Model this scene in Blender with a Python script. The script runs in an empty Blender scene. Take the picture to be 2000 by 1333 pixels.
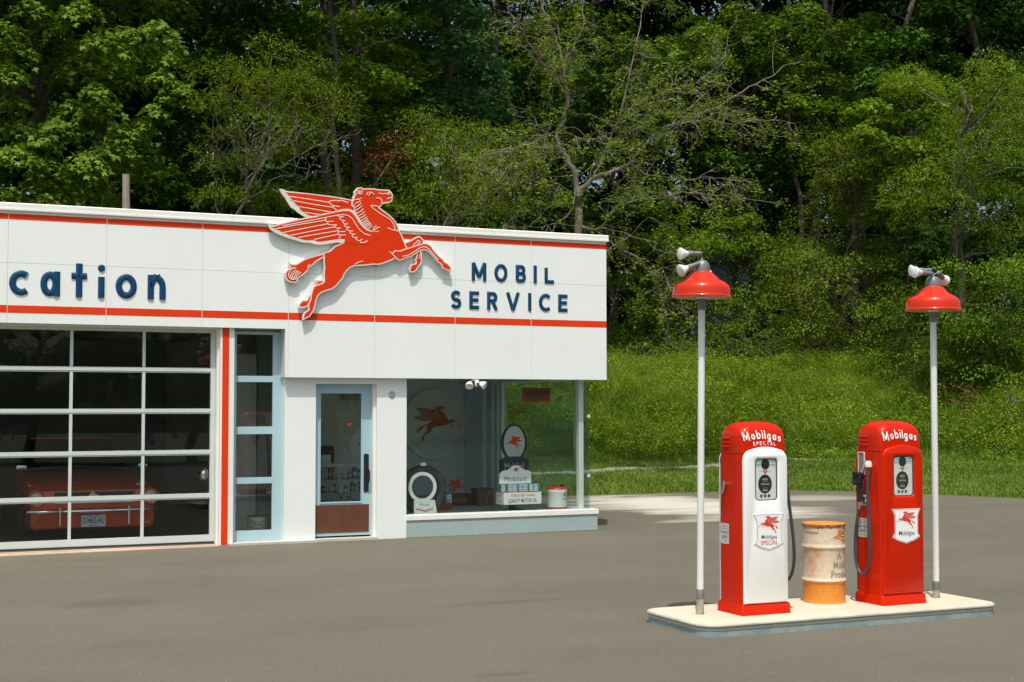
import bpy, bmesh, math, random
import numpy as np
from mathutils import Vector, Matrix, geometry

# ------------------------------------------------------------------ camera, world, sun, exposure
scene = bpy.context.scene
PI = math.pi
R = math.radians
cam_data = bpy.data.cameras.new("camera")
cam = bpy.data.objects.new("camera", cam_data)
scene.collection.objects.link(cam)
cam_data.sensor_width = 36.0
cam_data.lens = 50.0
cam_data.clip_start = 0.1
cam_data.clip_end = 3000.0
cam.location = (0, 0, 1.80)
cam.rotation_euler = (R(90 + 2.546), 0, R(-24.3))
scene.camera = cam

SUN_DIR = Vector((0.57, 1.06, -2.75)).normalized()     # the way the light travels
world = bpy.data.worlds.new("World")
scene.world = world
world.use_nodes = True
wn = world.node_tree
wn.nodes.clear()
sky = wn.nodes.new('ShaderNodeTexSky')
sky.sky_type = 'NISHITA'
sky.sun_disc = False
sky.sun_elevation = math.asin(-SUN_DIR.z)
sky.sun_rotation = math.atan2(-SUN_DIR.x, -SUN_DIR.y)
sky.air_density = 1.0
sky.dust_density = 5.0
sky.ozone_density = 0.8
bgn = wn.nodes.new('ShaderNodeBackground')
bgn.inputs['Strength'].default_value = 0.15
wo = wn.nodes.new('ShaderNodeOutputWorld')
tint = wn.nodes.new('ShaderNodeMix'); tint.data_type = 'RGBA'; tint.blend_type = 'MULTIPLY'
tint.inputs['Factor'].default_value = 1.0; tint.inputs['B'].default_value = (0.955, 0.995, 0.965, 1)   # warm haze
wn.links.new(sky.outputs[0], tint.inputs['A'])
wn.links.new(tint.outputs['Result'], bgn.inputs['Color'])
wn.links.new(bgn.outputs[0], wo.inputs['Surface'])

sun_data = bpy.data.lights.new("sun", 'SUN')
sun_data.energy = 3.7
sun_data.angle = R(0.53)
sun_data.color = (1.0, 0.965, 0.89)
sun = bpy.data.objects.new("sun", sun_data)
sun.rotation_euler = SUN_DIR.to_track_quat('-Z', 'Y').to_euler()
sun.location = (-6, -10, 30)
scene.collection.objects.link(sun)

scene.render.engine = 'CYCLES'
scene.view_settings.view_transform = 'Standard'
scene.view_settings.look = 'None'
scene.view_settings.exposure = 0.0
scene.view_settings.gamma = 1.0
scene.view_settings.use_curve_mapping = False
scene.cycles.max_bounces = 7
scene.cycles.diffuse_bounces = 4
scene.cycles.glossy_bounces = 3
scene.cycles.transmission_bounces = 4
scene.cycles.transparent_max_bounces = 12

# ------------------------------------------------------------------ helpers
COL = scene.collection

def tag(o, label=None, cat=None, group=None, kind=None):
    if label: o['label'] = label
    if cat: o['category'] = cat
    if group: o['group'] = group
    if kind: o['kind'] = kind
    return o

def thing(name, label, cat, loc=(0, 0, 0), rz=0.0, group=None):
    o = bpy.data.objects.new(name, None)
    COL.objects.link(o)
    o.empty_display_size = 0.2
    o.location = loc
    o.rotation_euler = (0, 0, rz)
    return tag(o, label, cat, group)

def copy_tree(o, parent=None):
    c = o.copy()
    COL.objects.link(c)
    if parent is not None:
        c.parent = parent
    for ch in list(o.children):
        copy_tree(ch, c)
    return c

def offset_poly(pts, d):
    """move a closed 2-D outline outwards (d > 0) along its mitred normals"""
    n = len(pts)
    area = sum(pts[i][0] * pts[(i + 1) % n][1] - pts[(i + 1) % n][0] * pts[i][1] for i in range(n))
    sg = 1.0 if area > 0 else -1.0
    out = []
    for i in range(n):
        p0, p1, p2 = pts[i - 1], pts[i], pts[(i + 1) % n]
        e1 = (p1[0] - p0[0], p1[1] - p0[1]); e2 = (p2[0] - p1[0], p2[1] - p1[1])
        l1 = math.hypot(*e1) or 1e-9; l2 = math.hypot(*e2) or 1e-9
        n1 = (e1[1] / l1 * sg, -e1[0] / l1 * sg); n2 = (e2[1] / l2 * sg, -e2[0] / l2 * sg)
        mx, my = n1[0] + n2[0], n1[1] + n2[1]
        ml = math.hypot(mx, my)
        if ml < 1e-4:
            mx, my, ml = n1[0], n1[1], 1.0
        mx /= ml; my /= ml
        k = 1.0 / max(0.55, mx * n1[0] + my * n1[1])
        out.append((p1[0] + mx * d * k, p1[1] + my * d * k))
    return out

def rrect(w, h, r, n=5, cx=0.0, cy=0.0):
    pts = []
    for (sx, sy, a0) in ((1, -1, -90), (1, 1, 0), (-1, 1, 90), (-1, -1, 180)):
        for i in range(n + 1):
            a = R(a0 + 90.0 * i / n)
            pts.append((cx + sx * (w / 2 - r) + r * math.cos(a), cy + sy * (h / 2 - r) + r * math.sin(a)))
    return pts

def ellipse(rx, ry, n=32, cx=0.0, cy=0.0):
    return [(cx + rx * math.cos(2 * PI * i / n), cy + ry * math.sin(2 * PI * i / n)) for i in range(n)]

class MB:
    """collects faces and links them as ONE mesh object"""
    def __init__(s):
        s.v = []; s.f = []; s.mi = []; s.m = Matrix.Identity(4); s.cur = 0
    def add(s, verts, faces):
        b = len(s.v)
        s.v.extend([tuple(s.m @ Vector(p)) for p in verts])
        for f in faces:
            s.f.append([b + i for i in f]); s.mi.append(s.cur)
        return s
    def box(s, x0, x1, y0, y1, z0, z1, bev=0.0):
        if bev <= 0:
            v = [(x, y, z) for z in (z0, z1) for y in (y0, y1) for x in (x0, x1)]
            return s.add(v, [(0, 2, 3, 1), (4, 5, 7, 6), (0, 1, 5, 4), (2, 6, 7, 3), (0, 4, 6, 2), (1, 3, 7, 5)])
        b = bev
        cx, cy, cz = (x0 + x1) / 2, (y0 + y1) / 2, (z0 + z1) / 2
        hx, hy, hz = (x1 - x0) / 2, (y1 - y0) / 2, (z1 - z0) / 2
        bm = bmesh.new()
        bmesh.ops.create_cube(bm, size=1.0)
        for vv in bm.verts:
            vv.co = Vector((cx + vv.co.x * 2 * hx, cy + vv.co.y * 2 * hy, cz + vv.co.z * 2 * hz))
        bmesh.ops.bevel(bm, geom=list(bm.edges), offset=b, segments=2, affect='EDGES', profile=0.5)
        bm.verts.index_update()
        s.add([tuple(q.co) for q in bm.verts], [[q.index for q in f.verts] for f in bm.faces])
        bm.free()
        return s
    def poly_prism(s, pts, y0, y1, holes=(), chamfer=0.0, axis='y', back=True):
        """outline in (x, z) extruded from y0 (front, towards -Y) to y1"""
        def P(p, y):
            if axis == 'y': return (p[0], y, p[1])
            if axis == 'x': return (y, p[0], p[1])
            return (p[0], p[1], y)
        loops = [list(pts)] + [list(h) for h in holes]
        for sgn, y, on in ((1, y0, True), (-1, y1, back)):
            if not on: continue
            ls = loops
            if chamfer > 0 and sgn == 1:
                ls = [offset_poly(loops[0], -chamfer)] + [offset_poly(h, chamfer) for h in loops[1:]]
            flat = [p for l in ls for p in l]
            tris = geometry.tessellate_polygon([[Vector((p[0], p[1], 0)) for p in l] for l in ls])
            s.add([P(p, y) for p in flat], [tuple(t) for t in tris])
        for li, l in enumerate(loops):
            n = len(l)
            if chamfer > 0:
                ins = offset_poly(l, -chamfer if li == 0 else chamfer)
                sg = 1 if y1 > y0 else -1
                ym = y0 + sg * chamfer
                s.add([P(p, y0) for p in ins] + [P(p, ym) for p in l], [(i, (i + 1) % n, n + (i + 1) % n, n + i) for i in range(n)])
                s.add([P(p, ym) for p in l] + [P(p, y1) for p in l], [(i, (i + 1) % n, n + (i + 1) % n, n + i) for i in range(n)])
            else:
                s.add([P(p, y0) for p in l] + [P(p, y1) for p in l], [(i, (i + 1) % n, n + (i + 1) % n, n + i) for i in range(n)])
        return s
    def lathe(s, prof, n=32, c=(0, 0, 0)):
        v = []
        for r, z in prof:
            for i in range(n):
                a = 2 * PI * i / n
                v.append((c[0] + r * math.cos(a), c[1] + r * math.sin(a), c[2] + z))
        f = []
        for k in range(len(prof) - 1):
            for i in range(n):
                f.append((k * n + i, k * n + (i + 1) % n, (k + 1) * n + (i + 1) % n, (k + 1) * n + i))
        if prof[0][0] > 1e-4: f.append(tuple(range(n - 1, -1, -1)))
        if prof[-1][0] > 1e-4: f.append(tuple((len(prof) - 1) * n + i for i in range(n)))
        return s.add(v, f)
    def tube(s, pts, r, n=8, cap=True):
        pts = [Vector(p) for p in pts]
        rs = r if isinstance(r, (list, tuple)) else [r] * len(pts)
        up = Vector((0, 0, 1))
        v = []
        prev = None
        for i, p in enumerate(pts):
            t = (pts[min(i + 1, len(pts) - 1)] - pts[max(i - 1, 0)])
            if t.length < 1e-9: t = Vector((0, 0, 1))
            t.normalize()
            if prev is None:
                a = up if abs(t.dot(up)) < 0.9 else Vector((1, 0, 0))
                u = t.cross(a).normalized()
            else:
                u = prev - t * prev.dot(t)
                if u.length < 1e-6: u = t.cross(Vector((1, 0, 0)))
                u.normalize()
            prev = u
            w = t.cross(u)
            for k in range(n):
                a = 2 * PI * k / n
                v.append(tuple(p + (u * math.cos(a) + w * math.sin(a)) * rs[i]))
        f = [(i * n + k, i * n + (k + 1) % n, (i + 1) * n + (k + 1) % n, (i + 1) * n + k) for i in range(len(pts) - 1) for k in range(n)]
        if cap:
            f.append(tuple(range(n - 1, -1, -1))); f.append(tuple((len(pts) - 1) * n + k for k in range(n)))
        return s.add(v, f)
    def stroke(s, pts, w, y0, t, round_end=True, closed=False):
        """a raised, domed ribbon along a 2-D path in the (x, z) plane, standing t proud of y0 towards -Y"""
        prof = [(-0.5, 0.0), (-0.5, 0.45), (-0.36, 0.85), (-0.12, 1.0), (0.12, 1.0), (0.36, 0.85), (0.5, 0.45), (0.5, 0.0)]
        P = [Vector((p[0], p[1])) for p in pts]
        n = len(P)
        if not closed:
            for i in range(1, n - 1):
                a_, b_ = P[i] - P[i - 1], P[i + 1] - P[i]
                if a_.length > 1e-9 and b_.length > 1e-9 and a_.normalized().dot(b_.normalized()) < -0.25:
                    s.stroke(pts[:i + 1], w, y0, t, round_end)
                    return s.stroke(pts[i:], w, y0, t * 1.02, round_end)
        v = []; m = len(prof)
        rows = []
        for i in range(n):
            if closed:
                a = P[(i - 1) % n]; b = P[(i + 1) % n]
            else:
                a = P[max(i - 1, 0)]; b = P[min(i + 1, n - 1)]
            t1 = (P[i] - a); t2 = (b - P[i])
            if t1.length < 1e-9: t1 = t2
            if t2.length < 1e-9: t2 = t1
            t1 = t1.normalized(); t2 = t2.normalized()
            tt = (t1 + t2)
            tt = tt.normalized() if tt.length > 1e-6 else t1
            nn = Vector((-tt.y, tt.x))
            k = 1.0 / max(0.6, nn.dot(Vector((-t1.y, t1.x))))
            rows.append((P[i], nn * k, 1.0))
        if round_end and not closed:
            t0 = (P[0] - P[1]).normalized(); te = (P[-1] - P[-2]).normalized()
            rows = [(P[0] + t0 * w * 0.42, rows[0][1], 0.35), (P[0] + t0 * w * 0.25, rows[0][1], 0.8)] + rows + \
                   [(P[-1] + te * w * 0.25, rows[-1][1], 0.8), (P[-1] + te * w * 0.42, rows[-1][1], 0.35)]
        for (p, nn, k) in rows:
            for (q, h) in prof:
                v.append((p.x + nn.x * q * w * k, y0 - h * t * (0.75 + 0.25 * k), p.y + nn.y * q * w * k))
        N = len(rows)
        f = []
        for i in range(N if closed else N - 1):
            j = (i + 1) % N
            for q in range(m - 1):
                f.append((i * m + q, i * m + q + 1, j * m + q + 1, j * m + q))
        if not closed:
            f.append(tuple(range(m))); f.append(tuple((N - 1) * m + q for q in range(m - 1, -1, -1)))
        return s.add(v, f)
    def build(s, name, mats, parent=None, world=None, smooth=False, angle=35.0, link=True):
        """world: origin to subtract (verts were authored in world space)"""
        me = bpy.data.meshes.new(name)
        v = s.v
        if world is not None:
            v = [(p[0] - world[0], p[1] - world[1], p[2] - world[2]) for p in v]
        me.from_pydata(v, [], s.f)
        if not isinstance(mats, (list, tuple)): mats = [mats]
        for m in mats: me.materials.append(m)
        if len(mats) > 1: me.polygons.foreach_set('material_index', s.mi)
        bm = bmesh.new(); bm.from_mesh(me)
        bmesh.ops.remove_doubles(bm, verts=bm.verts, dist=1e-5)
        bmesh.ops.recalc_face_normals(bm, faces=bm.faces)
        bm.to_mesh(me); bm.free()
        if smooth:
            me.polygons.foreach_set('use_smooth', [True] * len(me.polygons))
            me.set_sharp_from_angle(angle=R(angle))
        me.update()
        o = bpy.data.objects.new(name, me)
        COL.objects.link(o)
        if parent is not None: o.parent = parent
        return o

def text_mesh(txt, size, x, z, y, mat, name, parent, align='CENTER', depth=0.001, sx=1.0, bold=0.0, shear=0.0, space=1.0, world=None, mirror=False, axis='y', arc=None):
    """lettering from Blender's built-in face, turned into a mesh standing on the (x, z) plane"""
    cu = bpy.data.curves.new(name, 'FONT')
    cu.body = txt; cu.size = 1.0; cu.align_x = align; cu.extrude = 0.0
    cu.offset = bold; cu.shear = shear; cu.space_character = space
    cu.resolution_u = 3
    o = bpy.data.objects.new(name, cu)
    COL.objects.link(o)
    dg = bpy.context.evaluated_depsgraph_get()
    me0 = o.evaluated_get(dg).to_mesh()
    vs = [tuple(q.co) for q in me0.vertices]; fs = [list(q.vertices) for q in me0.polygons]
    o.evaluated_get(dg).to_mesh_clear()
    bpy.data.objects.remove(o); bpy.data.curves.remove(cu)
    k = size / 0.70                      # size = cap height
    out = []
    for p in vs:
        px, pz = p[0] * k * sx, p[1] * k
        if arc:
            pz = pz - arc * px * px
        if axis == 'y': out.append((x + px, y, z + pz))
        elif axis == 'Y': out.append((x - px, y, z + pz))
        elif axis == '-x': out.append((y, x - px, z + pz))     # on a face looking to -X
        elif axis == 'x': out.append((y, x + px, z + pz))
    m = MB(); m.v = out; m.f = fs; m.mi = [0] * len(fs)
    return m.build(name, mat, parent, world=world)

# ------------------------------------------------------------------ materials
MATS = {}
def pmat(name, base, rough=0.5, metal=0.0, spec=0.5, vary=None, bump=None, coat=0.0, stretch=None, base2=None, thr=(0.4, 0.6), fine=None):
    """Principled with optional noise variation: vary=(scale, amount); base2 with thr blends a second colour"""
    if name in MATS: return MATS[name]
    m = bpy.data.materials.new(name); m.use_nodes = True
    nt = m.node_tree; N = nt.nodes; L = nt.links
    b = N['Principled BSDF']
    b.inputs['Base Color'].default_value = (*base, 1)
    b.inputs['Roughness'].default_value = rough
    b.inputs['Metallic'].default_value = metal
    b.inputs['Specular IOR Level'].default_value = spec
    if coat:
        b.inputs['Coat Weight'].default_value = coat
        b.inputs['Coat Roughness'].default_value = 0.06
    tc = N.new('ShaderNodeTexCoord')
    vec = tc.outputs['Object']
    if stretch:
        mp = N.new('ShaderNodeMapping'); mp.inputs['Scale'].default_value = stretch
        L.new(vec, mp.inputs['Vector']); vec = mp.outputs['Vector']
    if vary:
        nz = N.new('ShaderNodeTexNoise'); nz.inputs['Scale'].default_value = vary[0]; nz.inputs['Detail'].default_value = 6; nz.inputs['Roughness'].default_value = 0.6
        L.new(vec, nz.inputs['Vector'])
        mr = N.new('ShaderNodeMapRange')
        mr.inputs['From Min'].default_value = thr[0] if base2 else 0.3
        mr.inputs['From Max'].default_value = thr[1] if base2 else 0.7
        L.new(nz.outputs['Fac'], mr.inputs['Value'])
        mx = N.new('ShaderNodeMix'); mx.data_type = 'RGBA'
        L.new(mr.outputs['Result'], mx.inputs['Factor'])
        if base2:
            mx.inputs['A'].default_value = (*base, 1); mx.inputs['B'].default_value = (*base2, 1)
        else:
            a = vary[1]
            mx.inputs['A'].default_value = (*[c * (1 - a) for c in base], 1)
            mx.inputs['B'].default_value = (*[min(1, c * (1 + a)) for c in base], 1)
        outc = mx.outputs['Result']
        if fine:
            nf = N.new('ShaderNodeTexNoise'); nf.inputs['Scale'].default_value = fine[0]; nf.inputs['Detail'].default_value = 3
            L.new(vec, nf.inputs['Vector'])
            mf = N.new('ShaderNodeMapRange'); mf.inputs['From Min'].default_value = 0.3; mf.inputs['From Max'].default_value = 0.7
            mf.inputs['To Min'].default_value = 1 - fine[1]; mf.inputs['To Max'].default_value = 1 + fine[1]
            L.new(nf.outputs['Fac'], mf.inputs['Value'])
            mm = N.new('ShaderNodeVectorMath'); mm.operation = 'SCALE'
            L.new(outc, mm.inputs[0]); L.new(mf.outputs['Result'], mm.inputs['Scale'])
            outc = mm.outputs['Vector']
        L.new(outc, b.inputs['Base Color'])
        rr = N.new('ShaderNodeMapRange'); rr.inputs['To Min'].default_value = max(0, rough - 0.06); rr.inputs['To Max'].default_value = min(1, rough + 0.08)
        L.new(nz.outputs['Fac'], rr.inputs['Value']); L.new(rr.outputs['Result'], b.inputs['Roughness'])
    if bump:
        nb = N.new('ShaderNodeTexNoise'); nb.inputs['Scale'].default_value = bump[0]; nb.inputs['Detail'].default_value = 4
        L.new(vec, nb.inputs['Vector'])
        bp = N.new('ShaderNodeBump'); bp.inputs['Strength'].default_value = bump[1]; bp.inputs['Distance'].default_value = bump[2] if len(bump) > 2 else 0.01
        L.new(nb.outputs['Fac'], bp.inputs['Height']); L.new(bp.outputs['Normal'], b.inputs['Normal'])
    MATS[name] = m
    return m

def glass_mat(name, tint, refl_boost=1.0, ior=1.5):
    """thin pane: Fresnel mix of a tinted transparent and a sharp reflection"""
    m = bpy.data.materials.new(name); m.use_nodes = True
    nt = m.node_tree; N = nt.nodes; L = nt.links
    N.clear()
    out = N.new('ShaderNodeOutputMaterial'); mix = N.new('ShaderNodeMixShader')
    tr = N.new('ShaderNodeBsdfTransparent'); tr.inputs[0].default_value = (*tint, 1)
    gl = N.new('ShaderNodeBsdfGlossy'); gl.inputs['Roughness'].default_value = 0.0; gl.inputs['Color'].default_value = (0.95, 1, 0.98, 1)
    fr = N.new('ShaderNodeFresnel'); fr.inputs['IOR'].default_value = ior
    ml = N.new('ShaderNodeMath'); ml.operation = 'MULTIPLY'; ml.inputs[1].default_value = refl_boost; ml.use_clamp = True
    tc = N.new('ShaderNodeTexCoord'); nz = N.new('ShaderNodeTexNoise'); nz.inputs['Scale'].default_value = 1.3; nz.inputs['Detail'].default_value = 0
    bp = N.new('ShaderNodeBump'); bp.inputs['Strength'].default_value = 0.02; bp.inputs['Distance'].default_value = 0.02
    L.new(tc.outputs['Object'], nz.inputs['Vector']); L.new(nz.outputs['Fac'], bp.inputs['Height']); L.new(bp.outputs['Normal'], gl.inputs['Normal'])
    L.new(fr.outputs[0], ml.inputs[0]); L.new(ml.outputs[0], mix.inputs['Fac'])
    L.new(tr.outputs[0], mix.inputs[1]); L.new(gl.outputs[0], mix.inputs[2]); L.new(mix.outputs[0], out.inputs['Surface'])
    MATS[name] = m
    return m

RED = pmat('signal_red_paint', (0.68, 0.035, 0.003), 0.35, vary=(1.5, 0.05))
RED_GLOSS = pmat('glossy_red_enamel', (0.56, 0.016, 0.0005), 0.32, spec=0.15, vary=(2.0, 0.05), coat=0.18)
RED_BAND = pmat('red_band_paint', (0.72, 0.045, 0.004), 0.6, spec=0.2, vary=(2.0, 0.06))
WHITE_GLOSS = pmat('white_enamel', (0.88, 0.89, 0.87), 0.3, vary=(2.0, 0.015), coat=0.3)
WHITE = pmat('white_paint', (0.80, 0.81, 0.77), 0.5, vary=(3.0, 0.03))
CREAM_LINE = pmat('cream_line_paint', (0.80, 0.70, 0.58), 0.4)
WALL = pmat('white_wall_panel', (0.79, 0.835, 0.815), 0.55, vary=(0.6, 0.025), bump=(45, 0.12, 0.004), fine=(60, 0.02))
TRIM = pmat('white_trim', (0.80, 0.79, 0.74), 0.45, vary=(2.0, 0.03))
NAVY = pmat('navy_enamel', (0.003, 0.050, 0.125), 0.42, spec=0.3, coat=0.08)
NAVY_FLAT = pmat('navy_print', (0.006, 0.022, 0.07), 0.5)
BLUE_FRAME = pmat('pale_blue_frame_paint', (0.40, 0.56, 0.63), 0.4, vary=(1.2, 0.03))
BLUE_DOOR = pmat('sky_blue_door_paint', (0.37, 0.54, 0.62), 0.4, vary=(1.2, 0.03))
GREY_BLUE = pmat('grey_blue_base_paint', (0.33, 0.42, 0.41), 0.55, vary=(2.0, 0.06), fine=(60, 0.05))
ALU = pmat('pale_grey_frame', (0.56, 0.62, 0.60), 0.4, vary=(2, 0.03))
SILVER = pmat('chrome', (0.75, 0.75, 0.74), 0.12, metal=1.0)
DARK_METAL = pmat('dark_bronze_metal', (0.035, 0.035, 0.038), 0.4, metal=0.5)
GALV = pmat('galvanised_grey_metal', (0.20, 0.215, 0.215), 0.5, metal=0.4, vary=(12, 0.15))
RUBBER = pmat('black_rubber', (0.022, 0.024, 0.026), 0.45, vary=(8, 0.2))
COPPER = pmat('brown_copper_plate', (0.16, 0.062, 0.034), 0.42, metal=0.35, vary=(5, 0.15), fine=(60, 0.12))
BLACK = pmat('black_print', (0.012, 0.013, 0.014), 0.5)
# ------------------------------------------------------------------ lettering: centre-line glyphs for the hand-cut signs
def arc(cx, cy, rx, ry, a0, a1, n=12):
    return [(cx + rx * math.cos(R(a0 + (a1 - a0) * i / n)), cy + ry * math.sin(R(a0 + (a1 - a0) * i / n))) for i in range(n + 1)]

# each glyph lives in a box 1 wide, 1 high (its own ink box measured on the centre lines); True marks a closed ring
def glyph(ch):
    if ch == 'c': return [(arc(0.62, 0.5, 0.62, 0.5, 52, 308, 18), False)]
    if ch == 'a': return [(arc(0.46, 0.5, 0.46, 0.5, 0, 345, 22), True), ([(1, 0), (1, 1)], False)]
    if ch == 'o' or ch == 'O': return [(arc(0.5, 0.5, 0.5, 0.5, 0, 345, 23), True)]
    if ch == 't': return [([(0.5, 0), (0.5, 1)], False), ([(0.0, 0.66), (1, 0.66)], False)]
    if ch == 'i': return [([(0.5, 0), (0.5, 0.66)], False)]
    if ch == 'l' or ch == 'I': return [([(0.5, 0), (0.5, 1)], False)]
    if ch == 'n': return [([(0, 0), (0, 1)], False), ([(0, 0.5)] + arc(0.5, 0.5, 0.5, 0.5, 150, 0, 10) + [(1, 0)], False)]
    if ch == 'M': return [([(0, 0), (0, 1), (0.5, 0.12), (1, 1), (1, 0)], False)]
    if ch == 'B': return [([(0, 0), (0, 1), (0.55, 1)] + arc(0.58, 0.76, 0.34, 0.24, 80, -80, 8) + [(0.5, 0.52), (0.1, 0.52)], False),
                          ([(0.5, 0.52)] + arc(0.6, 0.26, 0.4, 0.26, 80, -80, 8) + [(0.5, 0), (0, 0)], False)]
    if ch == 'L': return [([(0, 1), (0, 0), (1, 0)], False)]
    if ch == 'S': return [(arc(0.52, 0.745, 0.43, 0.255, 30, 255, 12) + arc(0.5, 0.255, 0.48, 0.255, 75, -155, 12), False)]
    if ch == 'E': return [([(1, 1), (0, 1), (0, 0), (1, 0)], False), ([(0, 0.52), (0.92, 0.52)], False)]
    if ch == 'R': return [([(0, 0), (0, 1), (0.5, 1)] + arc(0.56, 0.75, 0.36, 0.25, 80, -80, 8) + [(0.4, 0.5), (0, 0.5)], False), ([(0.5, 0.48), (1, 0)], False)]
    if ch == 'V': return [([(0, 1), (0.5, 0), (1, 1)], False)]
    if ch == 'C': return [(arc(0.62, 0.5, 0.62, 0.5, 48, 312, 18), False)]
    if ch == 'P': return [([(0, 0), (0, 1), (0.5, 1)] + arc(0.6, 0.73, 0.4, 0.27, 80, -80, 8) + [(0.4, 0.46), (0, 0.46)], False)]
    if ch == 'A': return [([(0, 0), (0.5, 1), (1, 0)], False), ([(0.2, 0.34), (0.8, 0.34)], False)]
    if ch == 'b': return [([(0, 0), (0, 1)], False), (arc(0.5, 0.32, 0.5, 0.32, 0, 345, 20), True)]
    if ch == 'g': return [(arc(0.48, 0.66, 0.48, 0.34, 0, 345, 20), True), ([(0.96, 1), (0.96, 0.2)] + arc(0.48, 0.2, 0.48, 0.2, 0, -150, 8), False)]
    if ch == 's': return [(arc(0.5, 0.745, 0.46, 0.255, 35, 255, 9) + arc(0.5, 0.255, 0.48, 0.255, 75, -150, 9), False)]
    if ch == 'm': return [([(0, 0), (0, 1)], False)]
    return []

def letter(mb, ch, x0, x1, z0, z1, w, y, t, rnd=False, lean=0.0, dot=True):
    """ink box x0..x1, z0..z1"""
    h = w / 2
    X0, X1, Z0, Z1 = x0 + h, x1 - h, z0 + h * (1 if rnd else 1), z1 - h
    single = ch in 'ilI'
    for pts, closed in glyph(ch):
        P = []
        for (a, b) in pts:
            px = X0 + a * (X1 - X0) if not single else (x0 + x1) / 2
            if not rnd and ch in 'ItilnaMBLERPbEVA' and not closed:
                pz = Z0 + b * (Z1 - Z0)
                if b == 0 and ch not in 'BLE': pz = z0
                if b == 1 and ch in 'ItilnabMV': pz = z1
                if ch == 'M' and b == 1 and a in (0, 1): pz = z1
                if ch == 't' and b == 0.66: px = x0 if a == 0 else x1
                if ch in 'LE' and b in (0, 1) and a == 1: px = x1
                if ch == 'E' and a > 0.9: px = x1 - 0.06 * (x1 - x0) * (b == 0.52)
                if ch in 'BR' and b == 0 and a == 0 and ch == 'R': pz = z0
            else:
                pz = Z0 + b * (Z1 - Z0)
            P.append((px + lean * (pz - z0), pz))
        mb.stroke(P, w, y, t, round_end=rnd, closed=closed)
    if ch == 'i' and dot:
        cz = z1 - w * 0.52
        cx = (x0 + x1) / 2 + lean * (cz - z0)
        mb.stroke(arc(cx, cz, w * 0.28, w * 0.28, 0, 330, 11), w * 0.56, y, t, closed=True)

def script_word(mb, word, x0, x1, zf, w, y, t):
    """casual brush word; zf(x) gives the (baseline, x-height, ascender) and each letter its slice"""
    wid = {'M': 1.65, 'o': 1.0, 'b': 1.0, 'i': 0.28, 'l': 0.28, 'g': 0.95, 'a': 0.95, 's': 0.8, 'r': .6, 'e': .9}
    gap = 0.34
    tot = sum(wid[c] for c in word) + gap * (len(word) - 1)
    k = (x1 - x0) / tot
    x = x0
    for c in word:
        cw = wid[c] * k
        b, xh, asc, ln = zf((x + cw / 2 - x0) / (x1 - x0))
        top = asc if c in 'Mbil' else xh
        bot = b - (asc - xh) * 0.9 if c == 'g' else b
        letter(mb, c, x, x + cw, bot, top, w, y, t, rnd=True, lean=ln)
        x += cw + gap * k

PEG_RED = {'far_wing':[-1063,807,-894,803,-661,794,-426,778,-268,763,-161,748,-93,677,-92,570,-227,532,-503,517,-659,516,-737,517,-807,553,-862,595,-893,638,-947,684,-982,727,-1017,763],'tail':[-501,32,-551,14,-634,-10,-716,-38,-782,-61,-848,-100,-913,-142,-950,-144,-979,-141,-999,-126,-995,-150,-975,-169,-921,-172,-987,-191,-1027,-219,-1050,-256,-1047,-295,-1027,-331,-986,-353,-928,-355,-905,-338,-911,-310,-880,-281,-822,-247,-773,-197,-757,-160,-699,-114,-650,-67,-592,-33,-546,-6,-500,0],'far_foreleg':[561,205,614,220,679,248,745,289,788,310,812,295,842,268,842,237,825,186,825,143,816,67,813,-33,790,-65,760,-97,740,-135,714,-155,671,-158,668,-132,684,-81,720,-68,753,-60,760,-35,750,-4,766,34,779,116,759,171,614,146,561,156],'far_hindleg':[-644,-345,-548,-335,-532,-357,-557,-374,-623,-392,-648,-393],'far_hindfoot':[-664,-506,-705,-520,-738,-553,-746,-585,-775,-610,-812,-606,-840,-628,-861,-657,-860,-677,-811,-678,-770,-662,-737,-633,-713,-596,-663,-571],'body':[-98,884,-71,915,-37,920,-14,902,53,913,143,915,200,908,302,909,353,909,379,886,396,855,391,827,389,813,391,792,379,778,342,762,320,763,291,756,263,746,243,718,218,698,192,691,212,668,258,635,320,598,389,547,441,491,475,433,487,379,508,349,534,310,551,255,581,194,604,151,561,131,522,104,444,20,366,-20,262,-61,198,-76,144,-73,28,-92,-104,-104,-121,-102,-189,-133,-239,-180,-273,-226,-289,-275,-339,-334,-381,-384,-439,-427,-514,-449,-581,-476,-630,-521,-655,-579,-667,-643,-687,-716,-720,-765,-740,-798,-806,-830,-806,-799,-786,-759,-753,-740,-733,-717,-737,-677,-737,-645,-713,-596,-701,-524,-685,-459,-668,-418,-615,-396,-557,-374,-525,-341,-531,-236,-523,-155,-532,-75,-530,-18,-541,26,-448,59,-383,125,-302,160,-273,174,-226,264,-186,343,-92,462,-57,518,-97,580,-119,622,-117,665,-136,675,-120,705,-153,695,-153,727,-126,761,-134,782,-120,799,-120,820,-98,833,-109,853,-115,866],'near_wing':[-1257,333,-1197,353,-1006,414,-814,466,-659,500,-542,537,-386,580,-267,607,-196,606,-156,581,-116,538,-68,464,-11,405,45,362,93,348,214,354,215,278,54,178,-106,171,-261,194,-257,228,-313,231,-360,227,-501,198,-579,183,-634,180,-673,197,-712,197,-766,191,-812,192,-890,215,-967,232,-1028,254,-1097,278,-1151,301,-1197,322],'near_foreleg':[444,101,522,101,601,133,693,162,785,194,865,220,912,212,952,186,985,137,1039,83,1079,47,1120,18,1147,-19,1201,-45,1234,-78,1248,-118,1228,-117,1174,-106,1133,-88,1127,-51,1106,-24,1073,-16,1046,15,985,75,939,120,892,146,839,150,786,128,720,82,667,48,588,26,549,6,503,-14,470,15,411,62]}
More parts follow.
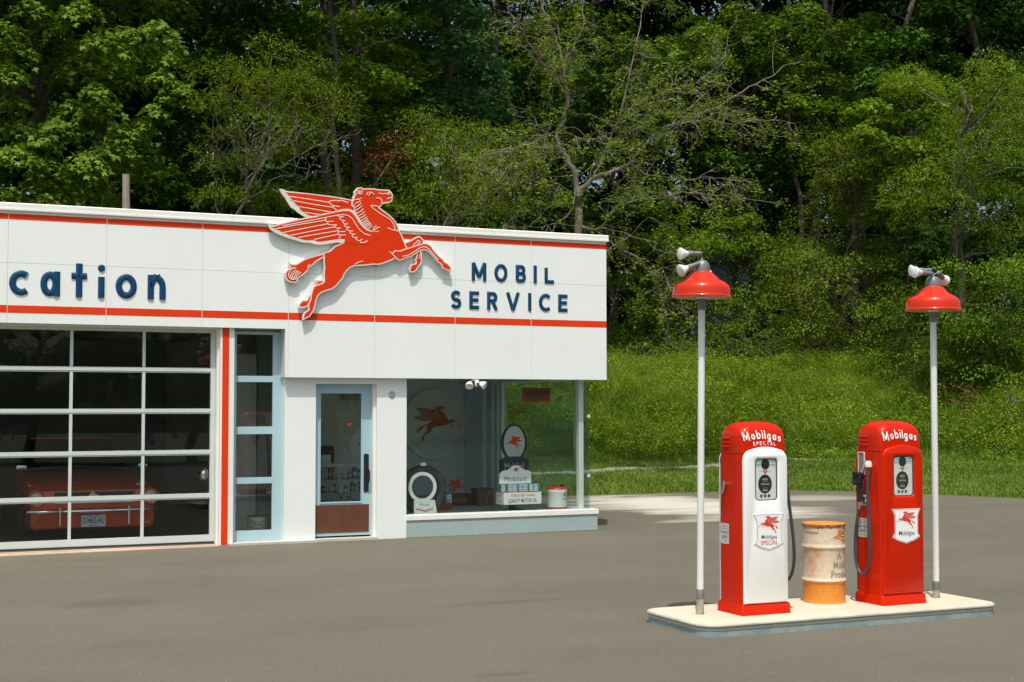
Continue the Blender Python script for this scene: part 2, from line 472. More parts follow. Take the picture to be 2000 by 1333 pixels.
PEG_BACK = {'near_wing':[-1296,376,-1242,368,-1197,370,-1007,429,-814,484,-659,519,-543,556,-386,599,-283,629,-204,636,-148,620,-100,569,-44,496,13,429,61,382,117,358,214,361,214,354,134,320,-261,228,-281,176,-375,181,-501,156,-579,141,-642,140,-696,154,-735,162,-797,157,-859,166,-905,182,-982,197,-1028,210,-1082,226,-1150,249,-1196,269,-1257,311,-1284,347],'far_wing':[-1141,848,-1101,846,-1048,825,-894,818,-661,807,-426,793,-268,778,-157,761,-93,677,-92,570,-227,532,-503,501,-768,488,-799,500,-846,528,-892,556,-931,591,-985,618,-1008,654,-1047,712,-1070,748,-1109,791]}
PEG_LINES = [[-1013,753,-739,731,-493,706],[-955,699,-699,669,-425,643],[-885,628,-660,603,-456,580],[-807,557,-660,542,-589,536],[-220,717,-308,743,-355,731,-387,738,-457,728,-485,708,-457,683,-410,663,-339,659],[-410,663,-429,646,-394,618,-358,601],[-1098,364,-814,432,-542,498,-425,528,-346,546,-267,554,-203,541,-156,505,-107,431,-51,357,13,314,98,294],[-1197,318,-891,390,-534,465],[-1097,274,-814,345,-503,418],[-1001,241,-736,307,-416,381],[-890,221,-658,273,-368,333],[-681,204,-541,241,-352,289],[-542,498,-519,485,-530,462,-503,448,-420,459],[-503,448,-495,426,-479,408,-373,413],[-373,413,-412,388,-384,371,-317,373],[-349,361,-365,334,-329,324,-254,332],[-349,323,-356,292,-321,279,-250,286],[-325,275,-340,232],[-374,537,-322,526,-279,523],[-314,523,-334,499,-306,478,-251,473],[-282,468,-286,448,-266,430,-219,434],[-250,427,-266,406,-234,390,-191,390],[-215,387,-236,363,-206,342,-151,344],[-179,342,-193,319,-162,302,-119,304],[-146,299,-162,275,-130,257,-87,263],[-94,261,-106,236,-82,219,-46,219],[-18,240,-46,223,-42,193,6,195,54,224],[70,829,81,849,87,871,104,877,121,862,143,853],[59,877,39,836],[175,801,217,806,246,789,257,757,249,729],[211,873,257,862,308,871,359,860],[359,860,339,881,359,893,368,880],[331,796,354,814,394,819],[189,693,99,699,122,668,201,613,286,569,372,525,424,457,444,388],[338,409,395,388,487,373],[-115,764,-81,769,-36,788],[-117,713,-81,731,-47,752],[-111,665,-81,683,-39,721],[-108,622,-64,652,-27,684],[-97,586,-47,604,-8,647],[-69,555,-24,573,9,610],[-55,521,-7,542,26,574],[-35,487,10,516,43,540],[-18,461,55,516],[-7,445,69,495],[10,433,83,474],[27,423,97,459],[36,405,106,440],[61,384,114,419],[129,366,145,405,174,431],[146,367,174,395,222,414],[-82,871,-59,856,-20,859],[-93,854,-65,845,-37,842],[-82,879,-14,881],[549,37,627,53,720,107,805,167,852,181,898,174,939,142,1012,63,1069,13],[699,187,772,265,812,242],[749,195,785,235,795,216],[809,130,802,67,789,16],[365,94,418,50,470,-3,509,-20],[-117,-98,-70,-68,-10,-53],[-921,-179,-970,-189,-1003,-222,-1023,-271,-1002,-314,-969,-333],[-929,-207,-970,-237,-994,-278,-973,-325,-949,-332],[-905,-214,-949,-252,-970,-293,-937,-331],[-880,-221,-929,-267,-941,-300,-920,-327],[-855,-236,-912,-282,-916,-315],[-741,-127,-765,-165],[-632,-353,-633,-385]]
# ------------------------------------------------------------------ service station building
INNER = pmat('blue_grey_inner_wall', (0.74, 0.83, 0.85), 0.6, vary=(0.8, 0.04))
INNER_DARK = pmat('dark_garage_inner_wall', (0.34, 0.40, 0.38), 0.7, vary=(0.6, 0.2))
INNER_WHITE = pmat('off_white_inner_wall', (0.88, 0.89, 0.85), 0.6, vary=(0.8, 0.04))
FLOOR_IN = pmat('grey_inner_floor', (0.34, 0.36, 0.35), 0.4, vary=(0.9, 0.15))
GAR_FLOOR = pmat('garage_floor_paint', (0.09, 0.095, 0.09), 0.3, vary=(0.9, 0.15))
GLASS_DARK = glass_mat('garage_pane_glass', (0.90, 0.94, 0.92), 1.15)
GLASS_CLEAR = glass_mat('shop_window_glass', (0.955, 0.985, 0.98), 0.42)
GLASS_SIDE = glass_mat('green_edge_glass', (0.88, 0.95, 0.925), 0.4)
GLASS_DOOR = glass_mat('door_glass', (0.88, 0.92, 0.90), 0.6)
SEAM = pmat('dark_seam', (0.64, 0.66, 0.65), 0.7)
ROOF_MAT = pmat('roof_membrane', (0.25, 0.25, 0.24), 0.8, vary=(1, 0.1))
THRESH = pmat('concrete_threshold', (0.50, 0.47, 0.42), 0.8, vary=(6, 0.12))

BO = (5.5, 18.05, 0.0)
bld = thing('service_station', 'low white service station with red bands, glass garage door and corner shop window', 'building', BO)
def bpart(mb, name, mat, parent=None, smooth=False, label=None):
    o = mb.build(name, mat, parent or bld, world=BO, smooth=smooth)
    if label: o['label'] = label
    return o

XL, XR = -7.6, 9.64
ZT = 4.15
YF = 18.05
vx = [XL, -5.44, -4.27, -3.1, -1.96, -0.82, 0.33, 1.49, 2.645, 3.83, 4.955, 6.135, 7.295, 8.445, XR]
g = 0.0013
m = MB()
for i in range(len(vx) - 1):
    a, b = vx[i] + g, vx[i + 1] - g
    if i == len(vx) - 2: b = XR
    m.box(a, b, YF, YF + 0.05, 3.505 + g, ZT)
    lo = 2.78
    if vx[i] < 4.9:
        m.box(a, b, YF, YF + 0.05, 2.78, 3.505 - g)
    else:
        m.box(a, b, YF, YF + 0.05, 2.15, 3.505 - g)
m.box(4.915, 4.955 - g, YF, YF + 0.05, 2.15, 2.7795)
bpart(m, 'fascia_panel', WALL)
m = MB()
m.box(XL, XR - 0.003, YF + 0.05, YF + 0.25, 2.7803, ZT)
m.box(4.916, XR - 0.003, YF + 0.05, YF + 0.25, 2.1503, 2.78)
bpart(m, 'fascia_backing', SEAM)
m = MB()
for z0, z1 in ((4.03, 4.10), (2.90, 2.992)):
    for i in range(len(vx) - 1):
        m.box(vx[i] + 0.0045, (vx[i + 1] - 0.0045) if i < len(vx) - 2 else XR - 0.001, YF - 0.0018, YF + 0.002, z0, z1)
bpart(m, 'red_band', RED_BAND)
m = MB()
prof = [(YF - 0.035, ZT - 0.012), (YF - 0.035, ZT + 0.012), (YF - 0.028, ZT + 0.014), (YF - 0.028, ZT + 0.07), (YF - 0.01, ZT + 0.082), (YF + 0.35, ZT + 0.082), (YF + 0.35, ZT + 0.001), (YF - 0.0005, ZT + 0.001), (YF - 0.0005, ZT - 0.012)]
x0c = XL
for x1c in (-1.9, 4.2, 9.665):
    m.poly_prism([(p[0], p[1]) for p in prof], x0c + 0.001, x1c - 0.001, axis='x')
    x0c = x1c
bpart(m, 'coping', TRIM)
m = MB()
m.box(XL + .02, XR - 0.2, YF + 0.25, 26.0, 3.55, 3.75)
bpart(m, 'roof', ROOF_MAT)
# outer shell
m = MB()
m.box(9.44, XR, YF + 0.30, 26.0, 2.15, ZT)                      # side parapet above the side window
m.box(XL, XL + 0.2, 18.3, 26.0, 0, ZT)                         # far left wall
m.box(XL + 0.2, 9.44, 25.8, 26.0, 0, ZT)                       # back wall
m.box(9.36, 9.54, 21.75, 25.8, 0, 2.149)                       # side wall behind the corner window
bpart(m, 'outer_wall', WALL)
m = MB()
m.box(4.94, 5.362, 18.15, 18.42, 0, 2.149)
m.box(6.208, 6.63, 18.15, 18.42, 0, 2.149)
m.box(5.362, 6.208, 18.15, 18.42, 2.07, 2.149)
bpart(m, 'front_wall', WALL)
m = MB()
m.box(4.078, 4.262, 18.10, 18.5, 0, 2.779)
m.box(4.262, 4.94, 18.36, 18.5, 2.745, 2.779)
m.box(-0.60, -0.42, 18.10, 18.5, 0, 2.779)
m.box(XL + .2, -0.6, 18.2, 18.4, 0, 2.779)
m.box(4.9405, 4.99, 18.152, 18.40, 2.15, 2.779)
# stepped jamb
m.box(4.055, 4.0775, 18.16, 18.5, 0.0, 2.779)
m.box(-0.42, 4.055, 18.22, 18.5, 2.755, 2.779)
bpart(m, 'pier', TRIM)
m = MB(); m.box(4.108, 4.192, 18.094, 18.1015, 0.012, 2.779)
bpart(m, 'red_pilaster_strip', RED_BAND)
# interior shells
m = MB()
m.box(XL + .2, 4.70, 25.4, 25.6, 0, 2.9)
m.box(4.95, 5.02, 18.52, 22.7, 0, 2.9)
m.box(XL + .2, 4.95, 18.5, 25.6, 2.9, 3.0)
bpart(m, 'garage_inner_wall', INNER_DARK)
m = MB()
m.box(5.02, 9.36, 22.6, 22.7, 0, 2.55)
m.box(5.02, 5.07, 18.45, 22.6, 0, 2.55)
m.box(9.30, 9.358, 21.76, 22.6, 0, 2.149)
m.box(5.02, 9.42, 18.31, 22.6, 2.55, 2.62)
m.box(9.2, 9.30, 18.4, 22.6, 2.15, 2.55)
m.box(5.07, 9.2, 18.31, 18.40, 2.15, 2.55)
bpart(m, 'inner_wall', INNER)
m = MB(); m.box(5.03, 7.55, 22.1, 22.2, 0, 2.54); m.box(7.45, 7.55, 22.2, 22.6, 0, 2.54)
bpart(m, 'shop_back_wall', INNER_WHITE)
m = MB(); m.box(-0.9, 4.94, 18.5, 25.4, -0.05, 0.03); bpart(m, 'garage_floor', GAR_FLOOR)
m = MB()
m.box(5.07, 6.62, 18.45, 22.1, -0.05, 0.04)
m.box(6.62, 9.44, 18.36, 22.6, 0.0, 0.262)
bpart(m, 'shop_floor', FLOOR_IN)

# --- garage door
gd = MB()
gx = [-0.385, 0.51, 1.39, 2.27, 3.15, 4.05]
Yg = 18.27
gd.box(3.995, 4.052, Yg - 0.02, Yg + 0.03, 0.045, 2.754); gd.box(-0.42, -0.33, Yg - 0.02, Yg + 0.03, 0.045, 2.754)
zr = [(0.045, 0.135), (0.592, 0.662), (1.150, 1.218), (1.678, 1.744), (2.200, 2.266), (2.715, 2.754)]
for k, (z0, z1) in enumerate(zr):
    a = z0 if k in (0, 5) else z0 + 0.018
    gd.box(-0.33, 3.995, Yg - 0.018, Yg + 0.03, a, z1)
    if 0 < k < 5:
        gd.box(-0.33, 3.995, Yg - 0.010, Yg + 0.03, z0, a - 0.003)
for x in gx[1:5]:
    for k in range(5):
        gd.box(x - 0.018, x + 0.018, Yg - 0.016, Yg + 0.028, zr[k][1], zr[k + 1][0])
gdo = bpart(gd, 'garage_door', ALU)
for k in range(5):
    for i in range(5):
        a = gx[i] + (0.018 if i else 0.055); b = gx[i + 1] - (0.018 if i < 4 else 0.055)
        p = MB()
        cx = (a + b) / 2; ty = math.tan(R(1.25)); tz = math.tan(R(0.45))
        def Y(x, z): return Yg + 0.004 + (x - cx) * ty + (z - (zr[k][1] + zr[k + 1][0]) / 2) * tz
        z0, z1 = zr[k][1], zr[k + 1][0]
        p.add([(a, Y(a, z0), z0), (b, Y(b, z0), z0), (b, Y(b, z1), z1), (a, Y(a, z1), z1)], [(0, 1, 2, 3)])
        bpart(p, 'pane', GLASS_DARK, gdo)
for x in (3.945, 1.405):
    k = MB()
    prof = [(0.0, 0.075), (0.03, 0.07), (0.055, 0.05), (0.07, 0.02), (0.078, 0.0), (0.07, -0.02), (0.0, -0.03)]
    k.lathe(prof, 24)
    kk = MB(); kk.v = [(x + p[0] * 0.85, 18.42 - p[2], 0.895 + p[1] * 1.1) for p in k.v]; kk.f = k.f; kk.mi = k.mi
    bpart(kk, 'round_lamp', SILVER, gdo, smooth=True)
m = MB(); m.box(-0.42, 4.055, 18.22, 18.5, 0.0, 0.03); bpart(m, 'garage_sill', GAR_FLOOR)
m = MB(); m.box(-0.42, 4.05, 18.238, 18.262, 0.03, 0.05); bpart(m, 'door_seal', RUBBER)

# --- tall strip window
sw = MB(); Ys = 18.31
panes = [(0.165, 0.77), (0.85, 1.412), (1.51, 2.09), (2.17, 2.71)]
sw.box(4.2625, 4.335, Ys - 0.03, Ys + 0.03, 0.03, 2.7445); sw.box(4.815, 4.94, Ys - 0.03, Ys + 0.03, 0.03, 2.7445)
zs = [0.03] + [z for p in panes for z in p] + [2.7445]
for k in range(0, len(zs), 2):
    sw.box(4.335, 4.815, Ys - 0.03, Ys + 0.03, zs[k], zs[k + 1])
swo = bpart(sw, 'strip_window', BLUE_FRAME)
for z0, z1 in panes:
    p = MB(); p.box(4.335, 4.815, Ys - 0.004, Ys + 0.002, z0, z1); bpart(p, 'pane', GLASS_DARK, swo)
m = MB(); m.box(4.2, 5.36, 18.04, 18.3, 0.0, 0.028); m.box(5.363, 6.207, 18.10, 18.36, 0.0, 0.03); bpart(m, 'threshold', THRESH)

# --- white panelled inner door seen through the strip window
m = MB()
m.box(4.50, 4.93, 19.6, 19.66, 0.03, 2.5)
for z0, z1 in ((0.25, 0.95), (1.25, 2.2)):
    m.box(4.56, 4.61, 19.585, 19.601, z0, z1); m.box(4.82, 4.87, 19.585, 19.601, z0, z1)
    m.box(4.61, 4.82, 19.587, 19.601, z0, z0 + .05); m.box(4.61, 4.82, 19.587, 19.601, z1 - .05, z1)
ido = bpart(m, 'inner_door', TRIM)
m = MB(); m.box(4.575, 4.59, 19.56, 19.60, 1.02, 1.14); bpart(m, 'handle', DARK_METAL, ido)

# --- shop door
dr = MB(); Yd = 18.29
dr.box(5.362, 5.455, Yd - 0.025, Yd + 0.025, 0.055, 2.069)
dr.box(6.03, 6.165, Yd - 0.025, Yd + 0.025, 0.055, 2.069)
dr.box(5.455, 6.03, Yd - 0.025, Yd + 0.025, 1.945, 2.069)
dr.box(5.455, 6.03, Yd - 0.025, Yd + 0.025, 0.055, 0.50)
dr.box(5.450, 6.035, Yd - 0.034, Yd - 0.0255, 0.485, 0.505)
dr.box(5.450, 5.462, Yd - 0.034, Yd - 0.0255, 0.505, 1.945); dr.box(6.023, 6.035, Yd - 0.034, Yd - 0.0255, 0.505, 1.945)
dro = bpart(dr, 'shop_door', BLUE_DOOR)
p = MB(); p.box(5.455, 6.03, Yd - 0.003, Yd + 0.003, 0.50, 1.945); bpart(p, 'glass', GLASS_DOOR, dro)
p = MB(); p.box(5.366, 6.138, Yd - 0.032, Yd - 0.0255, 0.095, 0.462); bpart(p, 'kick_plate', COPPER, dro)
m = MB(); m.box(6.166, 6.208, 18.2, 18.40, 0.031, 2.069); bpart(m, 'door_jamb', TRIM)
h = MB()
hp = [(0.0, 0.25), (0.018, 0.262), (0.036, 0.24), (0.036, -0.24), (0.018, -0.262), (0.0, -0.25), (-0.018, -0.262), (-0.036, -0.24), (-0.036, 0.24), (-0.018, 0.262)]
hx, hz = 6.098, 0.88
h.poly_prism([(hx + a, hz + b) for a, b in hp], Yd - 0.034, Yd - 0.0255, chamfer=0.002)
h.tube([(hx, Yd - 0.034, hz + 0.06), (hx + 0.01, Yd - 0.075, hz + 0.07), (hx + 0.025, Yd - 0.09, hz + 0.02), (hx + 0.027, Yd - 0.095, hz - 0.06), (hx + 0.015, Yd - 0.08, hz - 0.13), (hx, Yd - 0.034, hz - 0.15)], 0.009)
h.box(hx - 0.012, hx + 0.012, Yd - 0.05, Yd - 0.034, hz + 0.17, hz + 0.20)
bpart(h, 'handle', DARK_METAL, dro, smooth=True)

# --- corner shop window
m = MB()
m.box(6.6305, 9.55, 18.13, 18.36, 0.232, 0.302, bev=0.004)
m.box(9.34, 9.55, 18.361, 21.73, 0.232, 0.302, bev=0.004)
wo_ = bpart(m, 'window_sill', TRIM)
m = MB()
m.box(6.6302, 9.535, 18.145, 18.355, 0.004, 0.232); m.box(9.35, 9.535, 18.3555, 21.7, 0.004, 0.232)
bpart(m, 'window_base', GREY_BLUE)
Yw = 18.22
gw = MB(); gw.box(6.632, 9.452, Yw, Yw + 0.008, 0.302, 2.149)
sgo = bpart(gw, 'shop_window', GLASS_CLEAR)
gs = MB(); gs.box(9.444, 9.452, Yw + 0.0085, 21.74, 0.302, 2.149)
bpart(gs, 'side_glass', GLASS_SIDE, sgo)
for z in (1.63, 0.775):
    c = MB(); c.box(9.42, 9.458, Yw - 0.006, Yw + 0.03, z - 0.022, z + 0.022); bpart(c, 'glass_clip', ALU, sgo)
m = MB(); m.box(9.31, 9.385, 18.285, 18.36, 0.3025, 2.149); bpart(m, 'corner_post', TRIM)
m = MB()
for y0, y1, x0, x1 in ((21.24, 21.32, 9.40, 9.45), (21.36, 21.50, 9.38, 9.44), (21.54, 21.74, 9.36, 9.43)):
    m.box(x0, x1, y0, y1, 0.263, 2.149)
bpart(m, 'window_post', pmat('pale_blue_trim', (0.60, 0.72, 0.73), 0.5))
m = MB(); m.v = []; m.lathe([(0.0, 0.012), (0.036, 0.012), (0.046, 0.006), (0.05, 0.0)], 24)
mm_ = MB(); mm_.v = [(6.418 + p[0], 18.149 - p[2], 1.93 + p[1]) for p in m.v]; mm_.f = m.f; mm_.mi = m.mi
bpart(mm_, 'round_vent', GREY_BLUE, smooth=True)

# --- double floodlight with camera under the overhang
fl = thing('security_light', 'white twin security light with a camera hanging over the shop window', 'floodlight', (7.62, 18.10, 2.15))
m = MB(); m.lathe([(0.045, 0.0), (0.045, -0.02), (0.03, -0.03)], 20); m.build('base', WHITE, fl, smooth=True)
for a, ((dx, dz, tx, tz)) in enumerate(((-0.105, -0.075, -0.35, -0.75), (0.085, -0.075, 0.75, -0.55))):
    hd = MB(); hd.lathe([(0.0, -0.05), (0.016, -0.045), (0.03, -0.03), (0.052, 0.02), (0.056, 0.045), (0.05, 0.05), (0.046, 0.035), (0.0, 0.02)], 20)
    d = Vector((tx, -0.8, tz)).normalized()
    q = d.to_track_quat('Z', 'Y').to_matrix().to_4x4(); q.translation = Vector((dx, -0.03, dz))
    hd.v = [tuple(q @ Vector(p)) for p in hd.v]
    hd.tube([(dx * 0.4, 0, -0.02), (dx * 0.75, -0.005, -0.045), (dx, -0.02, dz)], 0.012)
    hd.build('lamp_head', WHITE, fl, smooth=True)
m = MB(); m.box(-0.022, 0.03, -0.06, -0.005, -0.105, -0.025, bev=0.01); cb = m.build('camera_body', WHITE, fl, smooth=True)
m = MB(); m.box(-0.008, 0.022, -0.064, -0.0605, -0.095, -0.055); m.build('lens', BLACK, cb)

# ------------------------------------------------------------------ raised letters
def sign_word(name, label, word, boxes, w, t, y, rnd=False):
    x0 = boxes[0][1]
    z0 = min(b[3] for b in boxes)
    rt = thing(name, label, 'lettering', ((boxes[0][1] + boxes[-1][2]) / 2, y, z0))
    for ch, a, b, lo, hi in boxes:
        mb = MB(); letter(mb, ch, a, b, lo, hi, w, y, t)
        o = mb.build('letter', NAVY, rt, world=rt.location, smooth=True, angle=50)
    return rt
sign_word('raised_lettering', 'dark blue raised lower case letters left of the winged horse', 'cation',
          [('c', 1.507, 1.745, 3.114, 3.417), ('a', 1.866, 2.096, 3.114, 3.417), ('t', 2.228, 2.411, 3.114, 3.526), ('i', 2.544, 2.625, 3.114, 3.522), ('o', 2.756, 3.015, 3.114, 3.42), ('n', 3.147, 3.371, 3.114, 3.418)], 0.078, 0.020, YF)
sign_word('raised_lettering', 'upper row of small dark blue capitals right of the winged horse', 'MOBIL',
          [('M', 7.539, 7.758, 3.504, 3.752), ('O', 7.879, 8.079, 3.50, 3.752), ('B', 8.205, 8.363, 3.503, 3.75), ('I', 8.48, 8.532, 3.503, 3.75), ('L', 8.653, 8.795, 3.503, 3.75)], 0.050, 0.016, YF)
sign_word('raised_lettering', 'lower row of small dark blue capitals right of the winged horse', 'SERVICE',
          [('S', 7.221, 7.387, 3.11, 3.362), ('E', 7.504, 7.645, 3.111, 3.358), ('R', 7.769, 7.934, 3.11, 3.358), ('V', 8.056, 8.268, 3.11, 3.358), ('I', 8.397, 8.445, 3.11, 3.358), ('C', 8.563, 8.744, 3.108, 3.36), ('E', 8.866, 9.009, 3.11, 3.357)], 0.050, 0.016, YF)

# ------------------------------------------------------------------ the winged horse
def pairs(l): return [(l[i] / 1000.0, l[i + 1] / 1000.0) for i in range(0, len(l), 2)]
ORDER = ['far_wing', 'far_hindleg', 'far_hindfoot', 'far_foreleg', 'tail', 'body', 'near_wing', 'near_foreleg']
OFFS = {'far_hindfoot': .018, 'far_hindleg': .020, 'body': .016, 'tail': .017, 'far_foreleg': .016, 'near_foreleg': .013}
def clean(p):
    out = [p[0]]
    for q in p[1:]:
        if math.hypot(q[0] - out[-1][0], q[1] - out[-1][1]) > 0.004: out.append(q)
    return out
PR = {k: clean(pairs(v)) for k, v in PEG_RED.items()}
PB = {k: clean(pairs(v)) for k, v in PEG_BACK.items()}
for k in ORDER:
    if k not in PB: PB[k] = offset_poly(PR[k], OFFS[k])
PL = [pairs(l) for l in PEG_LINES]
hs = thing('winged_horse_sign', 'large flat red winged horse with white outline leaping across the white fascia', 'sign', (5.95, 17.988, 3.75))
m = MB()
ytop = {}
for i, k in enumerate(ORDER):
    y = -0.0025 * i
    m.poly_prism(PB[k], y, 0.042)
    ytop[k] = y
bk = m.build('backing_panel', pmat('weathered_white_sign_edge', (0.70, 0.68, 0.62), 0.5, vary=(4, 0.08)), hs)
m = MB()
for k in ORDER:
    m.poly_prism(PR[k], ytop[k] - 0.0012, ytop[k] + 0.0005, back=False)
m.build('horse_figure', pmat('horse_red_paint', (0.70, 0.036, 0.002), 0.45, spec=0.2, vary=(1.2, 0.05)), hs)
m = MB()
for l in PL:
    m.stroke(l, 0.011, ytop['near_foreleg'] - 0.001, 0.0015)
m.build('line_work', CREAM_LINE, hs)
for x, z in ((-0.9, 0.3), (-0.2, 0.1), (0.2, -0.1), (0.3, 0.4), (-0.5, -0.4)):
    m = MB(); m.tube([(x, 0.042, z), (x, 0.063, z)], 0.012); m.build('stand_off', GALV, hs)

def mini_horse(name, parent, cx, cz, s, y, mat, face='y', flip=False, lines=False, world=None, lmat=None, depth=0.001, stretch=1.0):
    """the same figure, printed small on a sign; s = width in metres"""
    k = s / 2.55
    fx_ = -1 if flip else 1
    def T(p, dy):
        a = cx + fx_ * (p[0] + 0.02) * k * stretch; b = cz + (p[1] - 0.05) * k
        if face == 'y': return (a, y - dy, b)
        if face == 'Y': return (2 * cx - a, y + dy, b)
        if face == '-x': return (y - dy, 2 * cx - a, b)
    m = MB()
    for i, kk in enumerate(ORDER):
        p = PR[kk]
        tris = geometry.tessellate_polygon([[Vector((q[0], q[1], 0)) for q in p]])
        m.add([T(q, depth * (1 + 0.12 * i)) for q in p], [tuple(t) for t in tris])
    o = m.build(name, mat, parent, world=world)
    if lines:
        ml = MB()
        for l in PL:
            if len(l) < 2: continue
            q = MB(); q.stroke(l, 0.022, 0, 0.0, round_end=False)
            ml.add([T((v[0], v[2]), depth * 2.6) for v in q.v], q.f)
        ml.build(name + '_lines', lmat or CREAM_LINE, parent, world=world)
    return o
# ------------------------------------------------------------------ pump island
ISL_Z = 0.10
CONC = pmat('cream_painted_concrete', (0.60, 0.53, 0.41), 0.75, vary=(2.2, 0.12), base2=(0.50, 0.43, 0.33), thr=(0.5, 0.8), fine=(40, 0.06), bump=(60, 0.15, 0.004))
ISL_BLUE = pmat('worn_blue_kerb_paint', (0.17, 0.25, 0.27), 0.65, vary=(5, 0.3), base2=(0.27, 0.32, 0.31), thr=(0.35, 0.65), fine=(60, 0.12))
LIP = pmat('worn_lip_paint', (0.46, 0.47, 0.40), 0.65, vary=(7, 0.1), base2=(0.30, 0.35, 0.32), thr=(0.45, 0.7))
IO = (7.37, 9.93, 0.0)
isl = thing('pump_island', 'low cream and blue concrete island carrying the fuel pumps and lamps', 'island', IO)
IW, ID = 2.96, 0.98
m = MB(); m.poly_prism(rrect(IW, ID, 0.16, 6), ISL_Z, 0.045, chamfer=0.0, axis='z'); m.build('top_slab', CONC, isl)
m = MB()
o1 = rrect(IW, ID, 0.16, 6)
rings = [(0.001, 0.100), (0.010, 0.098), (0.017, 0.092), (0.018, 0.082), (0.008, 0.075)]
v = []; n = len(o1)
for d, z in rings:
    for p in offset_poly(o1, d): v.append((p[0], p[1], z))
m.add(v, [(k * n + i, k * n + (i + 1) % n, (k + 1) * n + (i + 1) % n, (k + 1) * n + i) for k in range(len(rings) - 1) for i in range(n)])
m.build('lip', LIP, isl, smooth=True)
m = MB()
rings = [(0.008, 0.075), (-0.001, 0.068), (0.0, 0.05), (0.006, 0.0), (0.006, -0.01)]
v = []
for d, z in rings:
    for p in offset_poly(o1, d): v.append((p[0], p[1], z))
m.add(v, [(k * n + i, k * n + (i + 1) % n, (k + 1) * n + (i + 1) % n, (k + 1) * n + i) for k in range(len(rings) - 1) for i in range(n)])
m.build('kerb_face', ISL_BLUE, isl, smooth=True)

# ------------------------------------------------------------------ fuel pumps
SECT = [(0.085, 0.450, 0.345, 0.045), (0.60, 0.448, 0.343, 0.045), (1.296, 0.446, 0.340, 0.05)]
HEAD = [(1.300, 0.446, 0.340, 0.05), (1.38, 0.445, 0.339, 0.055), (1.44, 0.440, 0.334, 0.06), (1.475, 0.430, 0.324, 0.07), (1.505, 0.408, 0.302, 0.085),
        (1.528, 0.372, 0.266, 0.095), (1.543, 0.325, 0.22, 0.095), (1.553, 0.25, 0.15, 0.07), (1.558, 0.14, 0.07, 0.03), (1.560, 0.02, 0.01, 0.004)]
def loft(mb, sects, cap0=True, cap1=True, n=6):
    v = []
    for z, w, d, r in sects:
        for p in rrect(w, d, r, n): v.append((p[0], p[1], z))
    k = len(rrect(1, 1, .1, n)); f = []
    for j in range(len(sects) - 1):
        for i in range(k): f.append((j * k + i, j * k + (i + 1) % k, (j + 1) * k + (i + 1) % k, (j + 1) * k + i))
    if cap0: f.append(tuple(range(k - 1, -1, -1)))
    if cap1: f.append(tuple((len(sects) - 1) * k + i for i in range(k)))
    mb.add(v, f)
def head_y(z):
    T = SECT + HEAD
    for a, b in zip(T, T[1:]):
        if a[0] <= z <= b[0]:
            t = (z - a[0]) / max(1e-6, b[0] - a[0])
            return -(a[2] + (b[2] - a[2]) * t) / 2
    return -0.17
def bend(mb):
    mb.v = [(p[0], p[1] + head_y(p[2]), p[2]) for p in mb.v]

PALE_DIAL = pmat('pale_green_dial', (0.88, 0.92, 0.89), 0.4)
PALE_DIAL2 = pmat('light_dial_band', (0.62, 0.76, 0.76), 0.4)
WPRINT = pmat('white_print', (0.78, 0.78, 0.74), 0.5)
RPRINT = pmat('red_print', (0.60, 0.03, 0.02), 0.5)
LABEL = pmat('label_plate', (0.55, 0.57, 0.54), 0.5, vary=(20, 0.05))
GASKET = pmat('dark_gasket', (0.03, 0.035, 0.05), 0.4)
CREAM = pmat('cream_enamel', (0.72, 0.68, 0.58), 0.3, vary=(4, 0.05))

SHW = [(-171, 5), (-150, 45), (-138, 80), (-137, 280), (-150, 300), (-163, 322), (-100, 360), (-40, 378), (0, 392), (40, 378), (100, 360), (163, 322), (150, 300), (140, 280), (140, 80), (152, 45), (171, 5)]
def shield_outline(cx, ztop, w, h):
    return [(cx + a / 171.0 * w / 2, ztop - (b - 5) / 387.0 * h) for a, b in SHW][::-1]

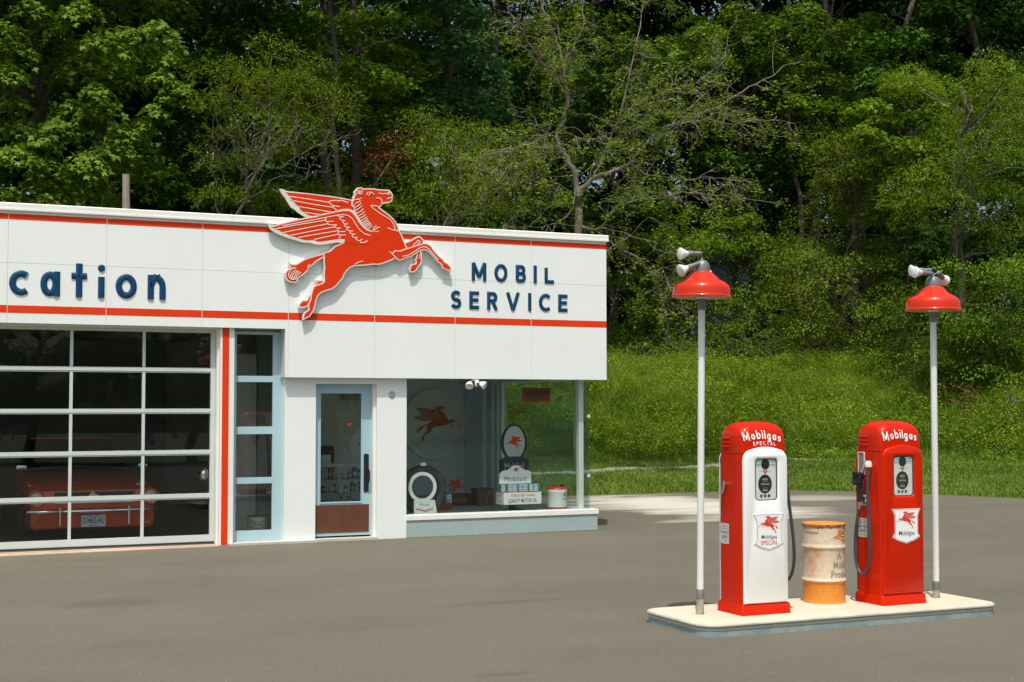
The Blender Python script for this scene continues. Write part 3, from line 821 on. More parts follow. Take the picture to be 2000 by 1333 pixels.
def make_pump(label, loc, panel_mat, special, nozzle_side):
    root = thing('fuel_pump', label, 'fuel pump', loc)
    root['group'] = 'old fuel pumps on the island'
    m = MB(); loft(m, SECT); m.build('cabinet', RED_GLOSS, root, smooth=True)
    m = MB(); loft(m, HEAD); m.build('head', RED_GLOSS, root, smooth=True)
    m = MB(); loft(m, [(0.0, 0.480, 0.385, 0.02), (0.010, 0.476, 0.380, 0.02), (0.075, 0.470, 0.368, 0.02), (0.084, 0.462, 0.358, 0.02)]); m.build('base_skirt', RED_GLOSS, root, smooth=True)
    face = []
    # front shell with the arched top
    hw = 0.212
    out = [(-hw, 0.092), (hw, 0.092), (hw + 0.001, 1.24)]
    out += [(hw - 0.075 + 0.075 * math.cos(R(a)), 1.245 + 0.085 * math.sin(R(a))) for a in (15, 35, 55, 72)]
    out += [(0.085, 1.345), (0.04, 1.352), (0, 1.354), (-0.04, 1.352), (-0.085, 1.345)]
    out += [(-(hw - 0.075 + 0.075 * math.cos(R(a))), 1.245 + 0.085 * math.sin(R(a))) for a in (72, 55, 35, 15)] + [(-hw - 0.001, 1.24)]
    hole = rrect(0.212, 0.338, 0.03, 5, 0.008, 1.088)
    m = MB()
    # rounded rim in three steps, rounded recess in three steps
    steps = [(0.0, -0.166), (0.0, -0.176), (-0.004, -0.184), (-0.012, -0.189)]
    loops = [[(p[0], y, p[1]) for p in (offset_poly(out, d) if d else out)] for d, y in steps]
    nn = len(out)
    for a, b in zip(loops, loops[1:]):
        m.add(a + b, [(i, (i + 1) % nn, nn + (i + 1) % nn, nn + i) for i in range(nn)])
    hsteps = [(0.016, -0.189), (0.007, -0.186), (0.001, -0.178), (0.0, -0.160)]
    hl = [[(p[0], y, p[1]) for p in offset_poly(hole, d)] for d, y in hsteps]
    nh = len(hole)
    for a, b in zip(hl, hl[1:]):
        m.add(a + b, [(i, (i + 1) % nh, nh + (i + 1) % nh, nh + i) for i in range(nh)])
    fo = offset_poly(out, -0.012); fi = offset_poly(hole, 0.016)
    tr = geometry.tessellate_polygon([[Vector((p[0], p[1], 0)) for p in fo], [Vector((p[0], p[1], 0)) for p in fi]])
    m.add([(p[0], -0.189, p[1]) for p in fo + fi], [tuple(t) for t in tr])
    fp = m.build('front_panel', panel_mat, root, smooth=True, angle=40); face.append(fp)
    # the head letters
    m = MB()
    def zf(t):
        b = 1.392 + 0.026 * (1 - (2 * t - 1) ** 2) - 0.004 * t
        return (b, b + 0.047, b + 0.080 - 0.012 * t, -0.28 + 0.32 * t)
    if not special:
        def zf(t):
            b = 1.378 + 0.026 * (1 - (2 * t - 1) ** 2) + 0.004 * t
            return (b, b + 0.049, b + 0.083 - 0.012 * t, -0.28 + 0.32 * t)
    script_word(m, 'Mobilgas', -0.200 if special else -0.190, 0.160, zf, 0.0118, -0.0012, 0.0028)
    bend(m); face.append(m.build('script_lettering', WHITE_GLOSS, root))
    if special:
        m = MB()
        ltr = 'SPECIAL'; x = -0.118; W = 0.235; step = W / 7
        for i, c in enumerate(ltr):
            t = (i + 0.5) / 7
            zb = 1.360 + 0.008 * (1 - (2 * t - 1) ** 2)
            cw = 0.022 if c != 'I' else 0.007
            letter(m, c, x + step * (i + .5) - cw / 2, x + step * (i + .5) + cw / 2, zb, zb + 0.031, 0.0047, -0.001, 0.0016)
        bend(m); face.append(m.build('small_lettering', WHITE_GLOSS, root))
    # dial
    dz = 1.088; dx = 0.008
    dial = MB(); dial.poly_prism(rrect(0.206, 0.332, 0.028, 5, dx, dz), -0.1722, -0.1702)
    do = dial.build('dial_plate', PALE_DIAL, root); face.append(do)
    def dpart(mb, nm, mt, y=None):
        o = mb.build(nm, mt, do); return o
    q = MB(); q.poly_prism(rrect(0.198, 0.05, 0.01, 3, dx, dz + 0.128), -0.1728, -0.1724); dpart(q, 'upper_band', PALE_DIAL2)
    q = MB(); q.poly_prism(ellipse(0.040, 0.043, 28, dx - 0.004, dz + 0.124), -0.1734, -0.1729)
    q.poly_prism(ellipse(0.066, 0.077, 36, dx - 0.008, dz - 0.036), -0.1734, -0.1724)
    for k in (-1, 0, 1): q.poly_prism(ellipse(0.0125, 0.0135, 16, dx - 0.008 + 0.037 * k, dz - 0.132), -0.1734, -0.1724)
    q.box(dx + 0.045, dx + 0.094, -0.1738, -0.1731, dz + 0.121, dz + 0.123); q.box(dx - 0.096, dx - 0.05, -0.1738, -0.1731, dz + 0.121, dz + 0.123)
    q.box(dx - 0.06, dx + 0.045, -0.1732, -0.1724, dz + 0.066, dz + 0.0675)
    dpart(q, 'black_markings', BLACK)
    q = MB()
    q.poly_prism(ellipse(0.019, 0.015, 18, dx - 0.006, dz + 0.072), -0.1738, -0.1734, holes=[ellipse(0.012, 0.009, 18, dx - 0.006, dz + 0.072)[::-1]])
    q.box(dx - 0.014, dx + 0.004, -0.1738, -0.1734, dz + 0.05, dz + 0.056); q.box(dx - 0.01, dx + 0.004, -0.1740, -0.1736, dz + 0.06, dz + 0.065)
    dpart(q, 'red_markings', RPRINT)
    text_mesh('THIS SALE', 0.0135, dx - 0.008, dz - 0.044, -0.1742, WPRINT, 'dial_text', do, bold=0.012, sx=0.95)
    text_mesh('0 0 0', 0.016, dx - 0.008, dz - 0.006, -0.1742, WPRINT, 'dial_text', do, bold=0.03)
    text_mesh('AMOUNT', 0.0055, dx - 0.008, dz - 0.018, -0.1742, WPRINT, 'dial_text', do, sx=1.2)
    text_mesh('GALLONS', 0.0055, dx - 0.008, dz - 0.070, -0.1742, WPRINT, 'dial_text', do, sx=1.2)
    text_mesh('0 0 0', 0.015, dx - 0.008, dz - 0.094, -0.1742, WPRINT, 'dial_text', do, bold=0.03)
    for k in (-1, 0, 1): text_mesh('01'[k % 2], 0.013, dx - 0.009 + 0.037 * k, dz - 0.139, -0.1742, WPRINT, 'dial_text', do, bold=0.01)
    q = MB(); q.poly_prism(rrect(0.214, 0.340, 0.031, 5, 0.008, dz), -0.1785, -0.1700, holes=[rrect(0.200, 0.326, 0.026, 5, 0.008, dz)[::-1]])
    face.append(q.build('window_gasket', GASKET, root))
    q = MB(); q.poly_prism(rrect(0.201, 0.327, 0.026, 5, 0.008, dz), -0.1765, -0.1755); face.append(q.build('window_glass', glass_mat('dial_glass', (1.0, 1.0, 1.0), 0.45) if 'dial_glass' not in MATS else MATS['dial_glass'], root))
    # shield badge
    sx_ = 0.022
    so = MB(); so.poly_prism(offset_poly(shield_outline(sx_, 0.806, 0.29, 0.285), 0.005), -0.1925, -0.1885)
    sh = so.build('shield_badge', WHITE_GLOSS, root); face.append(sh)
    q = MB(); q.poly_prism(shield_outline(sx_, 0.806, 0.29, 0.285), -0.1931, -0.1926); q.build('shield_border', NAVY_FLAT, sh)
    q = MB(); q.poly_prism(offset_poly(shield_outline(sx_, 0.806, 0.29, 0.285), -0.0035), -0.1937, -0.1932); q.build('shield_field', WHITE_GLOSS, sh)
    pr = MATS.get('badge_red') or pmat('badge_red', (0.68, 0.035, 0.02), 0.4)
    mini_horse('horse_emblem', sh, sx_ + 0.002, 0.722 if special else 0.715, 0.215, -0.1940, pr, flip=True, lines=True, lmat=pmat('badge_pink_line', (0.80, 0.35, 0.28), 0.5), depth=0.0006)
    if special:
        text_mesh('Mobilgas', 0.034, sx_, 0.610, -0.1943, NAVY_FLAT, 'badge_text', sh, bold=0.005, sx=0.90)
        text_mesh('SPECIAL', 0.034, sx_ + 0.002, 0.562, -0.1943, pr, 'badge_text', sh, bold=0.012, sx=0.98)
    else:
        text_mesh('Mobilgas', 0.040, sx_, 0.586, -0.1943, NAVY_FLAT, 'badge_text', sh, bold=0.005, sx=0.84)
    # louvres, seams and panels on both flanks
    for sgn in (-1, 1):
        q = MB()
        for k in range(3):
            z = 1.352 + 0.034 * k
            q.add([(sgn * 0.221, 0.10, z), (sgn * 0.221, -0.0, z), (sgn * 0.231, -0.004, z - 0.001), (sgn * 0.231, 0.104, z - 0.001), (sgn * 0.2215, -0.004, z + 0.018), (sgn * 0.2215, 0.104, z + 0.018)],
                  [(0, 1, 2, 3), (3, 2, 4, 5), (1, 4, 2), (0, 3, 5)])
        q.build('louvre', RED_GLOSS, root)
        q = MB()
        q.poly_prism(rrect(0.20, 0.62, 0.012, 3, 0.03, 0.60), sgn * 0.2265, sgn * 0.22, axis='x', chamfer=0.002)
        q.build('service_door', RED_GLOSS, root, smooth=True)
        # notice plate
        q = MB(); q.poly_prism(rrect(0.118, 0.165, 0.006, 3, 0.075, 0.64), sgn * 0.2285, sgn * 0.2268, axis='x'); np_ = q.build('notice_plate', LABEL, root)
        if sgn < 0:
            for tx, tz, ts, tb in (('FOR USE AS A', 0.700, 0.0085, 0), ('MOTOR FUEL ONLY', 0.677, 0.0085, 0), ('CONTAINS', 0.642, 0.017, 0.01), ('LEAD', 0.603, 0.024, 0.012), ('(TETRAETHYL)', 0.578, 0.007, 0)):
                text_mesh(tx, ts, 0.075, tz, -0.2290, BLACK, 'notice_text', np_, bold=tb, sx=0.88 if ts < 0.01 else 0.95, axis='-x')
    # nozzle, hose
    s = -1 if nozzle_side == 'left' else 1
    X = s * 0.226
    q = MB(); q.poly_prism(rrect(0.088, 0.20, 0.012, 4, 0.085, 1.19), X + s * 0.006, X - s * 0.002, holes=[rrect(0.074, 0.186, 0.010, 4, 0.085, 1.19)[::-1]], axis='x')
    q.build('holster_rim', CREAM, root)
    q = MB(); q.poly_prism(rrect(0.074, 0.186, 0.010, 4, 0.085, 1.19), X + s * 0.0008, X - s * 0.002, axis='x'); q.build('holster_back', pmat('holster_grey', (0.22, 0.21, 0.18), 0.5), root)
    hz = [(-0.055, 1.175), (-0.058, 1.12), (-0.06, 1.0), (-0.068, 0.85), (-0.085, 0.70), (-0.098, 0.55), (-0.095, 0.42), (-0.065, 0.31), (-0.01, 0.245), (0.05, 0.265), (0.095, 0.35), (0.112, 0.48), (0.105, 0.62), (0.085, 0.75), (0.070, 0.84)]
    pts = []
    for i, (a, b) in enumerate(hz):
        t = i / (len(hz) - 1)
        pts.append((X + s * (0.035 + (0.075 if s > 0 else 0.030) * math.sin(PI * t) ** 0.8), a, b - (0.04 if s < 0 else 0) * 0))
    # smooth the path
    def cr(P, k=4):
        P = [Vector(p) for p in P]; out_ = []
        for i in range(len(P) - 1):
            p0 = P[max(i - 1, 0)]; p1 = P[i]; p2 = P[i + 1]; p3 = P[min(i + 2, len(P) - 1)]
            for j in range(k):
                t = j / k
                out_.append(0.5 * ((2 * p1) + (p2 - p0) * t + (2 * p0 - 5 * p1 + 4 * p2 - p3) * t * t + (-p0 + 3 * p1 - 3 * p2 + p3) * t ** 3))
        out_.append(P[-1]); return out_
    q = MB(); q.tube(cr(pts), 0.0135, 10); q.build('hose', pmat('worn_hose_rubber', (0.045, 0.052, 0.055), 0.42, vary=(9, .2)), root, smooth=True)
    q = MB(); q.tube([(X + s * 0.035, -0.053, 1.10), (X + s * 0.035, -0.053, 1.165)], 0.017, 12); q.build('hose_collar', SILVER, root, smooth=True)
    q = MB(); q.tube([(X + s * 0.035, 0.071, 0.80), (X + s * 0.035, 0.072, 0.86)], 0.017, 12); q.build('hose_collar', SILVER, root, smooth=True)
    q = MB(); q.lathe([(0.0, 0.052), (0.016, 0.050), (0.026, 0.040), (0.030, 0.022), (0.031, 0.0), (0.0, 0.0)], 18, (X + s * 0.032, -0.05, 1.165)); q.build('swivel_cap', CREAM, root, smooth=True)
    q = MB()
    q.tube([(X + s * 0.034, 0.078, 0.86), (X + s * 0.036, 0.085, 0.97), (X + s * 0.034, 0.07, 1.06), (X + s * 0.03, 0.045, 1.115)], [0.017, 0.021, 0.023, 0.02], 10)
    q.box(X + s * 0.018, X + s * 0.052, 0.07, 0.125, 1.02, 1.10, bev=0.016)
    q.tube([(X + s * 0.036, 0.03, 0.90), (X + s * 0.04, 0.012, 0.97), (X + s * 0.036, 0.025, 1.06)], 0.008, 8)
    q.tube([(X + s * 0.034, 0.075, 0.885), (X + s * 0.036, 0.03, 0.89)], 0.008, 8)
    q.build('nozzle', RUBBER, root, smooth=True)
    q = MB(); q.tube([(X + s * 0.03, 0.05, 1.105), (X + s * 0.022, 0.03, 1.15), (X + s * 0.0, 0.03, 1.22)], 0.010, 10)
    q.build('spout', SILVER, root, smooth=True)
    q = MB(); q.box(X, X + s * 0.012, 0.0, 0.06, 0.83, 0.94, bev=0.003); q.tube([(X + s * 0.012, 0.03, 0.90), (X + s * 0.035, 0.025, 0.93)], 0.011, 10); q.tube([(X + s * 0.02, 0.02, 0.87), (X + s * 0.03, 0.0, 0.88)], 0.009, 8)
    q.build('nozzle_hook', SILVER, root, smooth=True)
    # chrome crank on the other flank
    X = -s * 0.224; s2 = -s
    q = MB()
    q.tube([(X, 0.045, 1.045), (X + s2 * 0.03, 0.045, 1.045)], 0.018, 14)
    q.tube([(X + s2 * 0.026, 0.045, 1.075), (X + s2 * 0.028, 0.050, 1.02), (X + s2 * 0.03, 0.062, 0.975)], [0.016, 0.012, 0.008], 10)
    q.tube([(X + s2 * 0.03, 0.062, 0.975), (X + s2 * 0.05, 0.11, 0.972)], 0.006, 8)
    q.build('crank_handle', SILVER, root, smooth=True)
    q = MB(); q.poly_prism(rrect(0.14, 0.10, 0.006, 3, 0.05, 0.93), X + s2 * 0.004, X, axis='x'); q.build('crank_cover', RED_GLOSS, root)
    # the back carries the same face
    for o in face:
        c = o.copy(); COL.objects.link(c); c.parent = root; c.rotation_euler = (0, 0, PI)
        for ch in list(o.children):
            d = ch.copy(); COL.objects.link(d); d.parent = c
    return root

make_pump('red fuel pump with white front panel, left one on the island', (6.652, 9.905, ISL_Z), WHITE_GLOSS, True, 'right')
make_pump('all red fuel pump with black hose on its left flank, right one on the island', (8.050, 9.905, ISL_Z), RED_GLOSS, False, 'left')

# ------------------------------------------------------------------ lamp posts
POLE_WHITE = pmat('white_pole_paint', (0.72, 0.75, 0.74), 0.4, vary=(2, 0.05))
RUSTY_POLE = pmat('weathered_steel', (0.33, 0.31, 0.27), 0.7, vary=(18, 0.3), base2=(0.20, 0.13, 0.08), thr=(0.5, 0.7), fine=(60, 0.2))
SHADE_RED = pmat('red_porcelain_shade', (0.60, 0.026, 0.001), 0.22, spec=0.3, coat=0.3)
BULB_WHITE = pmat('white_bulb', (0.80, 0.79, 0.77), 0.3)
def make_lamp(label, loc, zr, zp, heads, lean):
    rt = thing('lamp_post', label, 'lamp post', loc)
    rt['group'] = 'lamp posts at the ends of the island'
    rt.rotation_euler = (0, lean, 0)
    h = zr - 0.06
    m = MB(); m.lathe([(0.028, zp), (0.028, h)], 20); m.build('pole', POLE_WHITE, rt, smooth=True)
    m = MB(); m.lathe([(0.034, 0.0), (0.031, 0.03), (0.030, zp - 0.07)], 20); m.build('base_sleeve', RUSTY_POLE, rt, smooth=True)
    m = MB(); m.lathe([(0.033, zp - 0.07), (0.034, zp - 0.005), (0.030, zp + 0.003)], 20); m.build('base_collar', GALV, rt, smooth=True)
    m = MB(); m.lathe([(0.028, h - 0.045), (0.033, h - 0.04), (0.033, h + 0.03), (0.045, h + 0.055), (0.05, h + 0.08)], 20); m.build('top_collar', GALV, rt, smooth=True)
    z = zr
    prof = [(0.243, z), (0.247, z + 0.004), (0.245, z + 0.010), (0.240, z + 0.014), (0.238, z + 0.03), (0.237, z + 0.058), (0.232, z + 0.082), (0.220, z + 0.101), (0.200, z + 0.118), (0.176, z + 0.132), (0.155, z + 0.143), (0.137, z + 0.156), (0.120, z + 0.173), (0.103, z + 0.190), (0.083, z + 0.206), (0.066, z + 0.214)]
    inn = [(r - 0.004, zz - 0.003) for r, zz in prof[1:]][::-1] + [(0.240, z + 0.001)]
    m = MB(); m.lathe(prof, 40); so = m.build('shade', SHADE_RED, rt, smooth=True)
    # white inside of the shade
    m = MB(); m.lathe([(r - 0.0045, zz - 0.004) for r, zz in prof[3:]] , 40)
    m.f = [f for f in m.f if len(f) < 10]
    m.build('shade_lining', CREAM, so, smooth=True)
    m = MB(); m.lathe([(0.066, z + 0.208), (0.066, z + 0.214), (0.064, z + 0.245), (0.060, z + 0.268), (0.052, z + 0.288), (0.034, z + 0.302), (0.014, z + 0.308), (0.008, z + 0.325), (0.0, z + 0.325)], 28); m.build('cap', GALV, rt, smooth=True)
    m = MB(); m.lathe([(0.02, z + 0.13), (0.05, z + 0.06), (0.055, z + 0.02), (0.045, z - 0.01), (0.02, z - 0.03)], 16); m.build('bulb', BULB_WHITE, rt, smooth=True)
    zt = z + 0.325
    for (px, py, pz, dx, dy, dz, bl) in heads:
        d = Vector((dx, dy, dz)).normalized()
        base = Vector((px, py, zt + pz))
        q = MB()
        q.tube([(0.0 if pz > 0 else px * 0.3, 0.0 if pz > 0 else py * 0.3, zt - 0.01 if pz > 0 else zt + pz - 0.02), tuple(base - d * 0.02)], 0.007, 8)
        M_ = d.to_track_quat('Z', 'Y').to_matrix().to_4x4(); M_.translation = base
        w = MB(); w.lathe([(0.0, -0.03), (0.016, -0.028), (0.019, 0.0), (0.020, 0.05), (0.024, 0.055), (0.024, 0.095), (0.0, 0.095)], 16)
        q.add([tuple(M_ @ Vector(p)) for p in w.v], w.f)
        so = q.build('floodlight_socket', GALV, rt, smooth=True)
        w = MB(); w.lathe([(0.0, 0.09), (0.020, 0.092), (0.024, 0.105), (0.045, 0.148), (0.051, 0.162), (0.049, 0.169), (0.030, 0.176), (0.0, 0.178)], 24)
        q = MB(); q.add([tuple(M_ @ Vector(p)) for p in w.v], w.f)
        q.build('floodlight_bulb', BULB_WHITE, so, smooth=True)
    return rt
make_lamp('left lamp post with red shade, two white floodlights at its left', (6.17, 9.96, ISL_Z), 2.575, 0.20,
          [(-0.035, 0.0, 0.035, -0.95, 0.10, -0.06, 0), (-0.072, -0.03, -0.06, -0.93, -0.05, -0.36, 0), (0.055, 0.03, -0.085, 0.55, 0.8, -0.2, 0)], R(0.75))
make_lamp('right lamp post with red shade, floodlights pointing both ways', (8.58, 9.94, ISL_Z), 2.53, 0.145,
          [(-0.065, -0.04, 0.0, -0.97, 0.02, 0.03, 0), (-0.02, 0.03, 0.035, -0.93, 0.32, -0.03, 0), (0.075, 0.0, 0.01, 0.80, 0.52, -0.32, 0)], R(0.15))

# ------------------------------------------------------------------ oil drum
def drum_mat(name, base, rust, scale, thr, streak=None):
    return pmat(name, base, 0.55, vary=(scale, 0.1), base2=rust, thr=thr, fine=(30, 0.08), bump=(14, 0.15, 0.004))
DCREAM = drum_mat('dirty_cream_drum_paint', (0.62, 0.52, 0.39), (0.60, 0.24, 0.06), 4.5, (0.52, 0.72))
DORANGE = drum_mat('orange_drum_paint', (0.70, 0.25, 0.03), (0.62, 0.30, 0.08), 6, (0.5, 0.75))
DRUST = drum_mat('rusty_rim', (0.16, 0.05, 0.02), (0.50, 0.20, 0.05), 30, (0.4, 0.6))
DR = 0.180
DO = (7.545, 10.16, ISL_Z)
dm = thing('steel_drum', 'weathered cream and orange oil drum between the two pumps', 'drum', DO)
m = MB(); m.lathe([(DR + 0.002, 0.0), (DR + 0.004, 0.006), (DR, 0.014), (DR - 0.001, 0.03), (DR - 0.001, 0.165), (DR + 0.003, 0.180), (DR + 0.010, 0.188)], 48)
m.build('lower_wall', DORANGE, dm, smooth=True)
m = MB(); m.lathe([(DR + 0.010, 0.188), (DR + 0.010, 0.196), (DR + 0.002, 0.206), (DR - 0.002, 0.225), (DR - 0.002, 0.445), (DR + 0.002, 0.462), (DR + 0.009, 0.472), (DR + 0.009, 0.480), (DR + 0.001, 0.492), (DR - 0.002, 0.51), (DR - 0.002, 0.655)], 48)
m.f = [f for f in m.f if len(f) < 10]
uw = m.build('upper_wall', DCREAM, dm, smooth=True)
rng = random.Random(5)
m = MB()
n = 64; v = []; drip = [rng.uniform(0.004, 0.022) if i % 2 else 0.003 for i in range(n)]
for k in range(3):
    for i in range(n):
        a = 2 * PI * i / n
        z = [0.672, 0.655, 0.655 - drip[i]][k]
        r = [DR + 0.004, DR + 0.005, DR - 0.0005][k]
        v.append((r * math.cos(a), r * math.sin(a), z))
m.add(v, [(k * n + i, k * n + (i + 1) % n, (k + 1) * n + (i + 1) % n, (k + 1) * n + i) for k in range(2) for i in range(n)])
m.build('rusty_rim', DRUST, dm, smooth=True)
m = MB(); m.lathe([(DR + 0.004, 0.6721), (DR + 0.002, 0.676), (DR - 0.004, 0.676), (DR - 0.008, 0.668), (0.0, 0.666)], 48); m.build('lid', DORANGE, dm, smooth=True)
CAMA = math.atan2(-DO[1], -DO[0])
def wrap_on(o, r, deg):
    me = o.data
    for q in me.vertices:
        a = CAMA + R(deg) + q.co.x / r
        rr = r - q.co.y
        q.co = Vector((rr * math.cos(a), rr * math.sin(a), q.co.z))
GP = pmat('faded_grey_print', (0.16, 0.17, 0.16), 0.6); GRN = pmat('faded_green_print', (0.17, 0.25, 0.22), 0.6)
for tx, cap, z, dg_, mt, b, sx in (('Mobilgrease', 0.024, 0.594, -36, GP, 0.004, 0.85), ('A', 0.056, 0.378, 46, GRN, 0.01, 0.95), ('Mobil', 0.060, 0.300, 50, GRN, 0.01, 0.80), ('Product', 0.060, 0.220, 54, GRN, 0.01, 0.80),
                                     ('OIL CORP', 0.006, 0.244, -42, GP, 0, 1), ('NEW YORK', 0.006, 0.232, -42, GP, 0, 1), ('U.S.A.', 0.006, 0.220, -42, GP, 0, 1)):
    o = text_mesh(tx, cap, 0, z, 0, mt, 'stencil_text', uw, bold=b, sx=sx)
    wrap_on(o, DR - 0.0006, dg_)
hh = mini_horse('faded_horse_emblem', uw, 0, 0.560, 0.20, 0, pmat('faded_orange_print', (0.62, 0.22, 0.06), 0.6), flip=True)
wrap_on(hh, DR - 0.0006, 52)

# ------------------------------------------------------------------ wooden post rising behind the roof
pw = pmat('weathered_wood', (0.26, 0.22, 0.18), 0.85, vary=(9, 0.3), stretch=(6, 6, 0.5), bump=(9, 0.4, 0.02))
m = MB()
rng = random.Random(3)
rings = []
v = []; n = 12
for k, z in enumerate([0, 2, 4, 5.0, 5.4, 5.65, 5.9, 5.98]):
    for i in range(n):
        a = 2 * PI * i / n
        r = 0.075 * (1 + 0.06 * rng.uniform(-1, 1)) - 0.002 * k
        v.append((r * math.cos(a) - 0.004 * k, r * math.sin(a), z + (rng.uniform(-0.03, 0.03) if k == 7 else 0)))
m.add(v, [(k * n + i, k * n + (i + 1) % n, (k + 1) * n + (i + 1) % n, (k + 1) * n + i) for k in range(7) for i in range(n)] + [tuple(7 * n + i for i in range(n))])
po = thing('wooden_post', 'short weathered grey wooden post standing behind the flat roof', 'post', (4.22, 26.4, 0))
m.build('post_shaft', pw, po, smooth=True)
# ------------------------------------------------------------------ things behind the glass
SIGN_WHITE = pmat('sign_white_enamel', (0.78, 0.79, 0.76), 0.35)
SIGN_RED = pmat('sign_red_enamel', (0.62, 0.03, 0.004), 0.35)
SIGN_NAVY = pmat('sign_navy_enamel', (0.010, 0.022, 0.045), 0.35)
TIN_BLUE = pmat('tin_light_blue', (0.50, 0.66, 0.72), 0.3)
PRINT_BLUE = pmat('print_blue', (0.02, 0.14, 0.38), 0.4)
OLIVE_WOOD = pmat('brown_wood', (0.13, 0.06, 0.03), 0.6, vary=(6, 0.3), stretch=(1, 1, 6))

def W(o):  return o
# round enamel sign on the back wall
ds = thing('round_wall_sign', 'large round pale enamel sign with red winged horse on the shop wall', 'sign', (8.75, 22.56, 0.86))
m = MB(); m.lathe([(0.0, 0.035), (0.25, 0.032), (0.5, 0.018), (0.57, 0.006), (0.60, 0.012), (0.605, 0.0), (0.60, -0.01), (0.0, -0.012)], 56)
m.v = [(p[0], -p[2], 0.60 + p[1]) for p in m.v]; m.build('disc', pmat('pale_enamel_disc', (0.78, 0.80, 0.77), 0.3), ds, smooth=True)
mini_horse('horse_emblem', ds, 0.02, 0.61, 0.90, -0.036, SIGN_RED, lines=True, lmat=pmat('grey_line', (0.45, 0.40, 0.38), .5), depth=0.001)

# white wall tyre with its stand card
tc_ = (7.05, 18.64, 0.63)
ty = thing('tyre', 'black tyre standing upright at the left end of the shop window', 'tyre', (7.05, 18.64, 0.262))
def ring_y(mb, prof, c, n=48):
    k = MB(); k.lathe(prof + [prof[0]], n); mb.add([(c[0] + p[0], c[1] + p[2], c[2] + p[1]) for p in k.v], [f for f in k.f if len(f) == 4])
m = MB(); ring_y(m, [(0.215, -0.06), (0.24, -0.085), (0.28, -0.095), (0.315, -0.085), (0.335, -0.06), (0.338, 0.0), (0.335, 0.06), (0.315, 0.085), (0.28, 0.095), (0.24, 0.085), (0.215, 0.06)], (0, 0, 0.345))
for k in range(60):
    a = 2 * PI * k / 60
    for yy in (-0.05, 0.0, 0.05):
        c, s = math.cos(a), math.sin(a)
        q = MB(); q.box(-0.004, 0.004, yy - 0.018, yy + 0.018, 0.334, 0.345)
        m.add([(p[0] * c + p[2] * s, p[1], 0.345 - p[0] * s + p[2] * c) for p in q.v], q.f)
m.build('tread', pmat('tyre_rubber', (0.03, 0.033, 0.036), 0.6, vary=(9, 0.2)), ty, smooth=True)
m = MB(); ring_y(m, [(0.160, -0.015), (0.160, 0.0), (0.208, 0.0), (0.208, -0.015)], (-0.055, -0.13, 0.395)); m.build('whitewall_ring', SIGN_WHITE, ty, smooth=True, angle=30)
tg = MB(); tg.box(-0.065, 0.01, -0.1, -0.098, 0.685, 0.725); tg.build('paper_tag', SIGN_WHITE, ty)
card = thing('stand_card', 'small white card reading Mobil on a trapezoid foot below the tyre'.replace('Mobil', 'five letters'), 'sign', (7.02, 18.46, 0.262))
card['label'] = 'small white trapezoid card sign standing in front of the tyre'
m = MB(); m.poly_prism([(-0.165, 0.03), (0.175, 0.03), (0.140, 0.215), (-0.165, 0.215)], -0.005, 0.005, chamfer=0.001); m.build('card', SIGN_WHITE, card)
pl = [(-0.15, 0.195), (-0.145, 0.115), (0.0, 0.085), (0.118, 0.115), (0.125, 0.195)]
m = MB(); m.poly_prism(pl[::-1], -0.0062, -0.0052, holes=[offset_poly(pl[::-1], -0.004)[::-1]]); m.build('blue_outline', PRINT_BLUE, card)
text_mesh('Mobil', 0.045, -0.012, 0.133, -0.0065, PRINT_BLUE, 'card_text', card, bold=0.0, sx=1.12)
m = MB(); m.poly_prism([(-0.145, 0.105), (0.0, 0.072), (0.12, 0.105), (0.12, 0.092), (0.0, 0.056), (-0.145, 0.092)][::-1], -0.0065, -0.0052); m.build('red_chevron', SIGN_RED, card)

# oil can rack
rk = thing('oil_can_rack', 'white display rack of small oil cans in the middle of the shop window', 'display rack', (8.5, 18.62, 0.262))
def rp(mb, nm, mt, par=rk, **k): return mb.build(nm, mt, par, world=(8.5, 18.62, 0.262), **k)
m = MB(); m.box(8.225, 8.815, 18.50, 18.508, 0.375, 0.545)
m.box(8.225, 8.233, 18.5085, 18.78, 0.375, 0.545); m.box(8.807, 8.815, 18.5085, 18.78, 0.375, 0.545)
fb = rp(m, 'front_board', SIGN_WHITE)
m = MB(); m.box(8.2335, 8.8065, 18.509, 18.78, 0.52, 0.528); rp(m, 'shelf', GALV)
hd = [(8.20, 0.665), (8.70, 0.665), (8.70, 0.80), (8.685, 0.835), (8.65, 0.855), (8.59, 0.862), (8.545, 0.885), (8.52, 0.91), (8.48, 0.925), (8.44, 0.925), (8.40, 0.912), (8.37, 0.885), (8.33, 0.862), (8.27, 0.855), (8.225, 0.835), (8.20, 0.80)]
m = MB(); m.poly_prism(hd, 18.600, 18.606); hb_ = rp(m, 'header_board', SIGN_WHITE)
text_mesh('Mobiloil', 0.072, 8.452, 0.698, 18.5985, NAVY_FLAT, 'header_text', hb_, bold=0.0, sx=0.92, space=1.12, world=(8.5, 18.62, 0.262))
mini_horse('horse_emblem', hb_, 8.455, 0.850, 0.115, 18.5988, SIGN_RED, flip=True, world=(8.5, 18.62, 0.262))
text_mesh("WORLD'S BEST KNOWN", 0.030, 8.52, 0.487, 18.499, SIGN_RED, 'board_text', fb, bold=.01, shear=0.3, sx=0.80, world=(8.5, 18.62, 0.262))
text_mesh('QUALITY MOTOR OIL', 0.055, 8.52, 0.402, 18.499, NAVY_FLAT, 'board_text', fb, bold=.01, sx=0.58, world=(8.5, 18.62, 0.262))
text_mesh('Mobiloil', 0.030, 18.64, 0.405, 8.2242, NAVY_FLAT, 'side_text', fb, bold=0.0, sx=0.9, world=(8.5, 18.62, 0.262), axis='-x')
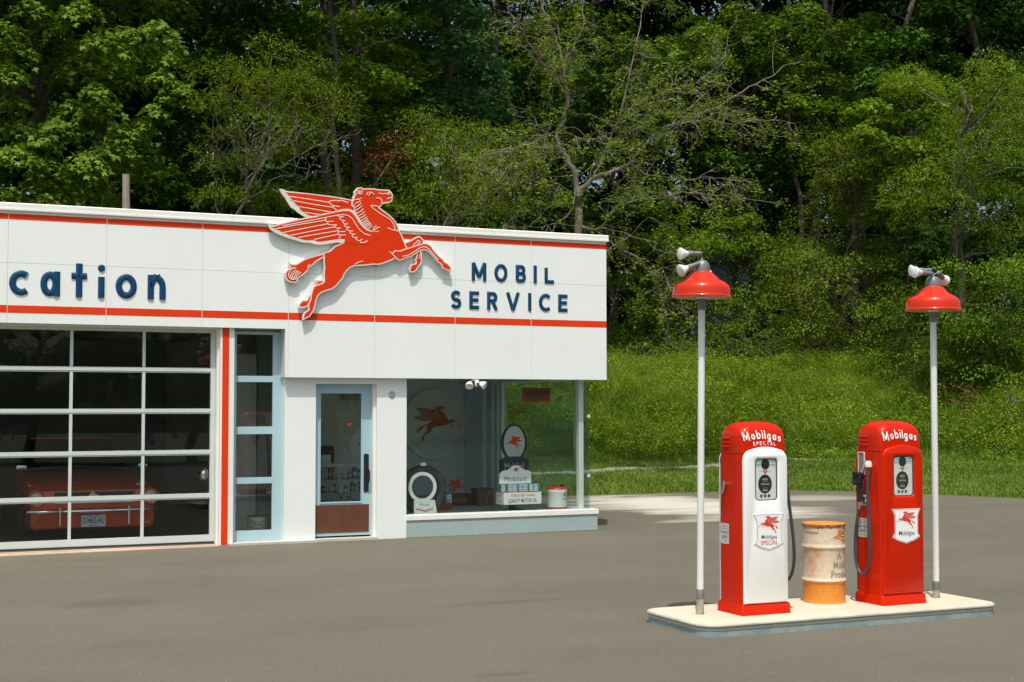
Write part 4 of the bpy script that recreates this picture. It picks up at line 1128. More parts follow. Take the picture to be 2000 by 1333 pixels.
mini_horse('horse_emblem', fb, 18.64, 0.487, 0.07, 8.2243, SIGN_RED, face='-x', flip=True, world=(8.5, 18.62, 0.262))
m = MB()
for x0, dx in ((8.24, 0.03), (8.30, -0.03), (8.74, 0.03), (8.80, -0.03)):
    for y in (18.52, 18.76):
        m.tube([(x0, y, 0.375), (x0 + dx * .6, y, 0.262)], 0.003, 5)
rp(m, 'wire_legs', GALV)
m = MB(); m.box(8.42, 8.47, 18.72, 18.76, 0.262, 0.375); rp(m, 'centre_leg', pmat('dark_green_metal', (0.05, 0.07, 0.04), .5))
can0 = None
for i in range(7):
    x = 8.262 + 0.083 * i + (0.006 if i % 2 else -0.004)
    loc = (x, 18.555 if i != 0 else 18.60, 0.5285)
    if can0 is None:
        c = thing('oil_can', 'x', 'can', loc, 0, 'small oil cans on the rack')
        m = MB(); m.lathe([(0.037, 0.03), (0.037, 0.118), (0.0385, 0.122), (0.0385, 0.126), (0.034, 0.124), (0.0, 0.124)], 24); m.build('tin_wall', TIN_BLUE, c, smooth=True)
        m = MB(); m.lathe([(0.0385, 0.0), (0.0385, 0.004), (0.0372, 0.006), (0.0372, 0.0295)], 24); m.build('red_base_band', SIGN_RED, c, smooth=True)
        for s_, z_, t_ in ((0.013, 0.048, 'Mobiloil'),):
            o = text_mesh(t_, s_, 0, z_, 0, PRINT_BLUE, 'tin_text', c, bold=0.02, sx=.85)
            for q in o.data.vertices:
                a = -PI / 2 + q.co.x / 0.0375; q.co = Vector((0.0378 * math.cos(a), 0.0378 * math.sin(a), q.co.z))
        o = mini_horse('horse_emblem', c, 0, 0.088, 0.045, 0, SIGN_RED, flip=True)
        for q in o.data.vertices:
            a = -PI / 2 + q.co.x / 0.0375; q.co = Vector((0.0380 * math.cos(a), 0.0380 * math.sin(a), q.co.z))
        can0 = c
    else:
        c = copy_tree(can0); c.location = loc
    c.rotation_euler = (0, 0, R([-60, -15, 15, -8, 5, 12, 30][i]))
    c['label'] = ['first', 'second', 'third', 'middle', 'fifth', 'sixth', 'last'][i] + ' small blue and white oil can from the left on the rack'

# five gallon can
fc_ = thing('lubricant_can', 'white can with red lid and red foot band, right of the oil can rack', 'can', (9.115, 18.60, 0.262))
m = MB(); m.lathe([(0.142, 0.055), (0.142, 0.275), (0.145, 0.28), (0.142, 0.285), (0.142, 0.305), (0.146, 0.31)], 40); m.f = [f for f in m.f if len(f) == 4]; cw_ = m.build('wall', SIGN_WHITE, fc_, smooth=True)
m = MB(); m.lathe([(0.143, 0.0), (0.1425, 0.01), (0.1425, 0.0545)], 40); m.build('foot_band', SIGN_RED, fc_, smooth=True)
m = MB(); m.lathe([(0.146, 0.3105), (0.142, 0.322), (0.128, 0.336), (0.115, 0.342), (0.0, 0.342)], 40); m.build('lid', SIGN_RED, fc_, smooth=True)
m = MB(); m.tube([(-0.09, 0, 0.342), (-0.07, -0.01, 0.362), (0, -0.02, 0.356), (0.05, -0.01, 0.362), (0.07, 0, 0.345)], 0.004, 6); m.tube([(0.08, 0, .34), (0.085, 0, .375)], 0.022, 10); m.build('bail_handle', DARK_METAL, fc_, smooth=True)
CAMC = math.atan2(-18.6, -9.115)
for o in (text_mesh('Mobil', 0.035, 0, 0.155, 0, PRINT_BLUE, 'can_text', cw_, bold=0.0), mini_horse('horse_emblem', cw_, 0, 0.225, 0.10, 0, SIGN_RED, flip=True)):
    for q in o.data.vertices:
        a = CAMC + R(52) + q.co.x / 0.143; q.co = Vector((0.1432 * math.cos(a), 0.1432 * math.sin(a), q.co.z))

# upright oval sign
ls = thing('oval_kerb_sign', 'upright dark framed oval sign with red winged horse, behind the oil can rack', 'sign', (8.62, 19.02, 0.262))
def lp(mb, nm, mt, par=ls): return mb.build(nm, mt, par, world=(8.62, 19.02, 0.262))
ov = [(8.62 + 0.205 * math.cos(R(a)) * (1.0), 1.24 + 0.275 * math.sin(R(a))) for a in range(-60, 241, 12)]
fr_ = [(8.385, 0.78), (8.855, 0.78), (8.855, 0.995), (8.80, 1.005), (8.76, 1.03)] + ov[1:-1] + [(8.48, 1.03), (8.44, 1.005), (8.385, 0.995)]
m = MB(); m.poly_prism(fr_, 19.01, 19.03); lf = lp(m, 'frame', SIGN_NAVY)
m = MB(); m.poly_prism([(8.62 + 0.168 * math.cos(R(a)), 1.24 + 0.240 * math.sin(R(a))) for a in range(-58, 239, 8)], 19.0075, 19.0098); lp(m, 'white_field', pmat('pale_sign_field', (0.50, 0.52, 0.52), .4), lf)
mini_horse('horse_emblem', lf, 8.615, 1.23, 0.31, 19.0068, SIGN_RED, flip=True, world=(8.62, 19.02, 0.262), stretch=0.85)
m = MB(); m.box(8.425, 8.815, 19.0075, 19.0098, 0.825, 0.965); m.box(8.43, 8.81, 19.0068, 19.0074, 0.83, 0.96); 
text_mesh('Mobiloil', 0.105, 8.62, 0.845, 19.0072, pmat('pale_sign_lettering', (0.42, 0.44, 0.44), .4), 'sign_text', lf, bold=0.0, sx=0.66, world=(8.62, 19.02, 0.262))
m = MB(); m.tube([(8.62, 19.02, 0.262), (8.62, 19.02, 0.78)], 0.016, 10); lp(m, 'pole', SIGN_NAVY)
m = MB(); m.lathe([(0.15, 0.0), (0.15, 0.01), (0.03, 0.03)], 24, (8.62, 19.02, 0.262)); lp(m, 'foot', SIGN_NAVY)

# hanging sign
hg = thing('hanging_sign', 'small red framed sign hanging high inside the shop window', 'sign', (8.89, 18.82, 1.83))
m = MB(); m.box(-0.225, 0.225, -0.006, 0.006, 0.0, 0.20); m.box(-0.24, 0.24, -0.01, 0.01, 0.2001, 0.212)
for x in (-0.18, 0.18): m.tube([(x, 0, 0.21), (x, 0, 0.72)], 0.003, 5)
hf = m.build('frame', pmat('dull_red_frame', (0.30, 0.05, 0.03), .5), hg)
m = MB(); m.box(-0.17, 0.17, -0.0085, -0.0065, 0.03, 0.165); m.build('field', pmat('dark_olive_field', (0.06, 0.055, 0.045), .5), hf)
text_mesh('Mobil', 0.062, -0.095, 0.07, -0.0095, SIGN_RED, 'sign_text', hf, bold=0.0, sx=0.62); text_mesh('Tires', 0.062, 0.10, 0.07, -0.0095, SIGN_RED, 'sign_text', hf, bold=0.01, sx=0.62)

# low shelf of oddments
def crate(name, label, cat, x0, x1, y0, y1, z0, z1, mt, txt=None, tm=None):
    o = thing(name, label, cat, ((x0 + x1) / 2, (y0 + y1) / 2, z0))
    w, d, h = (x1 - x0) / 2, (y1 - y0) / 2, z1 - z0
    m = MB()
    m.box(-w, w, -d, -d + .012, 0, h, bev=.002); m.box(-w, w, d - .012, d, 0, h, bev=.002)
    m.box(-w, -w + .012, -d + .012, d - .012, 0, h); m.box(w - .012, w, -d + .012, d - .012, 0, h); m.box(-w + .012, w - .012, -d + .012, d - .012, 0, .012)
    b = m.build('box_sides', mt, o)
    if txt: text_mesh(txt, h * .42, 0, h * .26, -d - .001, tm, 'box_text', b, bold=.02, sx=.8)
    return o
crate('bottle_crate', 'dark green crate with orange lettering on the window floor behind the tyre', 'crate', 8.02, 8.42, 20.1, 20.4, 0.262, 0.43, pmat('dark_green_crate', (0.035, 0.05, 0.03), .6), 'MOBIL', pmat('orange_print', (0.55, 0.10, 0.02), .5))
crate('wooden_box', 'plain brown wooden box raised behind the left end of the rack', 'box', 8.43, 8.70, 19.95, 20.2, 0.262, 0.52, OLIVE_WOOD)
crate('tool_box', 'low dark red box on the window floor right of the tyre', 'box', 7.55, 7.78, 19.35, 19.6, 0.262, 0.36, pmat('dull_red_box', (0.28, 0.05, 0.03), .5))
hs2 = thing('small_horse_sign', 'small red winged horse standing on the crate in the shop window', 'sign', (8.22, 20.25, 0.43))
mini_horse('horse_plate', hs2, 0.0, 0.10, 0.36, 0, SIGN_RED, flip=False, depth=0.004)
m = MB(); m.box(-0.12, 0.12, -0.02, 0.03, 0.0, 0.012); m.build('foot', SIGN_RED, hs2)
bc = thing('blue_tin', 'pale blue and white tin between the tyre and the green crate', 'can', (7.80, 19.55, 0.262))
m = MB(); m.lathe([(0.05, 0), (0.05, 0.20), (0.04, 0.215), (0.0, 0.215)], 24); bt = m.build('tin_wall', TIN_BLUE, bc, smooth=True)
o = text_mesh('Mobil', 0.03, 0, 0.11, 0, PRINT_BLUE, 'tin_text', bt, bold=0.0)
for q in o.data.vertices:
    a = -PI / 2 - .35 + q.co.x / 0.05; q.co = Vector((0.0505 * math.cos(a), 0.0505 * math.sin(a), q.co.z))
ch = thing('wire_stand', 'thin bent wire stand beside the green crate', 'stand', (8.45, 19.4, 0.262))
m = MB(); m.tube([(-.12, 0, 0), (-.08, 0, .22), (.0, 0, .24), (.06, 0, .22), (.10, 0, 0)], .006, 6); m.tube([(-.12, .2, 0), (-.08, .2, .22), (.0, .2, .24), (.06, .2, .22), (.10, .2, 0)], .006, 6); m.box(-.07, .05, -.005, .205, .232, .24)
m.build('wire', GALV, ch, smooth=True)

# --- inside the office: glass counter with stock, seen through the door
cn = thing('glass_counter', 'glass display counter full of small tins and boxes behind the shop door', 'display counter', (6.3, 20.3, 0.04))
def cp(mb, nm, mt, par=cn, **k): return mb.build(nm, mt, par, world=(6.3, 20.3, 0.04), **k)
m = MB(); m.box(5.25, 7.3, 20.02, 20.5, 0.04, 0.30); cp(m, 'plinth', pmat('dark_counter_wood', (0.10, 0.055, 0.035), .5))
m = MB(); m.box(5.25, 7.3, 20.0, 20.5, 0.90, 0.93); cp(m, 'counter_top', SIGN_WHITE)
m = MB()
for z in (0.50, 0.70): m.box(5.27, 7.28, 20.04, 20.48, z, z + 0.008)
cp(m, 'shelf', glass_mat('shelf_glass', (0.6, 0.75, 0.68), 0.7))
m = MB()
for x in (5.25, 6.26, 7.27): m.box(x, x + 0.025, 20.0, 20.02, 0.30, 0.90)
cp(m, 'frame', ALU)
rd = random.Random(9)
sc = [(0.75, 0.76, 0.62), (0.12, 0.30, 0.22), (0.50, 0.12, 0.06), (0.85, 0.85, 0.8), (0.10, 0.20, 0.34), (0.45, 0.48, 0.25)]
scn = ['pale', 'dark green', 'red', 'white', 'dark blue', 'olive']
ORDN = ['first', 'second', 'third', 'fourth', 'fifth', 'sixth', 'seventh', 'eighth', 'ninth', 'tenth', 'eleventh', 'twelfth', 'thirteenth', 'fourteenth', 'fifteenth', 'sixteenth', 'seventeenth', 'eighteenth', 'nineteenth', 'twentieth', 'last but two', 'last but one', 'last']
sm = [pmat('stock_colour_%s' % 'abcdef'[i], c, .4) for i, c in enumerate(sc)]
GI = 0
for z in (0.302, 0.5085, 0.7085):
    x = 5.62; ni = 0
    while x < 6.95:
        w = rd.uniform(.04, .09); h = rd.uniform(.08, .17)
        mi_ = rd.randrange(6); mt = sm[mi_]
        nm, ct = ('stock_tin', 'tin') if rd.random() < .5 else ('stock_box', 'box')
        o = thing(nm, '%s %s, %s from the left on the %s shelf of the glass counter' % (scn[mi_], ct, ORDN[min(ni, 22)], {0.302: 'lowest', 0.5085: 'middle', 0.7085: 'top'}[z]), ct, (x + w / 2, 20.14 + rd.uniform(-.03, .1), z), 0, 'small %s stock on the %s shelf of the glass counter' % (ct, {0.302: 'lowest', 0.5085: 'middle', 0.7085: 'top'}[z]))
        m = MB()
        if nm == 'stock_tin': m.lathe([(w / 2, 0), (w / 2, h * .9), (w / 2 * .8, h), (0.0, h)], 14)
        else: m.box(-w / 2, w / 2, -.02, .02, 0, h, bev=.002)
        b = m.build('container', mt, o, smooth=True)
        m = MB(); m.box(-w * .3, w * .3, -w / 2 - .004 if nm == 'stock_tin' else -.0225, -w / 2 + .002 if nm == 'stock_tin' else -.0195, h * .25, h * .6); m.build('paper_label', SIGN_WHITE, b)
        x += w + rd.uniform(.012, .05); ni += 1
fr = thing('framed_photo', 'dark framed picture with a small white card leaning on the counter', 'picture', (6.10, 20.2, 0.93))
m = MB(); m.box(-.17, .15, 0, .02, 0, .26, bev=.004); f0 = m.build('frame', OLIVE_WOOD, fr)
m = MB(); m.box(-.05, .09, -.03, -.02, 0, .13); m.build('card', SIGN_WHITE, f0)
bs = thing('round_button_sign', 'small round white sign with a red horse standing on the glass counter', 'sign', (6.78, 20.42, 0.93))
m = MB(); m.lathe([(0.0, 0.03), (0.18, 0.02), (0.24, 0.0), (0.245, -0.02), (0.0, -0.02)], 36); m.v = [(p[0], -p[2], .26 + p[1]) for p in m.v]; b0_ = m.build('disc', SIGN_WHITE, bs, smooth=True)
mini_horse('horse_emblem', b0_, 0, 0.36, 0.2, -.032, SIGN_RED, flip=True); text_mesh('Mobil', .055, 0, .24, -.032, NAVY_FLAT, 'sign_text', b0_, bold=0.0); text_mesh('SERVICE', .03, 0, .17, -.032, SIGN_RED, 'sign_text', b0_, bold=.01)
ck = thing('wall_light_box', 'pale square box sign high on the shop back wall', 'sign', (7.18, 22.04, 1.87))
m = MB(); m.box(-.22, .22, -.03, .055, 0, .36, bev=.01); b1_ = m.build('case', pmat('cream_case', (.55, .52, .40), .5), ck)
text_mesh('Mobil', .07, 0, .25, -.032, NAVY_FLAT, 'sign_text', b1_, bold=0.0)
m = MB(); m.poly_prism([(-.16, .13), (.0, .08), (.16, .16), (.16, .19), (0, .12), (-.16, .16)], -.033, -.031); m.build('red_chevron', SIGN_RED, b1_)
dc = thing('shield_decal', 'clear shield shaped sticker with a red horse on the door glass', 'sticker', (5.865, 18.284, 1.45))
m = MB(); so_ = shield_outline(0, .11, .155, .165) 
m.poly_prism(so_[::-1], 0, .001, holes=[offset_poly(so_, -.003)[::-1]]); m.build('outline', BLACK, dc)
mini_horse('horse_emblem', dc, 0.0, .075, .075, 0.0, SIGN_RED, flip=True)
sc_ = thing('oil_tin', 'white tin with red lid standing behind the lowest pane of the strip window', 'can', (4.70, 18.58, 0.03))
m = MB(); m.lathe([(0.128, 0.0), (0.128, 0.285), (0.132, 0.29)], 36); m.f = [f for f in m.f if len(f) == 4]; w_ = m.build('wall', SIGN_WHITE, sc_, smooth=True)
m = MB(); m.lathe([(0.132, 0.291), (0.12, 0.305), (0.03, 0.31), (0.028, 0.33), (0.0, 0.33)], 36); m.build('lid', pmat('brown_red_lid', (.35, .09, .05), .4), sc_, smooth=True)
CB = math.atan2(-18.58, -4.70)
hx_ = [(-.10, .235), (-.10, .165), (0, .135), (.10, .165), (.10, .235)]
mm_ = MB(); 
for (a, b2) in zip(hx_, hx_[1:] + hx_[:1]):
    for k in range(6): pass
mm_.stroke([(a[0] + (b2[0] - a[0]) * k / 6, a[1] + (b2[1] - a[1]) * k / 6) for a, b2 in zip(hx_, hx_[1:] + hx_[:1]) for k in range(6)], .006, 0, .0005, closed=True)
ol = mm_.build('red_outline', SIGN_RED, w_)
tx = text_mesh('Mobil', .042, 0, .18, 0, NAVY_FLAT, 'can_text', w_, bold=0.0, sx=1.0)
lb_ = MB(); lb_.poly_prism([(-.16 + .02 * i, .085 + abs(i - 8) * .0035) for i in range(17)] + [(.16 - .02 * i, .0) for i in range(17)], 0, .0004); l1 = lb_.build('lower_print', SIGN_RED, w_)
for o in (ol, tx, l1):
    for q in o.data.vertices:
        a = CB + R(4) + q.co.x / 0.129; r_ = .1286 - q.co.y; q.co = Vector((r_ * math.cos(a), r_ * math.sin(a), q.co.z))

# ------------------------------------------------------------------ the red coupe in the garage
CAR_RED = pmat('car_orange_red_paint', (0.72, 0.085, 0.018), 0.25, coat=0.7)
CO = (2.70, 19.25, 0.03)
car = thing('parked_car', 'old red coupe parked nose first behind the garage door glass', 'car', CO)
m = MB()
def xsec(y, hw, z0, z1, r, crown=0.0, n=5):
    pts = rrect(2 * hw, z1 - z0, r, n, 0, (z0 + z1) / 2)
    return [(p[0], y, p[1] + (crown * (1 - (p[0] / hw) ** 2) if p[1] > (z0 + z1) / 2 else 0)) for p in pts]
secs = [(0.02, .70, .17, .55, .06, 0), (0.05, .78, .15, .64, .07, .01), (0.25, .80, .14, .68, .07, .03), (0.9, .82, .14, .74, .08, .05), (1.7, .83, .14, .80, .09, .05), (2.2, .84, .14, .84, .09, .03), (4.0, .84, .16, .86, .10, .01), (4.5, .80, .22, .84, .10, 0), (4.6, .74, .30, .78, .10, 0)]
v = []; k = len(rrect(1, 1, .1, 5))
for s_ in secs: v += xsec(*s_)
m.add(v, [(j * k + i, j * k + (i + 1) % k, (j + 1) * k + (i + 1) % k, (j + 1) * k + i) for j in range(len(secs) - 1) for i in range(k)] + [tuple(range(k - 1, -1, -1)), tuple((len(secs) - 1) * k + i for i in range(k))])
m.build('body', CAR_RED, car, smooth=True)
m = MB()
cs = [(1.75, .70, .82, .86, .02), (2.35, .60, .82, 1.24, .07), (2.6, .58, .82, 1.27, .07), (3.2, .58, .82, 1.26, .07), (4.1, .66, .82, .88, .03)]
v = []
for y, hw, z0, z1, r in cs: v += xsec(y, hw, z0, z1, min(r, (z1 - z0) / 2.1), 0.01)
m.add(v, [(j * k + i, j * k + (i + 1) % k, (j + 1) * k + (i + 1) % k, (j + 1) * k + i) for j in range(len(cs) - 1) for i in range(k)])
m.build('glasshouse', pmat('dark_car_glass', (0.01, 0.013, 0.014), 0.08), car, smooth=True)
m = MB(); m.box(-.57, .57, 2.4, 3.25, 1.262, 1.285, bev=.01); m.build('roof', CAR_RED, car, smooth=True)
m = MB(); m.tube([(-.70, 1.74, .85), (-.35, 1.70, .885), (0, 1.69, .895), (.35, 1.70, .885), (.70, 1.74, .85)], .008, 6); m.build('windscreen_trim', SILVER, car, smooth=True)
m = MB(); m.box(-.50, .50, -.012, .06, .50, .625); gr = m.build('grille', pmat('black_grille', (.01, .012, .014), .4), car)
m = MB()
for z in (.52, .54, .56, .58, .60): m.box(-.49, .49, -.0165, -.0125, z, z + .005)
m.build('grille_bars', pmat('dark_grille_bars', (.10, .12, .13), .35, metal=.6), gr)
m = MB(); m.box(-.515, .515, -.03, .01, .627, .637); m.box(-.50, .49, -.03, .01, .485, .499); m.tube([(.505, -.02, .492), (.515, -.02, .53), (.515, -.02, .632)], .006, 6); m.tube([(-.505, -.02, .492), (-.515, -.02, .53), (-.515, -.02, .632)], .006, 6)
m.build('grille_surround', SILVER, gr)
ORD0 = ORDER; ORDER = ['far_hindleg', 'far_hindfoot', 'far_foreleg', 'tail', 'body', 'near_foreleg']
mini_horse('pony_emblem', gr, -.06 + .02, .572, .26, -.019, SILVER, depth=.002)
ORDER = ORD0
for sx_ in (-.722, .722):
    m = MB(); ring_y(m, [(.085, -.02), (.10, -.03), (.115, -.01), (.115, .06), (.085, .06)], (sx_, .0, .555), 32); hl_ = m.build('headlight', CAR_RED, car, smooth=True)
    m = MB(); m.lathe([(0, .02), (.05, .015), (.086, .0), (.086, -.03), (0, -.03)], 28); m.v = [(sx_ + p[0], .0 - p[2], .555 + p[1]) for p in m.v]; m.build('lens', pmat('headlight_lens', (.55, .60, .62), .12), hl_, smooth=True)
    m = MB(); ring_y(m, [(.035, -.01), (.045, -.015), (.048, 0), (.035, .01)], (sx_ * .93, .01, .245), 24); m.build('fog_lamp_ring', pmat('brass_ring', (.35, .20, .06), .3, metal=.8), car, smooth=True)
    q = MB(); q.tube([(sx_ * 1.1, 1.1, .80), (sx_ * 1.12, 1.08, .90)], .01, 6); q.box(sx_ * 1.12 - .07, sx_ * 1.12 + .07, 1.04, 1.09, .885, .945, bev=.015); q.build('wing_mirror', SILVER, car, smooth=True)
    m = MB(); m.box(sx_ * .6 - .012, sx_ * .6 + .012, -.10, -.02, .20, .44, bev=.004); m.build('overrider', SILVER, car)
m = MB(); m.tube([(-.84, .25, .385), (-.82, .0, .385), (-.70, -.06, .385), (-.3, -.085, .385), (.3, -.085, .385), (.70, -.06, .385), (.82, .0, .385), (.84, .25, .385)], .022, 10); m.build('bumper', SILVER, car, smooth=True)
m = MB(); m.poly_prism(rrect(.31, .155, .015, 3, -.01, .255), -.045, -.040); lp_ = m.build('licence_plate', pmat('plate_white', (.62, .66, .68), .4), car)
text_mesh('21465-HL', .075, -.01, .222, -.0465, pmat('plate_navy', (.02, .05, .12), .4), 'plate_text', lp_, bold=.01, sx=.62)
text_mesh('NEW YORK', .018, -.01, .311, -.0465, MATS['plate_navy'], 'plate_text', lp_, sx=1.2); text_mesh('HISTORICAL', .014, -.01, .188, -.0465, MATS['plate_navy'], 'plate_text', lp_, sx=1.2)
for (x, y) in ((-.74, .85), (.74, .85), (-.74, 3.7), (.74, 3.7)):
    m = MB(); q = MB(); q.lathe([(.19, -.09), (.27, -.09), (.30, -.07), (.30, .07), (.27, .09), (.19, .09), (.19, -.09)], 32)
    m.add([(x + p[2], y + p[0], .30 - 0 + p[1]) for p in q.v], [f for f in q.f if len(f) == 4]); wh = m.build('wheel', pmat('tyre_rubber', (0.03, 0.033, 0.036), 0.6), car, smooth=True)
    m = MB(); m.add([], []); q = MB(); q.lathe([(.0, -.05), (.19, -.06), (.19, .06), (.0, .05)], 24); m.add([(x + p[2], y + p[0], .30 + p[1]) for p in q.v], q.f); m.build('rim', SILVER, wh, smooth=True)

# ------------------------------------------------------------------ ground
rngn = np.random.default_rng(11)
asp = bpy.data.materials.new('asphalt'); asp.use_nodes = True
nt = asp.node_tree; N = nt.nodes; L = nt.links
b = N['Principled BSDF']; b.inputs['Roughness'].default_value = 0.85; b.inputs['Specular IOR Level'].default_value = 0.25
tc = N.new('ShaderNodeTexCoord')
def noise(scale, detail=4, vec=None, rough=0.55):
    n = N.new('ShaderNodeTexNoise'); n.inputs['Scale'].default_value = scale; n.inputs['Detail'].default_value = detail; n.inputs['Roughness'].default_value = rough
    L.new(vec or tc.outputs['Object'], n.inputs['Vector']); return n.outputs['Fac']
def mrange(v, a, b_, c=0.0, d=1.0):
    n = N.new('ShaderNodeMapRange'); n.inputs['From Min'].default_value = a; n.inputs['From Max'].default_value = b_
    n.inputs['To Min'].default_value = c; n.inputs['To Max'].default_value = d; L.new(v, n.inputs['Value']); return n.outputs['Result']
def mixc(f, a, b_, mode='MIX'):
    n = N.new('ShaderNodeMix'); n.data_type = 'RGBA'; n.blend_type = mode
    if isinstance(f, float): n.inputs['Factor'].default_value = f
    else: L.new(f, n.inputs['Factor'])
    for k, c in (('A', a), ('B', b_)):
        if isinstance(c, tuple): n.inputs[k].default_value = (*c, 1)
        else: L.new(c, n.inputs[k])
    return n.outputs['Result']
def math_(op, a, b_=None):
    n = N.new('ShaderNodeMath'); n.operation = op; n.use_clamp = (op != 'SUBTRACT')
    for i, q in enumerate((a, b_)):
        if q is None: continue
        if isinstance(q, float): n.inputs[i].default_value = q
        else: L.new(q, n.inputs[i])
    return n.outputs[0]
mp = N.new('ShaderNodeMapping'); mp.inputs['Scale'].default_value = (0.25, 1.1, 1); mp.inputs['Rotation'].default_value = (0, 0, R(24)); L.new(tc.outputs['Object'], mp.inputs['Vector'])
col = mixc(mrange(noise(0.45, 6), 0.35, 0.68), (0.108, 0.098, 0.073), (0.127, 0.116, 0.088))
col = mixc(mrange(noise(1.1, 5, mp.outputs[0]), 0.40, 0.95), col, (0.134, 0.122, 0.094))
# aggregate speckle
vo = N.new('ShaderNodeTexVoronoi'); vo.inputs['Scale'].default_value = 85; L.new(tc.outputs['Object'], vo.inputs['Vector'])
spk = mrange(vo.outputs['Distance'], 0.05, 0.75, 0.80, 1.18)
vm = N.new('ShaderNodeVectorMath'); vm.operation = 'SCALE'; L.new(col, vm.inputs[0]); L.new(spk, vm.inputs['Scale'])
col = vm.outputs['Vector']
v2 = N.new('ShaderNodeTexVoronoi'); v2.inputs['Scale'].default_value = 7; L.new(tc.outputs['Object'], v2.inputs['Vector'])
peb = math_('LESS_THAN', v2.outputs['Distance'], 0.055)
col = mixc(math_('MULTIPLY', peb, 0.55), col, (0.36, 0.34, 0.30))
# pale sandy wash near the back edge of the lot
sep = N.new('ShaderNodeSeparateXYZ'); L.new(tc.outputs['Object'], sep.inputs[0])
def blob(cx, cy, rx, ry, soft):
    a = math_('DIVIDE', N_sub(sep.outputs['X'], cx), rx); c = math_('DIVIDE', N_sub(sep.outputs['Y'], cy), ry)
    return a, c
def N_(op, a, b_):
    n = N.new('ShaderNodeMath'); n.operation = op
    for i, q in enumerate((a, b_)):
        if isinstance(q, (int, float)): n.inputs[i].default_value = q
        else: L.new(q, n.inputs[i])
    return n.outputs[0]
def blob(cx, cy, rx, ry):
    a = N_('DIVIDE', N_('SUBTRACT', sep.outputs['X'], cx), rx); c = N_('DIVIDE', N_('SUBTRACT', sep.outputs['Y'], cy), ry)
    return N_('ADD', N_('MULTIPLY', a, a), N_('MULTIPLY', c, c))
mp2 = N.new('ShaderNodeMapping'); mp2.inputs['Scale'].default_value = (0.5, 1.8, 1); mp2.inputs['Rotation'].default_value = (0, 0, R(20)); L.new(tc.outputs['Object'], mp2.inputs['Vector'])
ns = noise(1.3, 6, mp2.outputs[0], 0.6)
def wash(d2, amt):
    e = N_('ADD', N_('SUBTRACT', 1.0, d2), N_('MULTIPLY', N_('SUBTRACT', ns, 0.5), 2.3))
    return math_('MULTIPLY', mrange(e, 0.0, 0.9), amt)
for d2, amt in ((blob(13.2, 22.4, 2.0, 2.7), 0.95), (blob(13.5, 20.4, 1.8, 1.6), 0.85), (blob(16.6, 22.6, 1.6, .8), 0.45), (blob(12.4, 19.0, 1.6, .4), 0.55)):
    col = mixc(wash(d2, amt), col, (0.52, 0.49, 0.42))
for cx, cy, rx, ry in ((2.0, 13.3, .55, .42), (3.9, 8.75, .30, .10), (5.2, 11.9, .9, .16), (10.4, 12.5, .8, .2)):
    e = N_('ADD', N_('SUBTRACT', 1.0, blob(cx, cy, rx, ry)), N_('MULTIPLY', N_('SUBTRACT', ns, 0.5), 1.5))
    col = mixc(math_('MULTIPLY', mrange(e, 0.1, 1.0), 0.38), col, (0.07, 0.064, 0.052))
L.new(col, b.inputs['Base Color'])
bp = N.new('ShaderNodeBump'); bp.inputs['Strength'].default_value = 0.5; bp.inputs['Distance'].default_value = 0.004
L.new(noise(120, 2), bp.inputs['Height']); L.new(bp.outputs[0], b.inputs['Normal'])
m = MB(); m.box(-300, 300, -300, 400, -0.6, 0.0); m.f = m.f[1:2]; m.mi = m.mi[1:2]
tag(m.build('asphalt_lot', asp), kind='structure')
APR = pmat('pinkish_concrete', (0.46, 0.33, 0.25), 0.8, vary=(5, 0.12), fine=(50, .08))
m = MB(); m.poly_prism([(-0.5, 17.80), (1.4, 17.84), (2.4, 17.90), (4.05, 17.985), (4.1, 18.095), (-0.5, 18.095)], 0.012, 0.001, axis='z')
m.box(-0.42, 4.054, 18.096, 18.22, 0.001, 0.016)
tag(m.build('concrete_apron', APR), kind='structure')

# terrain behind the lot
EDGE = np.array([(-60, 26.5), (9, 25.6), (13.2, 25.0), (15.4, 24.93), (16.6, 24.8), (17.5, 24.5), (18.2, 24.0), (18.9, 23.2), (19.5, 22.2), (20.05, 20.75), (20.6, 18), (21, 12), (21.5, -60)], float)
def sdist(X, Y):
    X = np.asarray(X, float); Y = np.asarray(Y, float)
    best = np.full(X.shape, 1e9); sign = np.ones(X.shape)
    for a, b_ in zip(EDGE[:-1], EDGE[1:]):
        d = b_ - a; L2 = (d ** 2).sum()
        t = np.clip(((X - a[0]) * d[0] + (Y - a[1]) * d[1]) / L2, 0, 1)
        dx = X - (a[0] + t * d[0]); dy = Y - (a[1] + t * d[1])
        dist = np.hypot(dx, dy)
        cr = d[0] * dy - d[1] * dx
        upd = dist < best
        best = np.where(upd, dist, best); sign = np.where(upd, np.where(cr > 0, 1, -1), sign)
    return best * sign
def wob(X, Y, f=1.0, a=1.0, ph=0):
    return a * (np.sin(X * 1.7 * f + ph) * np.cos(Y * 1.3 * f - ph) + 0.5 * np.sin(X * 3.9 * f + Y * 2.7 * f + 1.3 + ph) + 0.25 * np.sin(X * 8.1 * f - Y * 6.7 * f + ph))
def height(X, Y):
    X = np.asarray(X, float); Y = np.asarray(Y, float)
    s = sdist(X, Y)
    z = np.where(s < 0, 0.010 + 0.35 * s, 0.010 + 0.05 * s)
    u = np.clip((s - 7.6) / 6.0, 0, 1)
    z = z + 1.95 * (u * u * (3 - 2 * u))
    z = z + np.clip(s - 13.6, 0, 60) * 0.05
    z = z + np.where(s > 0.5, wob(X, Y, 0.35, 0.05) * np.clip(s / 6, 0, 1), 0) + wob(X, Y, 0.9, 0.09, 2) * u
    return z
def hz(x, y): return float(height(np.array([x]), np.array([y]))[0])

